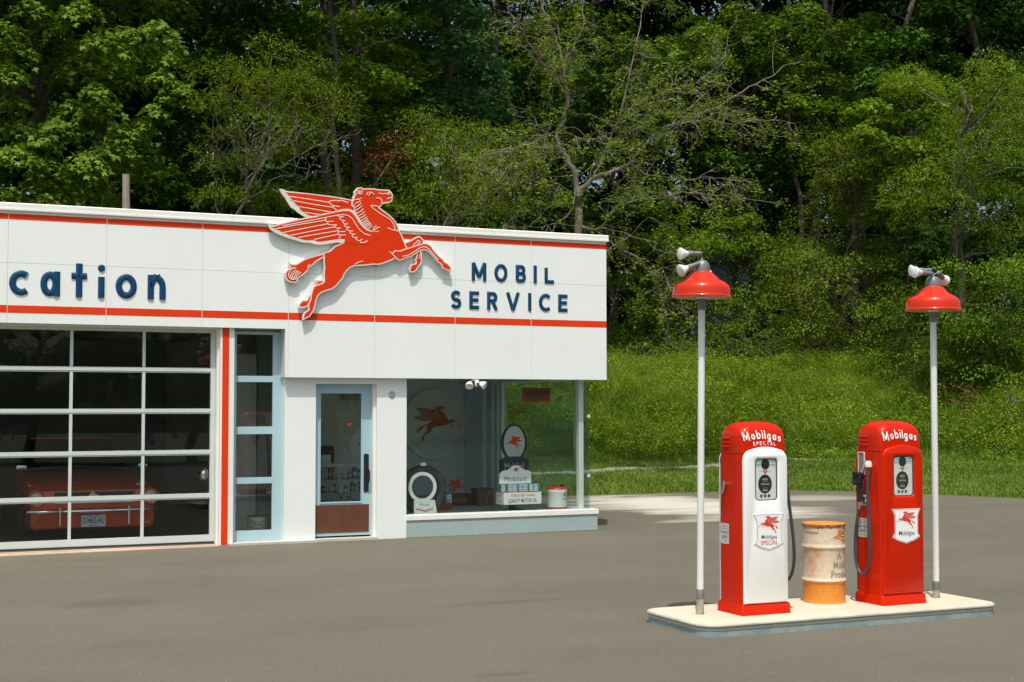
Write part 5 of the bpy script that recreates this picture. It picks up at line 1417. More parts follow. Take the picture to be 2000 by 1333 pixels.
gm = bpy.data.materials.new('bank_soil_and_grass'); gm.use_nodes = True
nt = gm.node_tree; N = nt.nodes; L = nt.links
b = N['Principled BSDF']; b.inputs['Roughness'].default_value = 0.95; b.inputs['Specular IOR Level'].default_value = 0.1
tc = N.new('ShaderNodeTexCoord')
col = mixc(mrange(noise(1.2, 6), 0.35, 0.65), (0.075, 0.105, 0.022), (0.12, 0.15, 0.035))
col = mixc(mrange(noise(14, 5), 0.40, 0.72), col, (0.055, 0.075, 0.018))
at = N.new('ShaderNodeAttribute'); at.attribute_name = 'wood'
col = mixc(at.outputs['Fac'], col, (0.045, 0.032, 0.018))
L.new(col, b.inputs['Base Color'])
xs = np.concatenate([np.arange(-60, 6, 2.0), np.arange(6, 36, 0.25), np.arange(36, 120, 2.5)])
ys = np.concatenate([np.arange(-60, 10, 2.5), np.arange(10, 44, 0.25), np.arange(44, 130, 2.5)])
GX, GY = np.meshgrid(xs, ys); GZ = height(GX, GY)
nx, ny = len(xs), len(ys)
co = np.stack([GX.ravel(), GY.ravel(), GZ.ravel()], 1)
idx = np.arange(nx * ny).reshape(ny, nx)
F4 = np.stack([idx[:-1, :-1], idx[:-1, 1:], idx[1:, 1:], idx[1:, :-1]], -1).reshape(-1, 4)
keep = (GZ.ravel()[F4].max(1) > -0.25)
F4 = F4[keep]

def np_mesh(name, co, faces4, mat, parent=None, attr=None, smooth=False, loc=None):
    """faces4: (n, k) polygon array of one polygon size"""
    me = bpy.data.meshes.new(name)
    k = faces4.shape[1]
    me.vertices.add(len(co)); me.vertices.foreach_set('co', np.ascontiguousarray(co, dtype=np.float32).ravel())
    me.loops.add(faces4.size); me.loops.foreach_set('vertex_index', np.ascontiguousarray(faces4, dtype=np.int32).ravel())
    me.polygons.add(len(faces4))
    me.polygons.foreach_set('loop_start', np.arange(0, faces4.size, k, dtype=np.int32))
    if smooth: me.polygons.foreach_set('use_smooth', np.ones(len(faces4), dtype=bool))
    if attr:
        for an, av in attr.items():
            a = me.attributes.new(an, 'FLOAT', 'POINT'); a.data.foreach_set('value', np.ascontiguousarray(av, dtype=np.float32))
    me.materials.append(mat)
    me.update(calc_edges=True)
    me.validate()
    o = bpy.data.objects.new(name, me); COL.objects.link(o)
    if parent is not None: o.parent = parent
    if loc is not None: o.location = loc
    return o
sg = sdist(co[:, 0], co[:, 1])
o = np_mesh('grassy_bank', co, F4, gm, attr={'wood': np.clip((sg - 13.0) / 2.5, 0, 1)}, smooth=True)
tag(o, kind='structure')

# pale gravel line crossing the lawn
GRAV = pmat('pale_gravel', (0.24, 0.225, 0.19), 0.9, vary=(14, 0.25), bump=(40, 0.6, 0.02))
gl = [(12.0, 28.3), (14.0, 29.0), (15.6, 29.5), (17.6, 29.9), (19.5, 30.2), (21.3, 30.3), (23.2, 30.0), (25, 29.3)]
v = []; f = []
pp = []
for i in range(len(gl) - 1):
    for j in range(8):
        t = j / 8; pp.append((gl[i][0] * (1 - t) + gl[i + 1][0] * t, gl[i][1] * (1 - t) + gl[i + 1][1] * t))
rng = random.Random(8)
for i, (x, y) in enumerate(pp):
    for j, dy in enumerate((-0.34, -0.12, 0.12, 0.34)):
        yy = y + dy * (1 + 0.4 * rng.uniform(-1, 1))
        v.append((x, yy, hz(x, yy) + 0.012 + (0.02 if j in (1, 2) else 0)))
n = len(pp)
m = MB(); m.add(v, [(i * 4 + j, (i + 1) * 4 + j, (i + 1) * 4 + j + 1, i * 4 + j + 1) for i in range(n - 1) for j in range(3)])
tag(m.build('gravel_strip', GRAV, smooth=True), kind='structure')

# ------------------------------------------------------------------ foliage material and leaf builder
def leaf_mat(name, c0, c1, c2, trans=0.30, rough=0.5):
    m = bpy.data.materials.new(name); m.use_nodes = True
    nt = m.node_tree; N = nt.nodes; L = nt.links; N.clear()
    c0 = (c0[0] * .95, c0[1] * 1.05, c0[2]); c1 = (c1[0] * 1.14, c1[1] * 1.24, c1[2] * 1.15); c2 = (c2[0] * 1.28, c2[1] * 1.40, c2[2] * 1.35)
    out = N.new('ShaderNodeOutputMaterial')
    at = N.new('ShaderNodeAttribute'); at.attribute_name = 'rnd'
    cr = N.new('ShaderNodeValToRGB'); cr.color_ramp.elements[0].color = (*c0, 1); cr.color_ramp.elements[1].color = (*c2, 1)
    e = cr.color_ramp.elements.new(0.5); e.color = (*c1, 1)
    L.new(at.outputs['Fac'], cr.inputs['Fac'])
    pb = N.new('ShaderNodeBsdfPrincipled'); pb.inputs['Roughness'].default_value = rough; pb.inputs['Specular IOR Level'].default_value = 0.10
    L.new(cr.outputs['Color'], pb.inputs['Base Color'])
    tl = N.new('ShaderNodeBsdfTranslucent')
    hs = N.new('ShaderNodeHueSaturation'); hs.inputs['Saturation'].default_value = 1.1; hs.inputs['Value'].default_value = 1.3
    L.new(cr.outputs['Color'], hs.inputs['Color']); L.new(hs.outputs['Color'], tl.inputs['Color'])
    mx = N.new('ShaderNodeMixShader'); mx.inputs['Fac'].default_value = trans
    L.new(pb.outputs[0], mx.inputs[1]); L.new(tl.outputs[0], mx.inputs[2]); L.new(mx.outputs[0], out.inputs['Surface'])
    MATS[name] = m
    return m

LEAF = {
 'maple': (np.array([(0, 0, 0), (.10, .34, -.04), (.42, .60, -.14), (.50, .24, 0), (1.05, 0, -.10), (.50, -.24, 0), (.42, -.60, -.14), (.10, -.34, -.04)], float), np.array([(0, 3, 2, 1), (0, 5, 4, 3), (0, 7, 6, 5)])),
 'oval': (np.array([(0, 0, 0), (.45, .26, .05), (1.0, 0, -.05), (.45, -.26, .05)], float), np.array([(0, 3, 2, 1)])),
 'narrow': (np.array([(0, 0, 0), (.40, .15, .03), (1.0, 0, -.10), (.40, -.15, .03)], float), np.array([(0, 3, 2, 1)])),
}
def norm(a): return a / np.maximum(1e-9, np.linalg.norm(a, axis=1, keepdims=True))
def leaves(P, T, Nn, S, kind, rg):
    tmpl, fc = LEAF[kind]
    T = norm(T); B = norm(np.cross(Nn, T)); Nn = np.cross(T, B)
    n = len(P); k = len(tmpl)
    co = (P[:, None, :] + S[:, None, None] * (tmpl[None, :, 0, None] * T[:, None, :] + tmpl[None, :, 1, None] * B[:, None, :] + tmpl[None, :, 2, None] * Nn[:, None, :])).reshape(-1, 3)
    F = (np.arange(n)[:, None, None] * k + fc[None]).reshape(-1, fc.shape[1])
    return co, F, k

DENS = 1.5
def clump_leaves(clumps, dens, size, kind, rg, droop=0.5, flat=0.55, hang=0.25, shell=0.75, tone=None):
    """clumps: rows x, y, z, R.  Leaves sit on ragged, drooping domes"""
    PP, TT, NN, SS, RR = [], [], [], [], []
    for c in clumps:
        x, y, z, Rr = c[:4]
        n = int(dens * DENS * Rr * Rr * 6.5)
        d = norm(rg.normal(size=(n, 3)))
        low = rg.random(n) < 0.10
        d[:, 2] = np.where(low, d[:, 2], np.abs(d[:, 2]) * 0.95 - 0.12)
        # lobed outline so that no clump is a smooth ball
        az = np.arctan2(d[:, 1], d[:, 0]); ph = rg.random(3) * 6.28
        lob = 1 + 0.20 * np.sin(3 * az + ph[0]) + 0.13 * np.sin(5 * az + ph[1]) + 0.12 * np.sin(4 * d[:, 2] * 3 + ph[2])
        rr = Rr * lob * (shell + (1 - shell) * rg.random(n) ** 0.6 * 1.25)
        rr *= np.where(rg.random(n) < 0.08, rg.random(n), 1)
        p = np.stack([x + d[:, 0] * rr, y + d[:, 1] * rr, z + d[:, 2] * rr * flat - hang * (rr * np.hypot(d[:, 0], d[:, 1])) ** 2 / max(Rr, .1)], 1)
        out = d.copy(); out[:, 2] = 0; out = norm(out + rg.normal(size=(n, 3)) * 0.35)
        t = out + rg.normal(size=(n, 3)) * 0.30; t[:, 2] -= droop
        nn = norm(d * np.array([0.55, 0.55, 0.6]) + np.array([0, 0, 0.75]) + rg.normal(size=(n, 3)) * 0.33)
        PP.append(p); TT.append(t); NN.append(nn); SS.append(size * (0.7 + 0.6 * rg.random(n)))
        base = rg.random() * 0.35 if tone is None else tone
        RR.append(np.clip(base + rg.random(n) * 0.65, 0, 1))
    P = np.concatenate(PP); T = np.concatenate(TT); Nn = np.concatenate(NN); S = np.concatenate(SS); Rv = np.concatenate(RR)
    co, F, k = leaves(P, T, Nn, S, kind, rg)
    print('leaves', len(P))
    return co, F, np.repeat(Rv, k)

# ------------------------------------------------------------------ grass and weeds (uncountable)
def blades(X, Y, h, w, lean, rg):
    """one bent three-corner blade (2 quads) for each spot"""
    Z = height(X, Y); n = len(X)
    a = rg.random(n) * 2 * PI
    lx = np.cos(a) * lean * h; ly = np.sin(a) * lean * h
    b2 = rg.random(n) * 2 * PI; wx = np.cos(b2) * w / 2; wy = np.sin(b2) * w / 2
    base = np.stack([X, Y, Z], 1)
    def at(t, ww): 
        c = base + np.stack([lx * t * t, ly * t * t, h * t * (1 - 0.15 * t)], 1)
        o = np.stack([wx * ww, wy * ww, np.zeros(n)], 1)
        return c - o, c + o
    a0, b0 = at(0.0, 1); a1, b1 = at(0.55, 0.8); a2, b2_ = at(1.0, 0.12)
    co = np.stack([a0, b0, a1, b1, a2, b2_], 1).reshape(-1, 3)
    F = (np.arange(n)[:, None, None] * 6 + np.array([(0, 1, 3, 2), (2, 3, 5, 4)])[None]).reshape(-1, 4)
    return co, F, 6
G_LAWN = leaf_mat('mown_grass', (0.10, 0.155, 0.022), (0.145, 0.205, 0.032), (0.22, 0.25, 0.055), 0.40, 0.6)
G_TALL = leaf_mat('tall_grass', (0.095, 0.150, 0.014), (0.17, 0.225, 0.024), (0.29, 0.31, 0.055), 0.42, 0.55)
G_WEED = leaf_mat('weed_leaves', (0.075, 0.138, 0.012), (0.145, 0.212, 0.020), (0.28, 0.32, 0.048), 0.38, 0.5)
rg = np.random.default_rng(21)
def spots(n, s0, s1, x0=9, x1=34, y0=18, y1=41):
    X = rg.uniform(x0, x1, n * 2); Y = rg.uniform(y0, y1, n * 2)
    s = sdist(X, Y); k = (s > s0) & (s < s1)
    X, Y, s = X[k], Y[k], s[k]
    return X[:n], Y[:n], s[:n]
X, Y, s = spots(150000, 0.02, 8.3)
h = 0.045 + 0.05 * rg.random(len(X)) + 0.04 * np.clip(wob(X, Y, 1.2, 0.6), 0, 1) + np.clip(s - 6.5, 0, 2) * 0.05
gy = np.interp(X, [p[0] for p in gl], [p[1] for p in gl])
k = (np.abs(Y - gy) > 0.27 + 0.12 * rg.random(len(X))) | (X < 12) | (X > 25) | (rg.random(len(X)) < 0.10)
X, Y, h = X[k], Y[k], h[k]
co, F, k = blades(X, Y, h, 0.022, 0.5, rg)
tone = np.clip(0.45 + wob(X, Y, 0.5, 0.22) + 0.25 * rg.normal(size=len(X)), 0, 1)
tag(np_mesh('mown_lawn', co, F, G_LAWN, attr={'rnd': np.repeat(tone, k)}), kind='stuff', label='short mown grass between the lot edge and the weedy bank', cat='grass')
X, Y, s = spots(130000, 6.6, 15.0)
s = s + wob(X, Y, 1.1, 0.45, 3); k_ = s > 7.1; X, Y, s = X[k_], Y[k_], s[k_]
pat = wob(X, Y, 0.55, 0.5, 4) - 0.5 * (s < 9) + 0.3 * (s > 10.5)
h = (0.18 + 0.42 * rg.random(len(X)) + 0.30 * pat + 0.35 * (rg.random(len(X)) < 0.06)) * np.clip((s - 6.6) / 1.8, 0.25, 1)
h = np.clip(h, 0.06, 1.1)
co, F, k = blades(X, Y, h, 0.020, 0.45, rg)
tone = np.clip(0.42 + 0.5 * pat + 0.20 * rg.normal(size=len(X)), 0, 1)
tag(np_mesh('tall_grass', co, F, G_TALL, attr={'rnd': np.repeat(tone, k)}), kind='stuff', label='tall unmown grass covering the bank below the trees', cat='grass')
X, Y, s = spots(40000, 6.9, 14.9)
s = s + wob(X, Y, 1.1, 0.45, 3); k_ = s > 7.3; X, Y, s = X[k_], Y[k_], s[k_]
pat = wob(X, Y, 0.7, 0.5, 1)
sel = pat > -0.35
X, Y, s, pat = X[sel], Y[sel], s[sel], pat[sel]
n = len(X); K = 9
hh_ = (0.22 + 0.40 * rg.random(n) + 0.45 * np.clip(pat, 0, 1)) * np.clip((s - 6.8) / 1.6, 0.3, 1)
bz = height(X, Y)
t = rg.random((n, K)) ** 0.7
P = np.stack([(X[:, None] + rg.normal(size=(n, K)) * 0.035 * (1 + t)).ravel(), (Y[:, None] + rg.normal(size=(n, K)) * 0.035 * (1 + t)).ravel(), (bz[:, None] + hh_[:, None] * (0.25 + 0.8 * t)).ravel()], 1)
T = rg.normal(size=P.shape); T[:, 2] = T[:, 2] * 0.4 - 0.1
Nn = norm(rg.normal(size=P.shape) * 0.5 + np.array([0, 0, 1.0]))
S = 0.035 + 0.05 * rg.random(len(P))
co, F, k = leaves(P, T, Nn, S, 'oval', rg)
tone = np.clip(np.repeat(0.38 + 0.6 * pat + 0.15 * rg.normal(size=n), K) + 0.2 * rg.normal(size=len(P)), 0, 1)
tag(np_mesh('bank_weeds', co, F, G_WEED, attr={'rnd': np.repeat(tone, k)}), kind='stuff', label='leafy weeds growing thickly over the bank', cat='weeds')
# bushier plants that break up the bank, paler grey-green ones at its foot
cl1, cl2 = [], []
X, Y, s = spots(900, 8.2, 14.9)
for x, y, q in zip(X, Y, s):
    r = rg.uniform(.13, .34) * (1.25 if q > 12.5 else 1); cl1.append((x, y, float(height(np.array([x]), np.array([y]))[0]) + r * rg.uniform(.5, 1.3), r))
X, Y, s = spots(200, 7.2, 9.2)
for x, y, q in zip(X, Y, s):
    r = rg.uniform(.14, .30); cl2.append((x, y, float(height(np.array([x]), np.array([y]))[0]) + r * .7, r))
co, F, rv = clump_leaves(np.array(cl1), 150, 0.065, 'oval', rg, 0.1, 0.95, 0.0)
tag(np_mesh('bank_bushes', co, F, G_WEED, attr={'rnd': rv}), kind='stuff', label='bushier green plants lumped over the bank', cat='weeds')
co, F, rv = clump_leaves(np.array(cl2), 120, 0.06, 'narrow', rg, -0.2, 0.95, 0.0)
tag(np_mesh('foot_weeds', co, F, leaf_mat('grey_green_weeds', (0.05, 0.09, 0.03), (0.09, 0.14, 0.05), (0.17, 0.21, 0.09), .25), attr={'rnd': rv}), kind='stuff', label='grey green weeds along the foot of the bank', cat='weeds')
# yellow and white flower heads in the weeds
fx_ = []
for (cx, cy, n_) in ((27.2, 26.9, 14), (25.5, 27.8, 10), (20.0, 30.5, 8)):
    fx_.append(np.stack([cx + rg.normal(size=n_) * 0.5, cy + rg.normal(size=n_) * 0.4], 1))
FXY = np.concatenate(fx_); zz = height(FXY[:, 0], FXY[:, 1])
P = np.stack([FXY[:, 0], FXY[:, 1], zz + 0.4 + 0.3 * rg.random(len(zz))], 1)
co, F, k = leaves(np.repeat(P, 4, 0), rg.normal(size=(len(P) * 4, 3)), np.tile([[0.2, -0.6, 0.7]], (len(P) * 4, 1)) + 0.0, np.full(len(P) * 4, 0.035), 'oval', rg)
tag(np_mesh('yellow_flowers', co, F, pmat('yellow_petal', (0.70, 0.52, 0.02), 0.6)), kind='stuff', label='small yellow flowers scattered in the weeds at the right', cat='flowers')
# ------------------------------------------------------------------ trees
M_MAPLE = leaf_mat('maple_leaves', (0.045, 0.090, 0.008), (0.090, 0.150, 0.013), (0.150, 0.200, 0.024), 0.25)
M_BRIGHT = leaf_mat('fresh_green_leaves', (0.055, 0.11, 0.007), (0.105, 0.17, 0.010), (0.18, 0.24, 0.022), 0.32)
M_BLUE = leaf_mat('cool_green_leaves', (0.030, 0.085, 0.026), (0.055, 0.125, 0.036), (0.10, 0.17, 0.055), 0.25)
M_OLIVE = leaf_mat('olive_leaves', (0.050, 0.082, 0.008), (0.095, 0.130, 0.012), (0.175, 0.20, 0.026), 0.3)
M_TUFT = leaf_mat('young_yellow_green_leaves', (0.08, 0.12, 0.012), (0.14, 0.18, 0.020), (0.23, 0.25, 0.04), 0.35)
M_REDLEAF = leaf_mat('dead_red_brown_leaves', (0.07, 0.02, 0.010), (0.12, 0.035, 0.018), (0.18, 0.07, 0.035), 0.2)
M_DARK = leaf_mat('shade_toned_leaves', (0.018, 0.050, 0.005), (0.034, 0.080, 0.007), (0.06, 0.115, 0.012), 0.22)  # shade of the backdrop trees is put into the leaf colour
BARK = pmat('grey_brown_bark', (0.13, 0.105, 0.08), 0.9, vary=(6, 0.35), stretch=(3, 3, 0.6), bump=(12, 0.8, 0.03))
BARK_PALE = pmat('pale_lichened_bark', (0.175, 0.148, 0.112), 0.9, vary=(7, 0.3), stretch=(2, 2, 0.8), bump=(14, 0.6, 0.02))
BARK_DARK = pmat('dark_bark', (0.06, 0.048, 0.038), 0.9, vary=(6, 0.35), stretch=(3, 3, 0.6), bump=(12, 0.8, 0.03))

_th = R(24.3); _p = R(2.546)
def at_px(x, y, Y):
    """world point where the line of sight towards a spot of the photograph reaches depth Y"""
    f = 2777.8; a = x - 1000; b_ = 666.5 - y
    fw = (math.sin(_th) * math.cos(_p), math.cos(_th) * math.cos(_p), math.sin(_p)); ri = (math.cos(_th), -math.sin(_th), 0)
    up = (-math.sin(_th) * math.sin(_p), -math.cos(_th) * math.sin(_p), math.cos(_p))
    r = [ri[i] * a + fw[i] * f + up[i] * b_ for i in range(3)]
    t = Y / r[1]
    return (r[0] * t, Y, 1.8 + r[2] * t)

def hit(x, y):
    Y_ = 20.0
    while Y_ < 70:
        p = at_px(x, y, Y_)
        if p[2] < hz(p[0], p[1]): return Y_
        Y_ += 0.15
    return 45.0
_bx = [1180, 1300, 1500, 1600, 1750, 1850, 2000]; _by = [715, 712, 712, 715, 745, 790, 820]
def BY(x):
    x = min(max(x, 1180), 2000)
    return hit(x, float(np.interp(x, _bx, _by)))
_BYC = {x: BY(x) for x in range(1150, 2101, 50)}
def BYf(x): return float(np.interp(x, sorted(_BYC), [_BYC[k] for k in sorted(_BYC)]))
print('boundary', {k: round(v, 1) for k, v in _BYC.items()})
def gnarly(rd, p0, p1, r0, r1, k=7, wig=0.08, sag=0.0):
    p0 = Vector(p0); p1 = Vector(p1); L_ = (p1 - p0).length
    pts = []; rs = []
    off = Vector((0, 0, 0))
    for i in range(k + 1):
        t = i / k
        if 0 < i < k: off = off * 0.6 + Vector((rd.gauss(0, 1), rd.gauss(0, 1), rd.gauss(0, 1))) * wig * L_ * 0.5
        q = p0.lerp(p1, t) + (off if 0 < i < k else Vector((0, 0, 0)))
        q.z -= sag * L_ * (1 - (2 * t - 1) ** 2) * -1
        pts.append(q); rs.append(r0 + (r1 - r0) * t ** 0.8)
    return pts, rs

def limb_mesh(rd, base, top, r0, clumps, nlimb, lean=0.04, trunk_r1=0.06):
    m = MB()
    trunk_r1 = min(trunk_r1, r0 * 0.35)
    tp, tr = gnarly(rd, base, top, r0, trunk_r1, 10, lean)
    m.tube(tp, tr, 9)
    cl = sorted(clumps, key=lambda c: -c[3])[:nlimb]
    for c in cl:
        q = Vector(c[:3])
        # leave the trunk lower than the clump
        best = min(range(1, len(tp)), key=lambda i: abs(tp[i].z - (q.z - 0.45 * (Vector((q.x, q.y, 0)) - Vector((tp[i].x, tp[i].y, 0))).length)))
        p0 = tp[best]
        rr = min(max(0.022, tr[best] * 0.45), r0 * 0.6)
        pts, rs = gnarly(rd, p0, q, rr, min(0.012, rr * .4), 6, 0.10, 0.05)
        m.tube(pts, rs, 5, cap=False)
    return m

def make_tree(name, label, cat, base, top, r0, clumps, leafmat, kind, size, dens, seed, bark=BARK, group=None, nlimb=30, droop=.5, flat=.55, hang=.25, tone=None, fname='foliage'):
    rd = random.Random(seed); rgt = np.random.default_rng(seed)
    rt = thing(name, label, cat, base, 0, group)
    cl = [(c[0] - base[0], c[1] - base[1], c[2] - base[2], c[3]) for c in clumps]
    m = limb_mesh(rd, (0, 0, -0.2), (top[0] - base[0], top[1] - base[1], top[2] - base[2]), r0, cl, nlimb)
    m.build('trunk', bark, rt, smooth=True)
    co, F, rv = clump_leaves(np.array(cl), dens, size, kind, rgt, droop, flat, hang, tone=tone)
    np_mesh(fname, co, F, leafmat, rt, attr={'rnd': rv})
    return rt

def crown(rd, c, rx, ry, rz, n, r0, r1, bottom=-1.0):
    """clump centres filling an ellipsoid, denser towards its skin"""
    out = []
    while len(out) < n:
        d = Vector((rd.gauss(0, 1), rd.gauss(0, 1), rd.gauss(0, 1))).normalized()
        if d.z < bottom: continue
        u = rd.uniform(0.35, 1.0) ** 0.5
        out.append((c[0] + d.x * rx * u, c[1] + d.y * ry * u, c[2] + d.z * rz * u, rd.uniform(r0, r1)))
    return out

# --- the big maple at the left with layered leaf domes
rd = random.Random(101)
MPX = [(31, 85, 38), (10, 45, 28), (95, 48, 38), (140, 132, 36), (252, 62, 46), (285, 78, 30), (196, 68, 34), (240, 98, 26), (308, 48, 36), (338, 82, 24), (332, 105, 22), (248, 142, 32), (190, 166, 26), (318, 140, 28), (350, 170, 36),
       (150, 212, 52), (205, 200, 34), (112, 238, 34), (245, 248, 34), (45, 240, 36), (75, 268, 30), (31, 295, 42), (95, 308, 26), (222, 285, 42), (172, 308, 40), (250, 300, 28), (84, 358, 54), (21, 372, 32), (120, 378, 34), (157, 12, 38), (60, 8, 34), (100, 330, 30), (8, 130, 40), (28, 190, 28), (300, 205, 24), (275, 235, 24)]
cl = []
for (x, y, w) in MPX:
    Yd_ = rd.uniform(30.2, 32.0)
    p = at_px(x, y, Yd_); k = w / 84.0 * 1.02
    cl.append((p[0], p[1], p[2] - 0.10, k * 1.08))
for i in range(9):                                   # darker inner domes behind
    p = at_px(rd.uniform(-60, 380), rd.uniform(-60, 430), rd.uniform(32.2, 35)); cl.append((*p, rd.uniform(0.6, 1.0)))
for i in range(55):                                   # out-of-view crown overhead and to the left, thickened to shade inner domes
    p = at_px(rd.uniform(-420, 350), rd.uniform(-420, -40), rd.uniform(30.5, 34.5)); cl.append((*p, rd.uniform(0.7, 1.2)))
for i in range(16):
    p = at_px(rd.uniform(-420, -60), rd.uniform(-30, 450), rd.uniform(30.5, 36)); cl.append((*p, rd.uniform(0.6, 1.0)))
mb_ = (3.6, 33.6, hz(3.6, 33.6))
make_tree('maple_tree', 'big dark maple with layered domes of leaves, leftmost behind the station roof', 'tree', mb_, (3.4, 33.4, 14.5), 0.30, cl, M_MAPLE, 'maple', 0.125, 80, 7, BARK_DARK, nlimb=50, droop=.75, flat=.48, hang=.42)

# --- feathery tree beside it
rd = random.Random(102)
cl = []
for (x, y, w) in [(430, 150, 50), (470, 200, 60), (420, 215, 45), (520, 170, 55), (560, 120, 45), (580, 180, 60), (620, 210, 55), (660, 190, 45), (500, 250, 50), (440, 270, 40), (600, 255, 45), (650, 240, 40), (540, 220, 55), (680, 225, 35),
                  (410, 330, 30), (470, 320, 35), (430, 385, 38), (500, 380, 38), (460, 400, 40), (395, 300, 26), (540, 300, 36), (545, 385, 30), (480, 140, 36), (620, 140, 36), (520, 90, 34), (400, 390, 30), (575, 400, 26)]:
    p = at_px(x, y, rd.uniform(28.6, 30.6)); cl.append((*p, w / 90.0 * 1.05))
b0 = at_px(455, 440, 29.6)
base = (b0[0], 29.6, hz(b0[0], 29.6))
for i in range(14):
    p = at_px(rd.uniform(390, 680), rd.uniform(90, 420), rd.uniform(30.4, 31.6)); cl.append((*p, rd.uniform(.4, .65)))
rt = make_tree('feathery_tree', 'olive green small leaved tree with pale thin stems, left of the winged horse', 'tree', base, at_px(480, 330, 29.6), 0.055, cl, M_OLIVE, 'narrow', 0.09, 170, 8, BARK_PALE, nlimb=14, droop=.15, flat=.85, hang=.05)
m = MB()
for (x0, y0, x1, y1, r) in ((455, 430, 525, 245, .05), (470, 370, 585, 235, .035), (440, 360, 395, 240, .03), (520, 300, 610, 250, .025), (490, 330, 500, 200, .03), (540, 330, 640, 265, .025), (460, 400, 600, 330, .028), (430, 420, 410, 300, .03), (500, 290, 560, 170, .025), (470, 350, 440, 230, .025), (530, 370, 650, 330, .018), (440, 320, 380, 330, .015)):
    a = at_px(x0, y0, 29.5); c = at_px(x1, y1, rd.uniform(28.7, 29.6))
    r *= 0.55; pts, rs = gnarly(rd, a, c, r, r * 0.3, 8, 0.07); m.tube([tuple(Vector(p) - Vector(base)) for p in pts], rs, 6)
    for q in range(5):
        s0 = pts[rd.randint(2, 7)]; e = s0 + Vector((rd.gauss(0, .35), rd.gauss(0, .3), rd.uniform(0.1, .7)))
        p2, r2 = gnarly(rd, s0, e, r * 0.3, 0.004, 4, 0.1); m.tube([tuple(Vector(p) - Vector(base)) for p in p2], r2, 4)
m.build('stem', BARK_PALE, rt, smooth=True)

# --- the sparse old tree in the middle with bare crooked limbs
rd = random.Random(103)
HY = 29.5
hb = at_px(1128, 520, HY)
HB = (hb[0], HY, hz(hb[0], HY))
hero = thing('gnarled_tree', 'sparse old tree with bare crooked grey limbs above the right half of the roof', 'tree', HB)
def PX(l, dy=0.0): return [Vector(at_px(x, y, HY + d + dy)) for (x, y, d) in l]
LIMBS = [
 ([(1128, 560, 0), (1130, 480, 0), (1132, 420, 0), (1128, 370, 0)], .165, .14),
 ([(1128, 372, 0), (1118, 330, 0), (1098, 295, .1), (1086, 270, .2), (1100, 235, .2), (1108, 190, .3), (1100, 150, .3), (1092, 100, .3), (1075, 50, .4), (1055, 0, .5), (1050, -40, .5)], .115, .03),
 ([(1100, 180, .3), (1085, 150, 0), (1060, 120, -.2), (1035, 85, -.3), (1010, 50, -.4), (990, 5, -.5), (980, -40, -.5)], .06, .02),
 ([(1092, 160, .3), (1100, 120, .1), (1125, 85, 0), (1138, 40, 0), (1140, 0, 0), (1150, -40, 0)], .045, .018),
 ([(1132, 375, 0), (1160, 350, -.2), (1200, 335, -.4), (1230, 315, -.5), (1265, 280, -.6), (1300, 250, -.8), (1340, 232, -.9), (1400, 210, -1.0), (1450, 180, -1.1), (1490, 155, -1.2), (1545, 125, -1.2)], .10, .012),
 ([(1265, 282, -.6), (1290, 262, -.8), (1330, 240, -1.2), (1380, 235, -1.4), (1430, 242, -1.5), (1480, 235, -1.6), (1540, 240, -1.6)], .04, .008),
 ([(1300, 250, -.8), (1340, 215, -.6), (1395, 165, -.5), (1405, 120, -.4), (1420, 90, -.4)], .03, .008),
 ([(1160, 350, -.2), (1180, 300, -.3), (1205, 240, -.4), (1225, 160, -.4), (1245, 80, -.3), (1260, 0, -.2), (1265, -40, -.2)], .045, .015),
 ([(1205, 240, -.4), (1240, 205, -.6), (1290, 185, -.8), (1340, 168, -.9), (1390, 160, -1)], .03, .008),
 ([(1130, 440, 0), (1165, 450, -.5), (1185, 430, -.9), (1200, 410, -1.1), (1235, 395, -1.3), (1290, 385, -1.5), (1350, 378, -1.6), (1410, 385, -1.7), (1460, 390, -1.8)], .06, .01),
 ([(1165, 450, -.5), (1200, 480, -1.0), (1240, 500, -1.3), (1275, 540, -1.5), (1290, 580, -1.6), (1300, 610, -1.7)], .035, .008),
 ([(1170, 445, -.5), (1215, 455, -1.2), (1260, 470, -1.5), (1290, 500, -1.7), (1310, 560, -1.8)], .035, .008),
 ([(1125, 400, 0), (1090, 360, -.5), (1050, 350, -.9), (1000, 355, -1.1), (960, 372, -1.2)], .03, .008),
 ([(1098, 295, .1), (1060, 300, -.6), (1020, 318, -1.0), (980, 330, -1.2), (950, 322, -1.2)], .028, .008),
 ([(1105, 285, .1), (1070, 285, -.4), (1030, 280, -.8), (985, 295, -1.0)], .03, .008),
 ([(1128, 372, 0), (1110, 420, -.6), (1070, 440, -1.0), (1020, 445, -1.2), (985, 440, -1.2)], .025, .008),
 ([(1150, 330, -.2), (1165, 310, -.6), (1150, 280, -.9), (1110, 262, -1.0), (1070, 262, -1.1)], .025, .008),
 ([(1230, 315, -.5), (1260, 340, -.9), (1310, 345, -1.2), (1365, 350, -1.4), (1420, 352, -1.5)], .025, .008),
 ([(1230, 315, -.5), (1240, 270, -.9), (1280, 220, -1.2), (1310, 170, -1.3)], .025, .008),
]
wood = MB()
tips = []
def smooth_path(P, k=3):
    out = []
    for i in range(len(P) - 1):
        p0 = P[max(i - 1, 0)]; p1 = P[i]; p2 = P[i + 1]; p3 = P[min(i + 2, len(P) - 1)]
        for j in range(k):
            t = j / k
            out.append(0.5 * ((2 * p1) + (p2 - p0) * t + (2 * p0 - 5 * p1 + 4 * p2 - p3) * t * t + (-p0 + 3 * p1 - 3 * p2 + p3) * t ** 3))
    out.append(P[-1]); return out
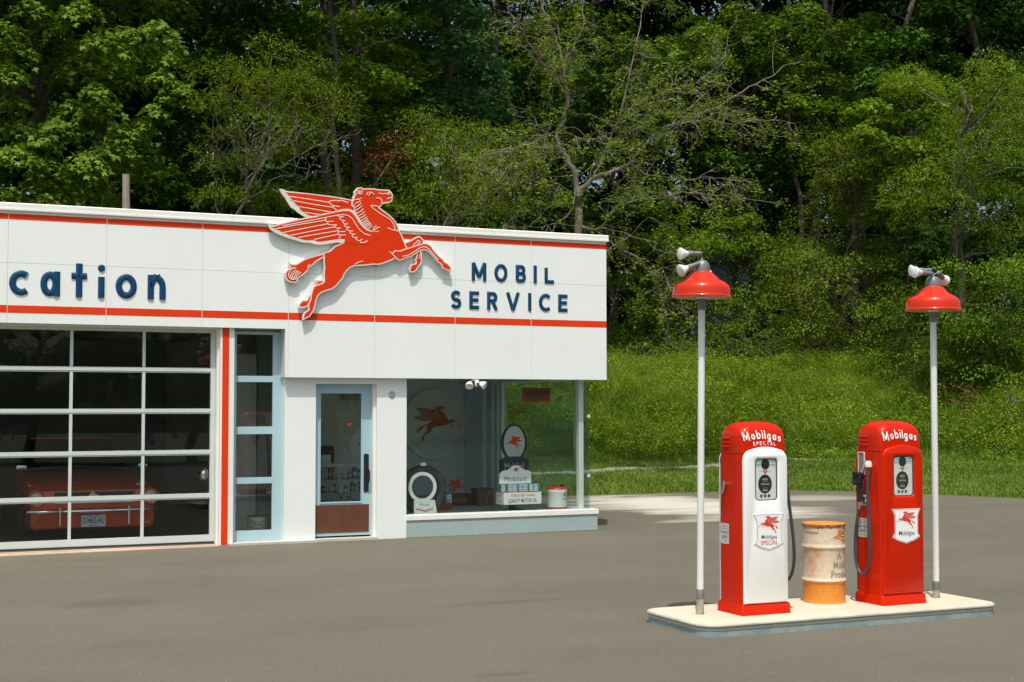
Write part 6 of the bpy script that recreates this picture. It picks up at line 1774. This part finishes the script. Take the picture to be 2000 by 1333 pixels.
def twig(m, rd, p0, d, ln, r, depth, tips):
    k = 5
    pts = [p0]; q = p0.copy(); dd = d.normalized()
    for i in range(k):
        dd = (dd + Vector((rd.gauss(0, .30), rd.gauss(0, .30), rd.gauss(-.06, .26)))).normalized()
        q = q + dd * ln / k
        pts.append(q.copy())
    m.tube([tuple(a) for a in pts], [r * (1 - 0.75 * i / k) for i in range(k + 1)], 4, cap=False)
    tips.append((pts[-1], dd))
    if depth > 0:
        for i in range(rd.randint(2, 4)):
            j = rd.randint(1, k)
            nd = (dd + Vector((rd.gauss(0, .8), rd.gauss(0, .8), rd.gauss(-.15, .6)))).normalized()
            twig(m, rd, pts[j], nd, ln * rd.uniform(.4, .75), r * .55, depth - 1, tips)
    elif rd.random() < 0.6:
        tips.append((pts[rd.randint(1, k)], dd))
tw = MB()
for li, (l, r0, r1) in enumerate(LIMBS):
    P = [p - Vector(HB) for p in PX(l)]
    if li == 0: P = [Vector((0, 0, -0.2)), Vector((0.02, 0, 0.35 * (P[0].z)))] + P
    S = smooth_path(P)
    S = [S[0]] + [p + Vector((rd.gauss(0, .02), rd.gauss(0, .03), rd.gauss(0, .02))) for p in S[1:-1]] + [S[-1]]
    n = len(S)
    wood.tube([tuple(p) for p in S], [0.66 * (r0 + (r1 - r0) * (i / (n - 1)) ** 0.8) for i in range(n)], 8 if r0 > .05 else 6)
    if li == 0: continue
    ln_tot = sum((S[i + 1] - S[i]).length for i in range(n - 1))
    for q in range(int(ln_tot * 6.5)):
        j = rd.randint(max(1, n // 6), n - 1)
        tan = (S[min(j + 1, n - 1)] - S[j - 1]).normalized()
        d = (tan * 0.5 + Vector((rd.gauss(0, .7), rd.gauss(-.15, .6), rd.gauss(-.05, .7)))).normalized()
        twig(tw, rd, S[j], d, rd.uniform(.35, 1.15), 0.010, 1, tips)
    twig(tw, rd, S[-1], (S[-1] - S[-2]), 0.8, 0.010, 1, tips)
to = wood.build('trunk', BARK_PALE, hero, smooth=True)
tw.build('twigs', pmat('grey_twig_bark', (0.18, 0.155, 0.125), 0.9, vary=(9, .2)), hero)
rgt = np.random.default_rng(5)
sel = [t for t in tips if rd.random() < 0.8]
P = np.repeat(np.array([tuple(t[0]) for t in sel]), 11, 0); P = P + rgt.normal(size=P.shape) * 0.055
T = rgt.normal(size=P.shape); T[:, 2] = np.abs(T[:, 2]) * 0.4 - 0.1
co, F, k = leaves(P, T, norm(rgt.normal(size=P.shape) * .5 + np.array([0, -.3, .9])), 0.05 + 0.05 * rgt.random(len(P)), 'oval', rgt)
np_mesh('foliage', co, F, M_TUFT, hero, attr={'rnd': np.repeat(rgt.random(len(P)), k)})

# --- trees standing behind, placed by where their lit crowns show
def px_tree(name, label, seed, Yr, spots_, leafmat, kind, size, dens, trunk_px, extra=18, ext_r=(0.7, 1.2), bark=BARK_DARK, tr=0.2, kk=78.0, group=None, cat='tree', up=True, span=None, back=10, **kw):
    rd = random.Random(seed); cl = []
    if Yr[0] < 12:                       # depth given behind the edge of the wood
        b_ = BYf(trunk_px); kk = 2778.0 / (at_px(trunk_px, 400, b_)[0] * math.sin(_th) + b_ * math.cos(_th)); Yr = (Yr[0] + b_, Yr[1] + b_)
    for (x, y, w) in spots_:
        p = at_px(x, y, rd.uniform(*Yr)); cl.append((*p, w / kk * 1.22))
    xs_ = [s_[0] for s_ in spots_]; x0, x1 = span or (min(xs_), max(xs_))
    y1 = max(s_[1] for s_ in spots_)
    for i in range(int(extra * 1.25) if up else 0):  # clumps added out of view overhead, to shade the crowns beneath
        p = at_px(rd.uniform(x0 - 30, x1 + 30), rd.uniform(-480, -40), rd.uniform(Yr[0] - 1.5, Yr[1] + 1)); cl.append((*p, rd.uniform(*ext_r)))
    for i in range(int(back * 1.3)):
        p = at_px(rd.uniform(x0, x1), rd.uniform(max(-50, min(s_[1] for s_ in spots_)), y1), rd.uniform(Yr[1] + 0.3, Yr[1] + 2.5)); cl.append((*p, rd.uniform(0.6, 1.05)))
    Yt = (Yr[0] + Yr[1]) / 2 + 0.8
    b0 = at_px(trunk_px, 500, Yt); base = (b0[0], Yt, hz(b0[0], Yt))
    tz = max(c[2] for c in cl) - 0.5
    return make_tree(name, label, cat, base, (base[0] + rd.uniform(-.3, .3), base[1] + rd.uniform(0, .5), tz), tr, cl, leafmat, kind, size, dens, seed, bark, group, **kw)

def scatter(rd, n, x0, x1, y0, y1, w0, w1, ell=True):
    out = []
    while len(out) < n:
        u, v = rd.uniform(-1, 1), rd.uniform(-1, 1)
        if ell and u * u + v * v > 1: continue
        out.append(((x0 + x1) / 2 + u * (x1 - x0) / 2, (y0 + y1) / 2 + v * (y1 - y0) / 2, rd.uniform(w0, w1)))
    return out
rd = random.Random(55)
GB = 'woodland trees behind the station'
px_tree('leafy_tree', 'bright fresh green tree just above the head of the winged horse', 201, (33, 35), [(690, 130, 42), (730, 150, 46), (770, 160, 36), (700, 165, 34), (790, 130, 34), (745, 95, 34), (660, 60, 40), (625, 40, 36), (700, 40, 40), (780, 105, 30), (720, 385, 36), (755, 400, 30), (700, 370, 24), (640, 100, 30), (820, 40, 30), (755, 30, 34)], M_BRIGHT, 'maple', 0.115, 58, 657, extra=16, droop=.5, flat=.45, hang=.25)
px_tree('leafy_tree', 'cool blue green maple in the middle, between the fresh green tree and the bare limbs', 202, (34, 36), [(870, 180, 50), (905, 200, 40), (840, 200, 34), (890, 75, 46), (850, 60, 40), (915, 90, 36), (860, 110, 34), (945, 70, 30), (830, 235, 30), (880, 20, 46), (930, 30, 34), (850, 260, 26), (965, 120, 30), (810, 20, 30), (950, 190, 30)], M_BLUE, 'maple', 0.125, 58, 905, extra=16, droop=.6, flat=.5, hang=.35)
px_tree('leafy_tree', 'mid green tree behind the bare limbs of the gnarled tree', 203, (1.5, 4.5), scatter(rd, 30, 1010, 1420, -20, 330, 30, 46), M_BRIGHT, 'maple', 0.11, 46, 1180, extra=22, droop=.5, flat=.5, hang=.25)
_wing_src = px_tree('leafy_tree', 'tall fresh green tree filling the top just right of the centre', 204, (3, 6), [(1560, 40, 50), (1500, 50, 44), (1600, 80, 46), (1640, 60, 40), (1580, 130, 40), (1620, 160, 44), (1660, 110, 36), (1500, 110, 36), (1450, 60, 40), (1560, 200, 40), (1620, 210, 42), (1650, 190, 36), (1700, 40, 40), (1680, 130, 28), (1480, 160, 26), (1540, 160, 30), (1570, 20, 40), (1730, 130, 34), (1440, 20, 34), (1380, 60, 34), (1400, 120, 34)], M_BRIGHT, 'maple', 0.115, 58, 1590, extra=20, droop=.5, flat=.5, hang=.3)
px_tree('leafy_tree', 'yellow green tree with stepped crown right of the centre, lit from above', 205, (1.5, 3.5), [(1770, 165, 46), (1800, 180, 44), (1830, 215, 44), (1790, 230, 40), (1745, 155, 34), (1780, 290, 44), (1720, 240, 36), (1700, 210, 36), (1740, 280, 34), (1840, 260, 40), (1690, 260, 30), (1810, 300, 40), (1765, 330, 34)], M_BRIGHT, 'maple', 0.115, 66, 1775, up=False, droop=.45, flat=.42, hang=.2)
px_tree('feathery_tree', 'fine leaved yellow green tree at the right edge of the wood', 206, (-0.3, 2.0), [(1960, 160, 50), (1920, 170, 46), (1990, 200, 60), (1900, 220, 54), (1950, 240, 60), (1860, 270, 48), (1900, 310, 56), (1970, 320, 60), (1840, 340, 46), (1900, 380, 52), (1800, 350, 40), (1960, 400, 56), (1850, 400, 44), (1790, 400, 40), (2010, 280, 50), (2020, 400, 50), (2000, 460, 50), (1900, 450, 46), (1860, 180, 34), (1760, 400, 36), (2040, 180, 60), (2080, 300, 70), (1930, 130, 36)], M_OLIVE if False else leaf_mat('fine_yellow_green_leaves', (0.055, 0.095, 0.009), (0.105, 0.155, 0.014), (0.18, 0.22, 0.026), .3), 'narrow', 0.10, 130, 1905, up=False, bark=BARK, droop=.3, flat=.85, hang=.08)
px_tree('feathery_tree', 'loose olive green tree left of the fine leaved one, high above the left pump', 207, (1, 3), [(1640, 310, 40), (1680, 300, 40), (1600, 330, 34), (1720, 330, 40), (1660, 350, 36), (1700, 370, 36), (1620, 290, 30), (1740, 360, 34), (1590, 300, 24), (1650, 270, 24), (1700, 430, 36), (1740, 440, 40), (1720, 480, 34), (1680, 420, 28)], M_OLIVE, 'narrow', 0.095, 110, 1690, up=False, bark=BARK, droop=.3, flat=.8, hang=.1)
px_tree('vine_draped_tree', 'slender tree draped in yellow green vines between the two lamp heads', 208, (0.2, 2.2), [(1560, 440, 32), (1540, 480, 32), (1580, 500, 36), (1610, 460, 30), (1650, 480, 34), (1690, 500, 34), (1640, 540, 34), (1590, 560, 34), (1540, 560, 30), (1510, 520, 28), (1700, 560, 34), (1740, 520, 34), (1730, 590, 34), (1600, 610, 28), (1500, 600, 26), (1760, 470, 30), (1650, 430, 28)], M_OLIVE, 'oval', 0.075, 105, 1630, up=False, bark=BARK, droop=.6, flat=1.0, hang=.1)
px_tree('leafy_tree', 'shaded green tree low down right of the fascia corner', 209, (1.5, 3.5), [(1250, 400, 34), (1310, 440, 36), (1360, 420, 34), (1420, 440, 34), (1380, 470, 34), (1460, 430, 30), (1330, 490, 28), (1230, 470, 26), (1440, 500, 26), (1210, 560, 26), (1260, 620, 30), (1220, 660, 26), (1300, 600, 24), (1290, 400, 30), (1480, 470, 30)], M_BRIGHT, 'maple', 0.10, 60, 1480, up=False, tr=0.14, droop=.5, flat=.55, hang=.25)
px_tree('feathery_tree', 'small leaved olive tree left of the gnarled tree, beside the rump of the horse', 210, (29, 30.6), [(820, 240, 26), (860, 270, 30), (900, 260, 30), (940, 260, 28), (880, 310, 34), (920, 330, 32), (840, 330, 30), (860, 380, 34), (910, 390, 34), (950, 370, 28), (880, 425, 30), (830, 400, 28), (970, 410, 26), (820, 290, 22), (800, 420, 26), (940, 300, 24), (990, 360, 26)], M_OLIVE, 'narrow', 0.085, 105, 890, up=False, bark=BARK, tr=.08, droop=.6, flat=.9, hang=.15)
px_tree('dead_leaved_tree', 'small tree with dead red brown leaves behind the head of the winged horse', 211, (31.5, 32.5), [(765, 275, 26), (745, 310, 24), (780, 300, 22), (730, 330, 20), (800, 260, 18), (760, 335, 16)], M_REDLEAF, 'oval', 0.085, 60, 765, up=False, tr=.06, bark=BARK, back=2)
px_tree('leafy_tree', 'low green understorey tree filling the space behind the left lamp pole', 217, (0.6, 2.6), scatter(rd, 34, 1200, 1580, 470, 700, 26, 40, False), M_BRIGHT, 'oval', 0.11, 70, 1380, up=False, tr=.08, droop=.5, flat=.7, hang=.2)
px_tree('leafy_tree', 'low yellow green understorey tree left of the right lamp pole', 218, (0.8, 2.6), scatter(rd, 26, 1560, 1830, 500, 700, 26, 40, False), M_OLIVE, 'oval', 0.10, 70, 1720, up=False, tr=.08, droop=.5, flat=.7, hang=.2)
px_tree('leafy_tree', 'broad green understorey tree right of the right lamp head', 219, (0.3, 2.4), scatter(rd, 30, 1840, 2060, 470, 760, 30, 44, False), M_MAPLE, 'oval', 0.11, 70, 1945, up=False, tr=.08, droop=.5, flat=.7, hang=.2)
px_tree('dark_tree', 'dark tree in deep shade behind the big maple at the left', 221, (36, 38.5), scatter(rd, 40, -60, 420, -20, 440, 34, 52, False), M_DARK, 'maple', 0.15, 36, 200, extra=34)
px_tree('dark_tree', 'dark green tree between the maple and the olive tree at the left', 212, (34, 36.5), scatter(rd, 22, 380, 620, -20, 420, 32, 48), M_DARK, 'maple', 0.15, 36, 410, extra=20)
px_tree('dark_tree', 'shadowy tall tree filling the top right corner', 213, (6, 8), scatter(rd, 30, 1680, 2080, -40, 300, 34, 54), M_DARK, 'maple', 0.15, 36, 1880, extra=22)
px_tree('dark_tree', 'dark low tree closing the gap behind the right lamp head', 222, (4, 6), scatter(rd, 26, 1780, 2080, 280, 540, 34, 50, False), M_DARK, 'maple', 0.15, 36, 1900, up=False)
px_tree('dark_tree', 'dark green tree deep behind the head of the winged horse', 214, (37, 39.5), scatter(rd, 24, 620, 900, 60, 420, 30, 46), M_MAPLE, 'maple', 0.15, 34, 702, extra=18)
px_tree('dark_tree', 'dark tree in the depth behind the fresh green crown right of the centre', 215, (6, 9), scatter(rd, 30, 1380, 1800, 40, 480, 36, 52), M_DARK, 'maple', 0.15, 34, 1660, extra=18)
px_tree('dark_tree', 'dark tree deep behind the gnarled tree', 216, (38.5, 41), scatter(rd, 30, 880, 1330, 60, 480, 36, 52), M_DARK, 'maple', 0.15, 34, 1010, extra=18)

# straight woodland stems
def stem(label, x, ytop, ybot, Yd_, r, bark=BARK_DARK, dx=0):
    if x > 1200: Yd_ = BYf(x) + (Yd_ - 31.0) + 4.2; r = r * 1.15; ytop = min(ytop, -40); dx = dx * 1.6
    a = at_px(x, ybot, Yd_); c = at_px(x + dx, ytop, Yd_)
    z0 = hz(a[0], Yd_)
    rt = thing('woodland_trunk', label, 'tree trunk', (a[0], Yd_, z0), 0, 'bare trunks inside the wood')
    m = MB(); rd_ = random.Random(int(x))
    sl = (c[0] - a[0]) / (c[2] - a[2])
    p0 = Vector((sl * (z0 - a[2]), 0, -0.2)); p1 = Vector((c[0] - a[0], 0, c[2] - z0))
    pts, rs = gnarly(rd_, p0, p1, r, r * 0.6, 9, 0.02); m.tube(pts, rs, 10)
    for k in range(5):
        s0 = pts[rd_.randint(4, 8)]; e = s0 + Vector((rd_.gauss(0, .8), rd_.gauss(0, .5), rd_.uniform(.1, 1)))
        q, qr = gnarly(rd_, s0, e, r * .22, .008, 5, .08); m.tube(q, qr, 5)
    m.build('trunk', bark, rt, smooth=True)
stem('dark straight trunk left of the head of the winged horse', 657, -100, 430, 33.0, .085)
stem('thick dark trunk just behind the head of the winged horse', 703, -100, 430, 34.5, .17)
stem('dark leaning trunk at the top left between maple and olive tree', 425, -60, 100, 35.2, .15, dx=-28)
stem('pale trunk between the left lamp head and the grey sided house', 1440, 150, 700, 31.0, .10, BARK)
stem('dark trunk right of the pale one, behind the vines', 1485, 200, 690, 33.0, .13)
stem('slim trunk halfway between the two lamp heads', 1632, 300, 680, 33.0, .08, BARK)
stem('leaning brown trunk low between the lamps', 1620, 430, 690, 32.0, .14, BARK, dx=110)
stem('tangled slim trunk left of the leaning one', 1560, 400, 690, 31.5, .10, BARK, dx=-14)

# shrubs along the top of the bank
rd = random.Random(77)
SH = [
 ('low bright shrub on the bank top, right of the fascia corner', 1215, 690, 34, M_BRIGHT, 'oval'),
 ('thin leafy shrub left of the left lamp pole', 1310, 680, 26, M_BRIGHT, 'oval'),
 ('shrub with pale bare stems just right of the left lamp pole', 1415, 660, 40, M_BRIGHT, 'oval'),
 ('rounded green shrub above the left pump', 1500, 680, 38, M_MAPLE, 'oval'),
 ('yellow green trailing shrub halfway between the lamp poles', 1610, 665, 44, M_BRIGHT, 'oval'),
 ('arching yellow green shrub left of the right lamp pole', 1700, 655, 50, M_BRIGHT, 'oval'),
 ('dark shrub under the arching one', 1770, 640, 52, M_MAPLE, 'oval'),
 ('tall green shrub directly right of the right lamp pole', 1870, 640, 56, M_BRIGHT, 'oval'),
 ('large leafy shrub at the right edge above the bank', 1960, 610, 64, M_MAPLE, 'oval'),
 ('light green sapling at the far right foot of the wood', 1975, 800, 36, M_BRIGHT, 'oval'),
 ('broad green shrub right of the right lamp pole, lower down', 1880, 740, 46, M_MAPLE, 'oval'),
]
for i, (lb, x, y, w, mt, kd) in enumerate(SH):
    Yd_ = BYf(x) + rd.uniform(-.1, .9) - (1.8 if y > 780 else 0)
    c = at_px(x, y, Yd_); k = w / 58.0
    gz = hz(c[0], Yd_)
    cl = [(c[0] + rd.gauss(0, 0.9) * k, c[1] + rd.gauss(0, .5) * k, max(gz + 0.2, c[2] + rd.gauss(0, 0.75) * k), k * rd.uniform(.35, .62)) for _ in range(17)]
    cl += [(c[0] + rd.gauss(0, 0.8) * k, c[1] + rd.uniform(0, .5), gz + (c[2] - gz) * rd.uniform(.1, .8), k * rd.uniform(.35, .6)) for _ in range(9)]
    make_tree('shrub', lb, 'shrub', (c[0], Yd_, gz), (c[0], Yd_, c[2] + 0.2), .03, cl, mt, kd, 0.075, 105, 300 + i, BARK_PALE, 'shrubs along the top of the bank', nlimb=18, droop=.3, flat=.8, hang=.15)
c = at_px(1885, 765, 29.0); k = .3
gz = hz(c[0], 29.0)
make_tree('shrub', 'small reddish shrub low at the right, behind the right lamp pole', 'shrub', (c[0], 29.0, gz), (c[0], 29.0, max(c[2], gz + .4)), .02, [(c[0] + rd.gauss(0, .3), 29 + rd.gauss(0, .1), max(gz + .2, c[2] + rd.gauss(0, .22)), .2) for _ in range(8)], M_REDLEAF, 'oval', .07, 70, 399, BARK, 'shrubs along the top of the bank', nlimb=8)

# saplings leaning out over the top of the bank
for i in range(16):
    x = 1200 + i * 42 + rd.uniform(-14, 14); Yd_ = BYf(x) + rd.uniform(-0.9, 0.2)
    c = at_px(x, 690, Yd_); gz = hz(c[0], Yd_); hh = rd.uniform(.7, 1.7)
    cl = [(c[0] + rd.gauss(0, .35), Yd_ + rd.gauss(0, .3), gz + hh * rd.uniform(.3, 1.05), rd.uniform(.16, .34)) for _ in range(9)]
    make_tree('sapling', ['first', 'second', 'third', 'fourth', 'fifth', 'sixth', 'seventh', 'eighth', 'ninth', 'tenth', 'eleventh', 'twelfth', 'thirteenth', 'fourteenth', 'fifteenth', 'last'][i] + ' small sapling from the left along the upper edge of the bank', 'sapling', (c[0], Yd_, gz), (c[0] + rd.uniform(-.2, .2), Yd_, gz + hh), .018, cl, [M_BRIGHT, M_TUFT, M_MAPLE, M_OLIVE][i % 4], 'oval', .075, 75, 600 + i, BARK_PALE, 'saplings along the upper edge of the bank', nlimb=9, droop=.3, flat=.8, hang=.1)

# --- far side of the wood and the hedge line beyond: too deep to tell apart
rgt = np.random.default_rng(77); rd = random.Random(78)
cl = []
for i in range(950):
    x = rd.uniform(-12, 85); y = rd.uniform(50, 60)
    cl.append((x, y, hz(x, y) + rd.uniform(0.5, 21), rd.uniform(1.4, 2.6)))
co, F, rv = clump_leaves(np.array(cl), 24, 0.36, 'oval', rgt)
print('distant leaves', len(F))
tag(np_mesh('distant_wood', co, F, leaf_mat('shade_toned_deep_leaves', (0.010, 0.030, 0.003), (0.018, 0.045, 0.005), (0.03, 0.065, 0.008), 0.15), attr={'rnd': rv}), kind='stuff', label='deep shaded wood far behind the first trees', cat='wood')  # near-black green stands in for the shade deep in the wood

# --- grey sided house glimpsed through the trees
hc = at_px(1425, 535, 47.0)
ho = thing('grey_sided_house', 'house with light grey siding glimpsed through the trees behind the left lamp head', 'house', (hc[0], 47.0, hz(hc[0], 47.0)))
m = MB()
zb, zt_ = 0.0, hc[2] + 0.35 - hz(hc[0], 47.0)
for k in range(int(zt_ / 0.13)):
    z = k * 0.13; m.add([(-0.9, -0.02, z), (0.9, -0.02, z), (0.9, 0.0, z + .13), (-0.9, 0.0, z + .13)], [(0, 1, 2, 3)])
m.box(-0.9, 0.9, 0.01, 4, 0, zt_)
m.build('wall', pmat('grey_siding', (0.42, 0.47, 0.50), 0.6), ho)
m = MB(); m.add([(-1.1, -.3, zt_), (1.1, -.3, zt_), (1.1, 2, zt_ + 1.0), (-1.1, 2, zt_ + 1.0), (-1.1, 4.3, zt_), (1.1, 4.3, zt_)], [(0, 1, 2, 3), (3, 2, 5, 4), (0, 3, 4), (1, 5, 2)]); m.build('roof', pmat('dark_shingle', (0.08, 0.08, 0.085), 0.9), ho)

for (dx_, dy_, lb) in ((17.0, -3.0, 'fresh green woodland tree beyond the right edge of the picture'), (-21.0, -1.0, 'fresh green woodland tree beyond the left end of the station'), (24.0, -9.0, 'farthest right woodland tree, well beyond the edge of the picture')):
    o = copy_tree(_wing_src); o.location = (_wing_src.location[0] + dx_, _wing_src.location[1] + dy_, hz(_wing_src.location[0] + dx_, _wing_src.location[1] + dy_)); o['label'] = lb
# --- trees across the road, behind the photographer, that the glass and the paint reflect
rd = random.Random(500)
cl = crown(rd, (0, 0, 5.2), 3.6, 3.2, 4.4, 46, 0.9, 1.5)
t0 = make_tree('roadside_tree', 'x', 'tree', (0, 0, 0), (0, 0, 8.5), .25, cl, M_BRIGHT, 'maple', 0.20, 22, 501, BARK, 'trees across the road')
RL = [('leafy roadside tree reflected in the right panes of the garage door', 14.5, -24), ('leafy roadside tree reflected in the middle of the garage door', 8.0, -26), ('leafy roadside tree reflected at the left of the garage door', 1.0, -25),
      ('leafy roadside tree reflected in the tall strip window', 20.5, -25), ('leafy roadside tree reflected in the shop door', 27.0, -27), ('leafy roadside tree reflected at the left of the shop window', 34.0, -26), ('leafy roadside tree reflected at the right of the shop window', 41.0, -27), ('leafy roadside tree farthest left across the road', -6.5, -26)]
for i, (lb, x, y) in enumerate(RL):
    o = t0 if i == 0 else copy_tree(t0)
    o.location = (x, y, 0); o.rotation_euler = (0, 0, i * 1.3); o['label'] = lb
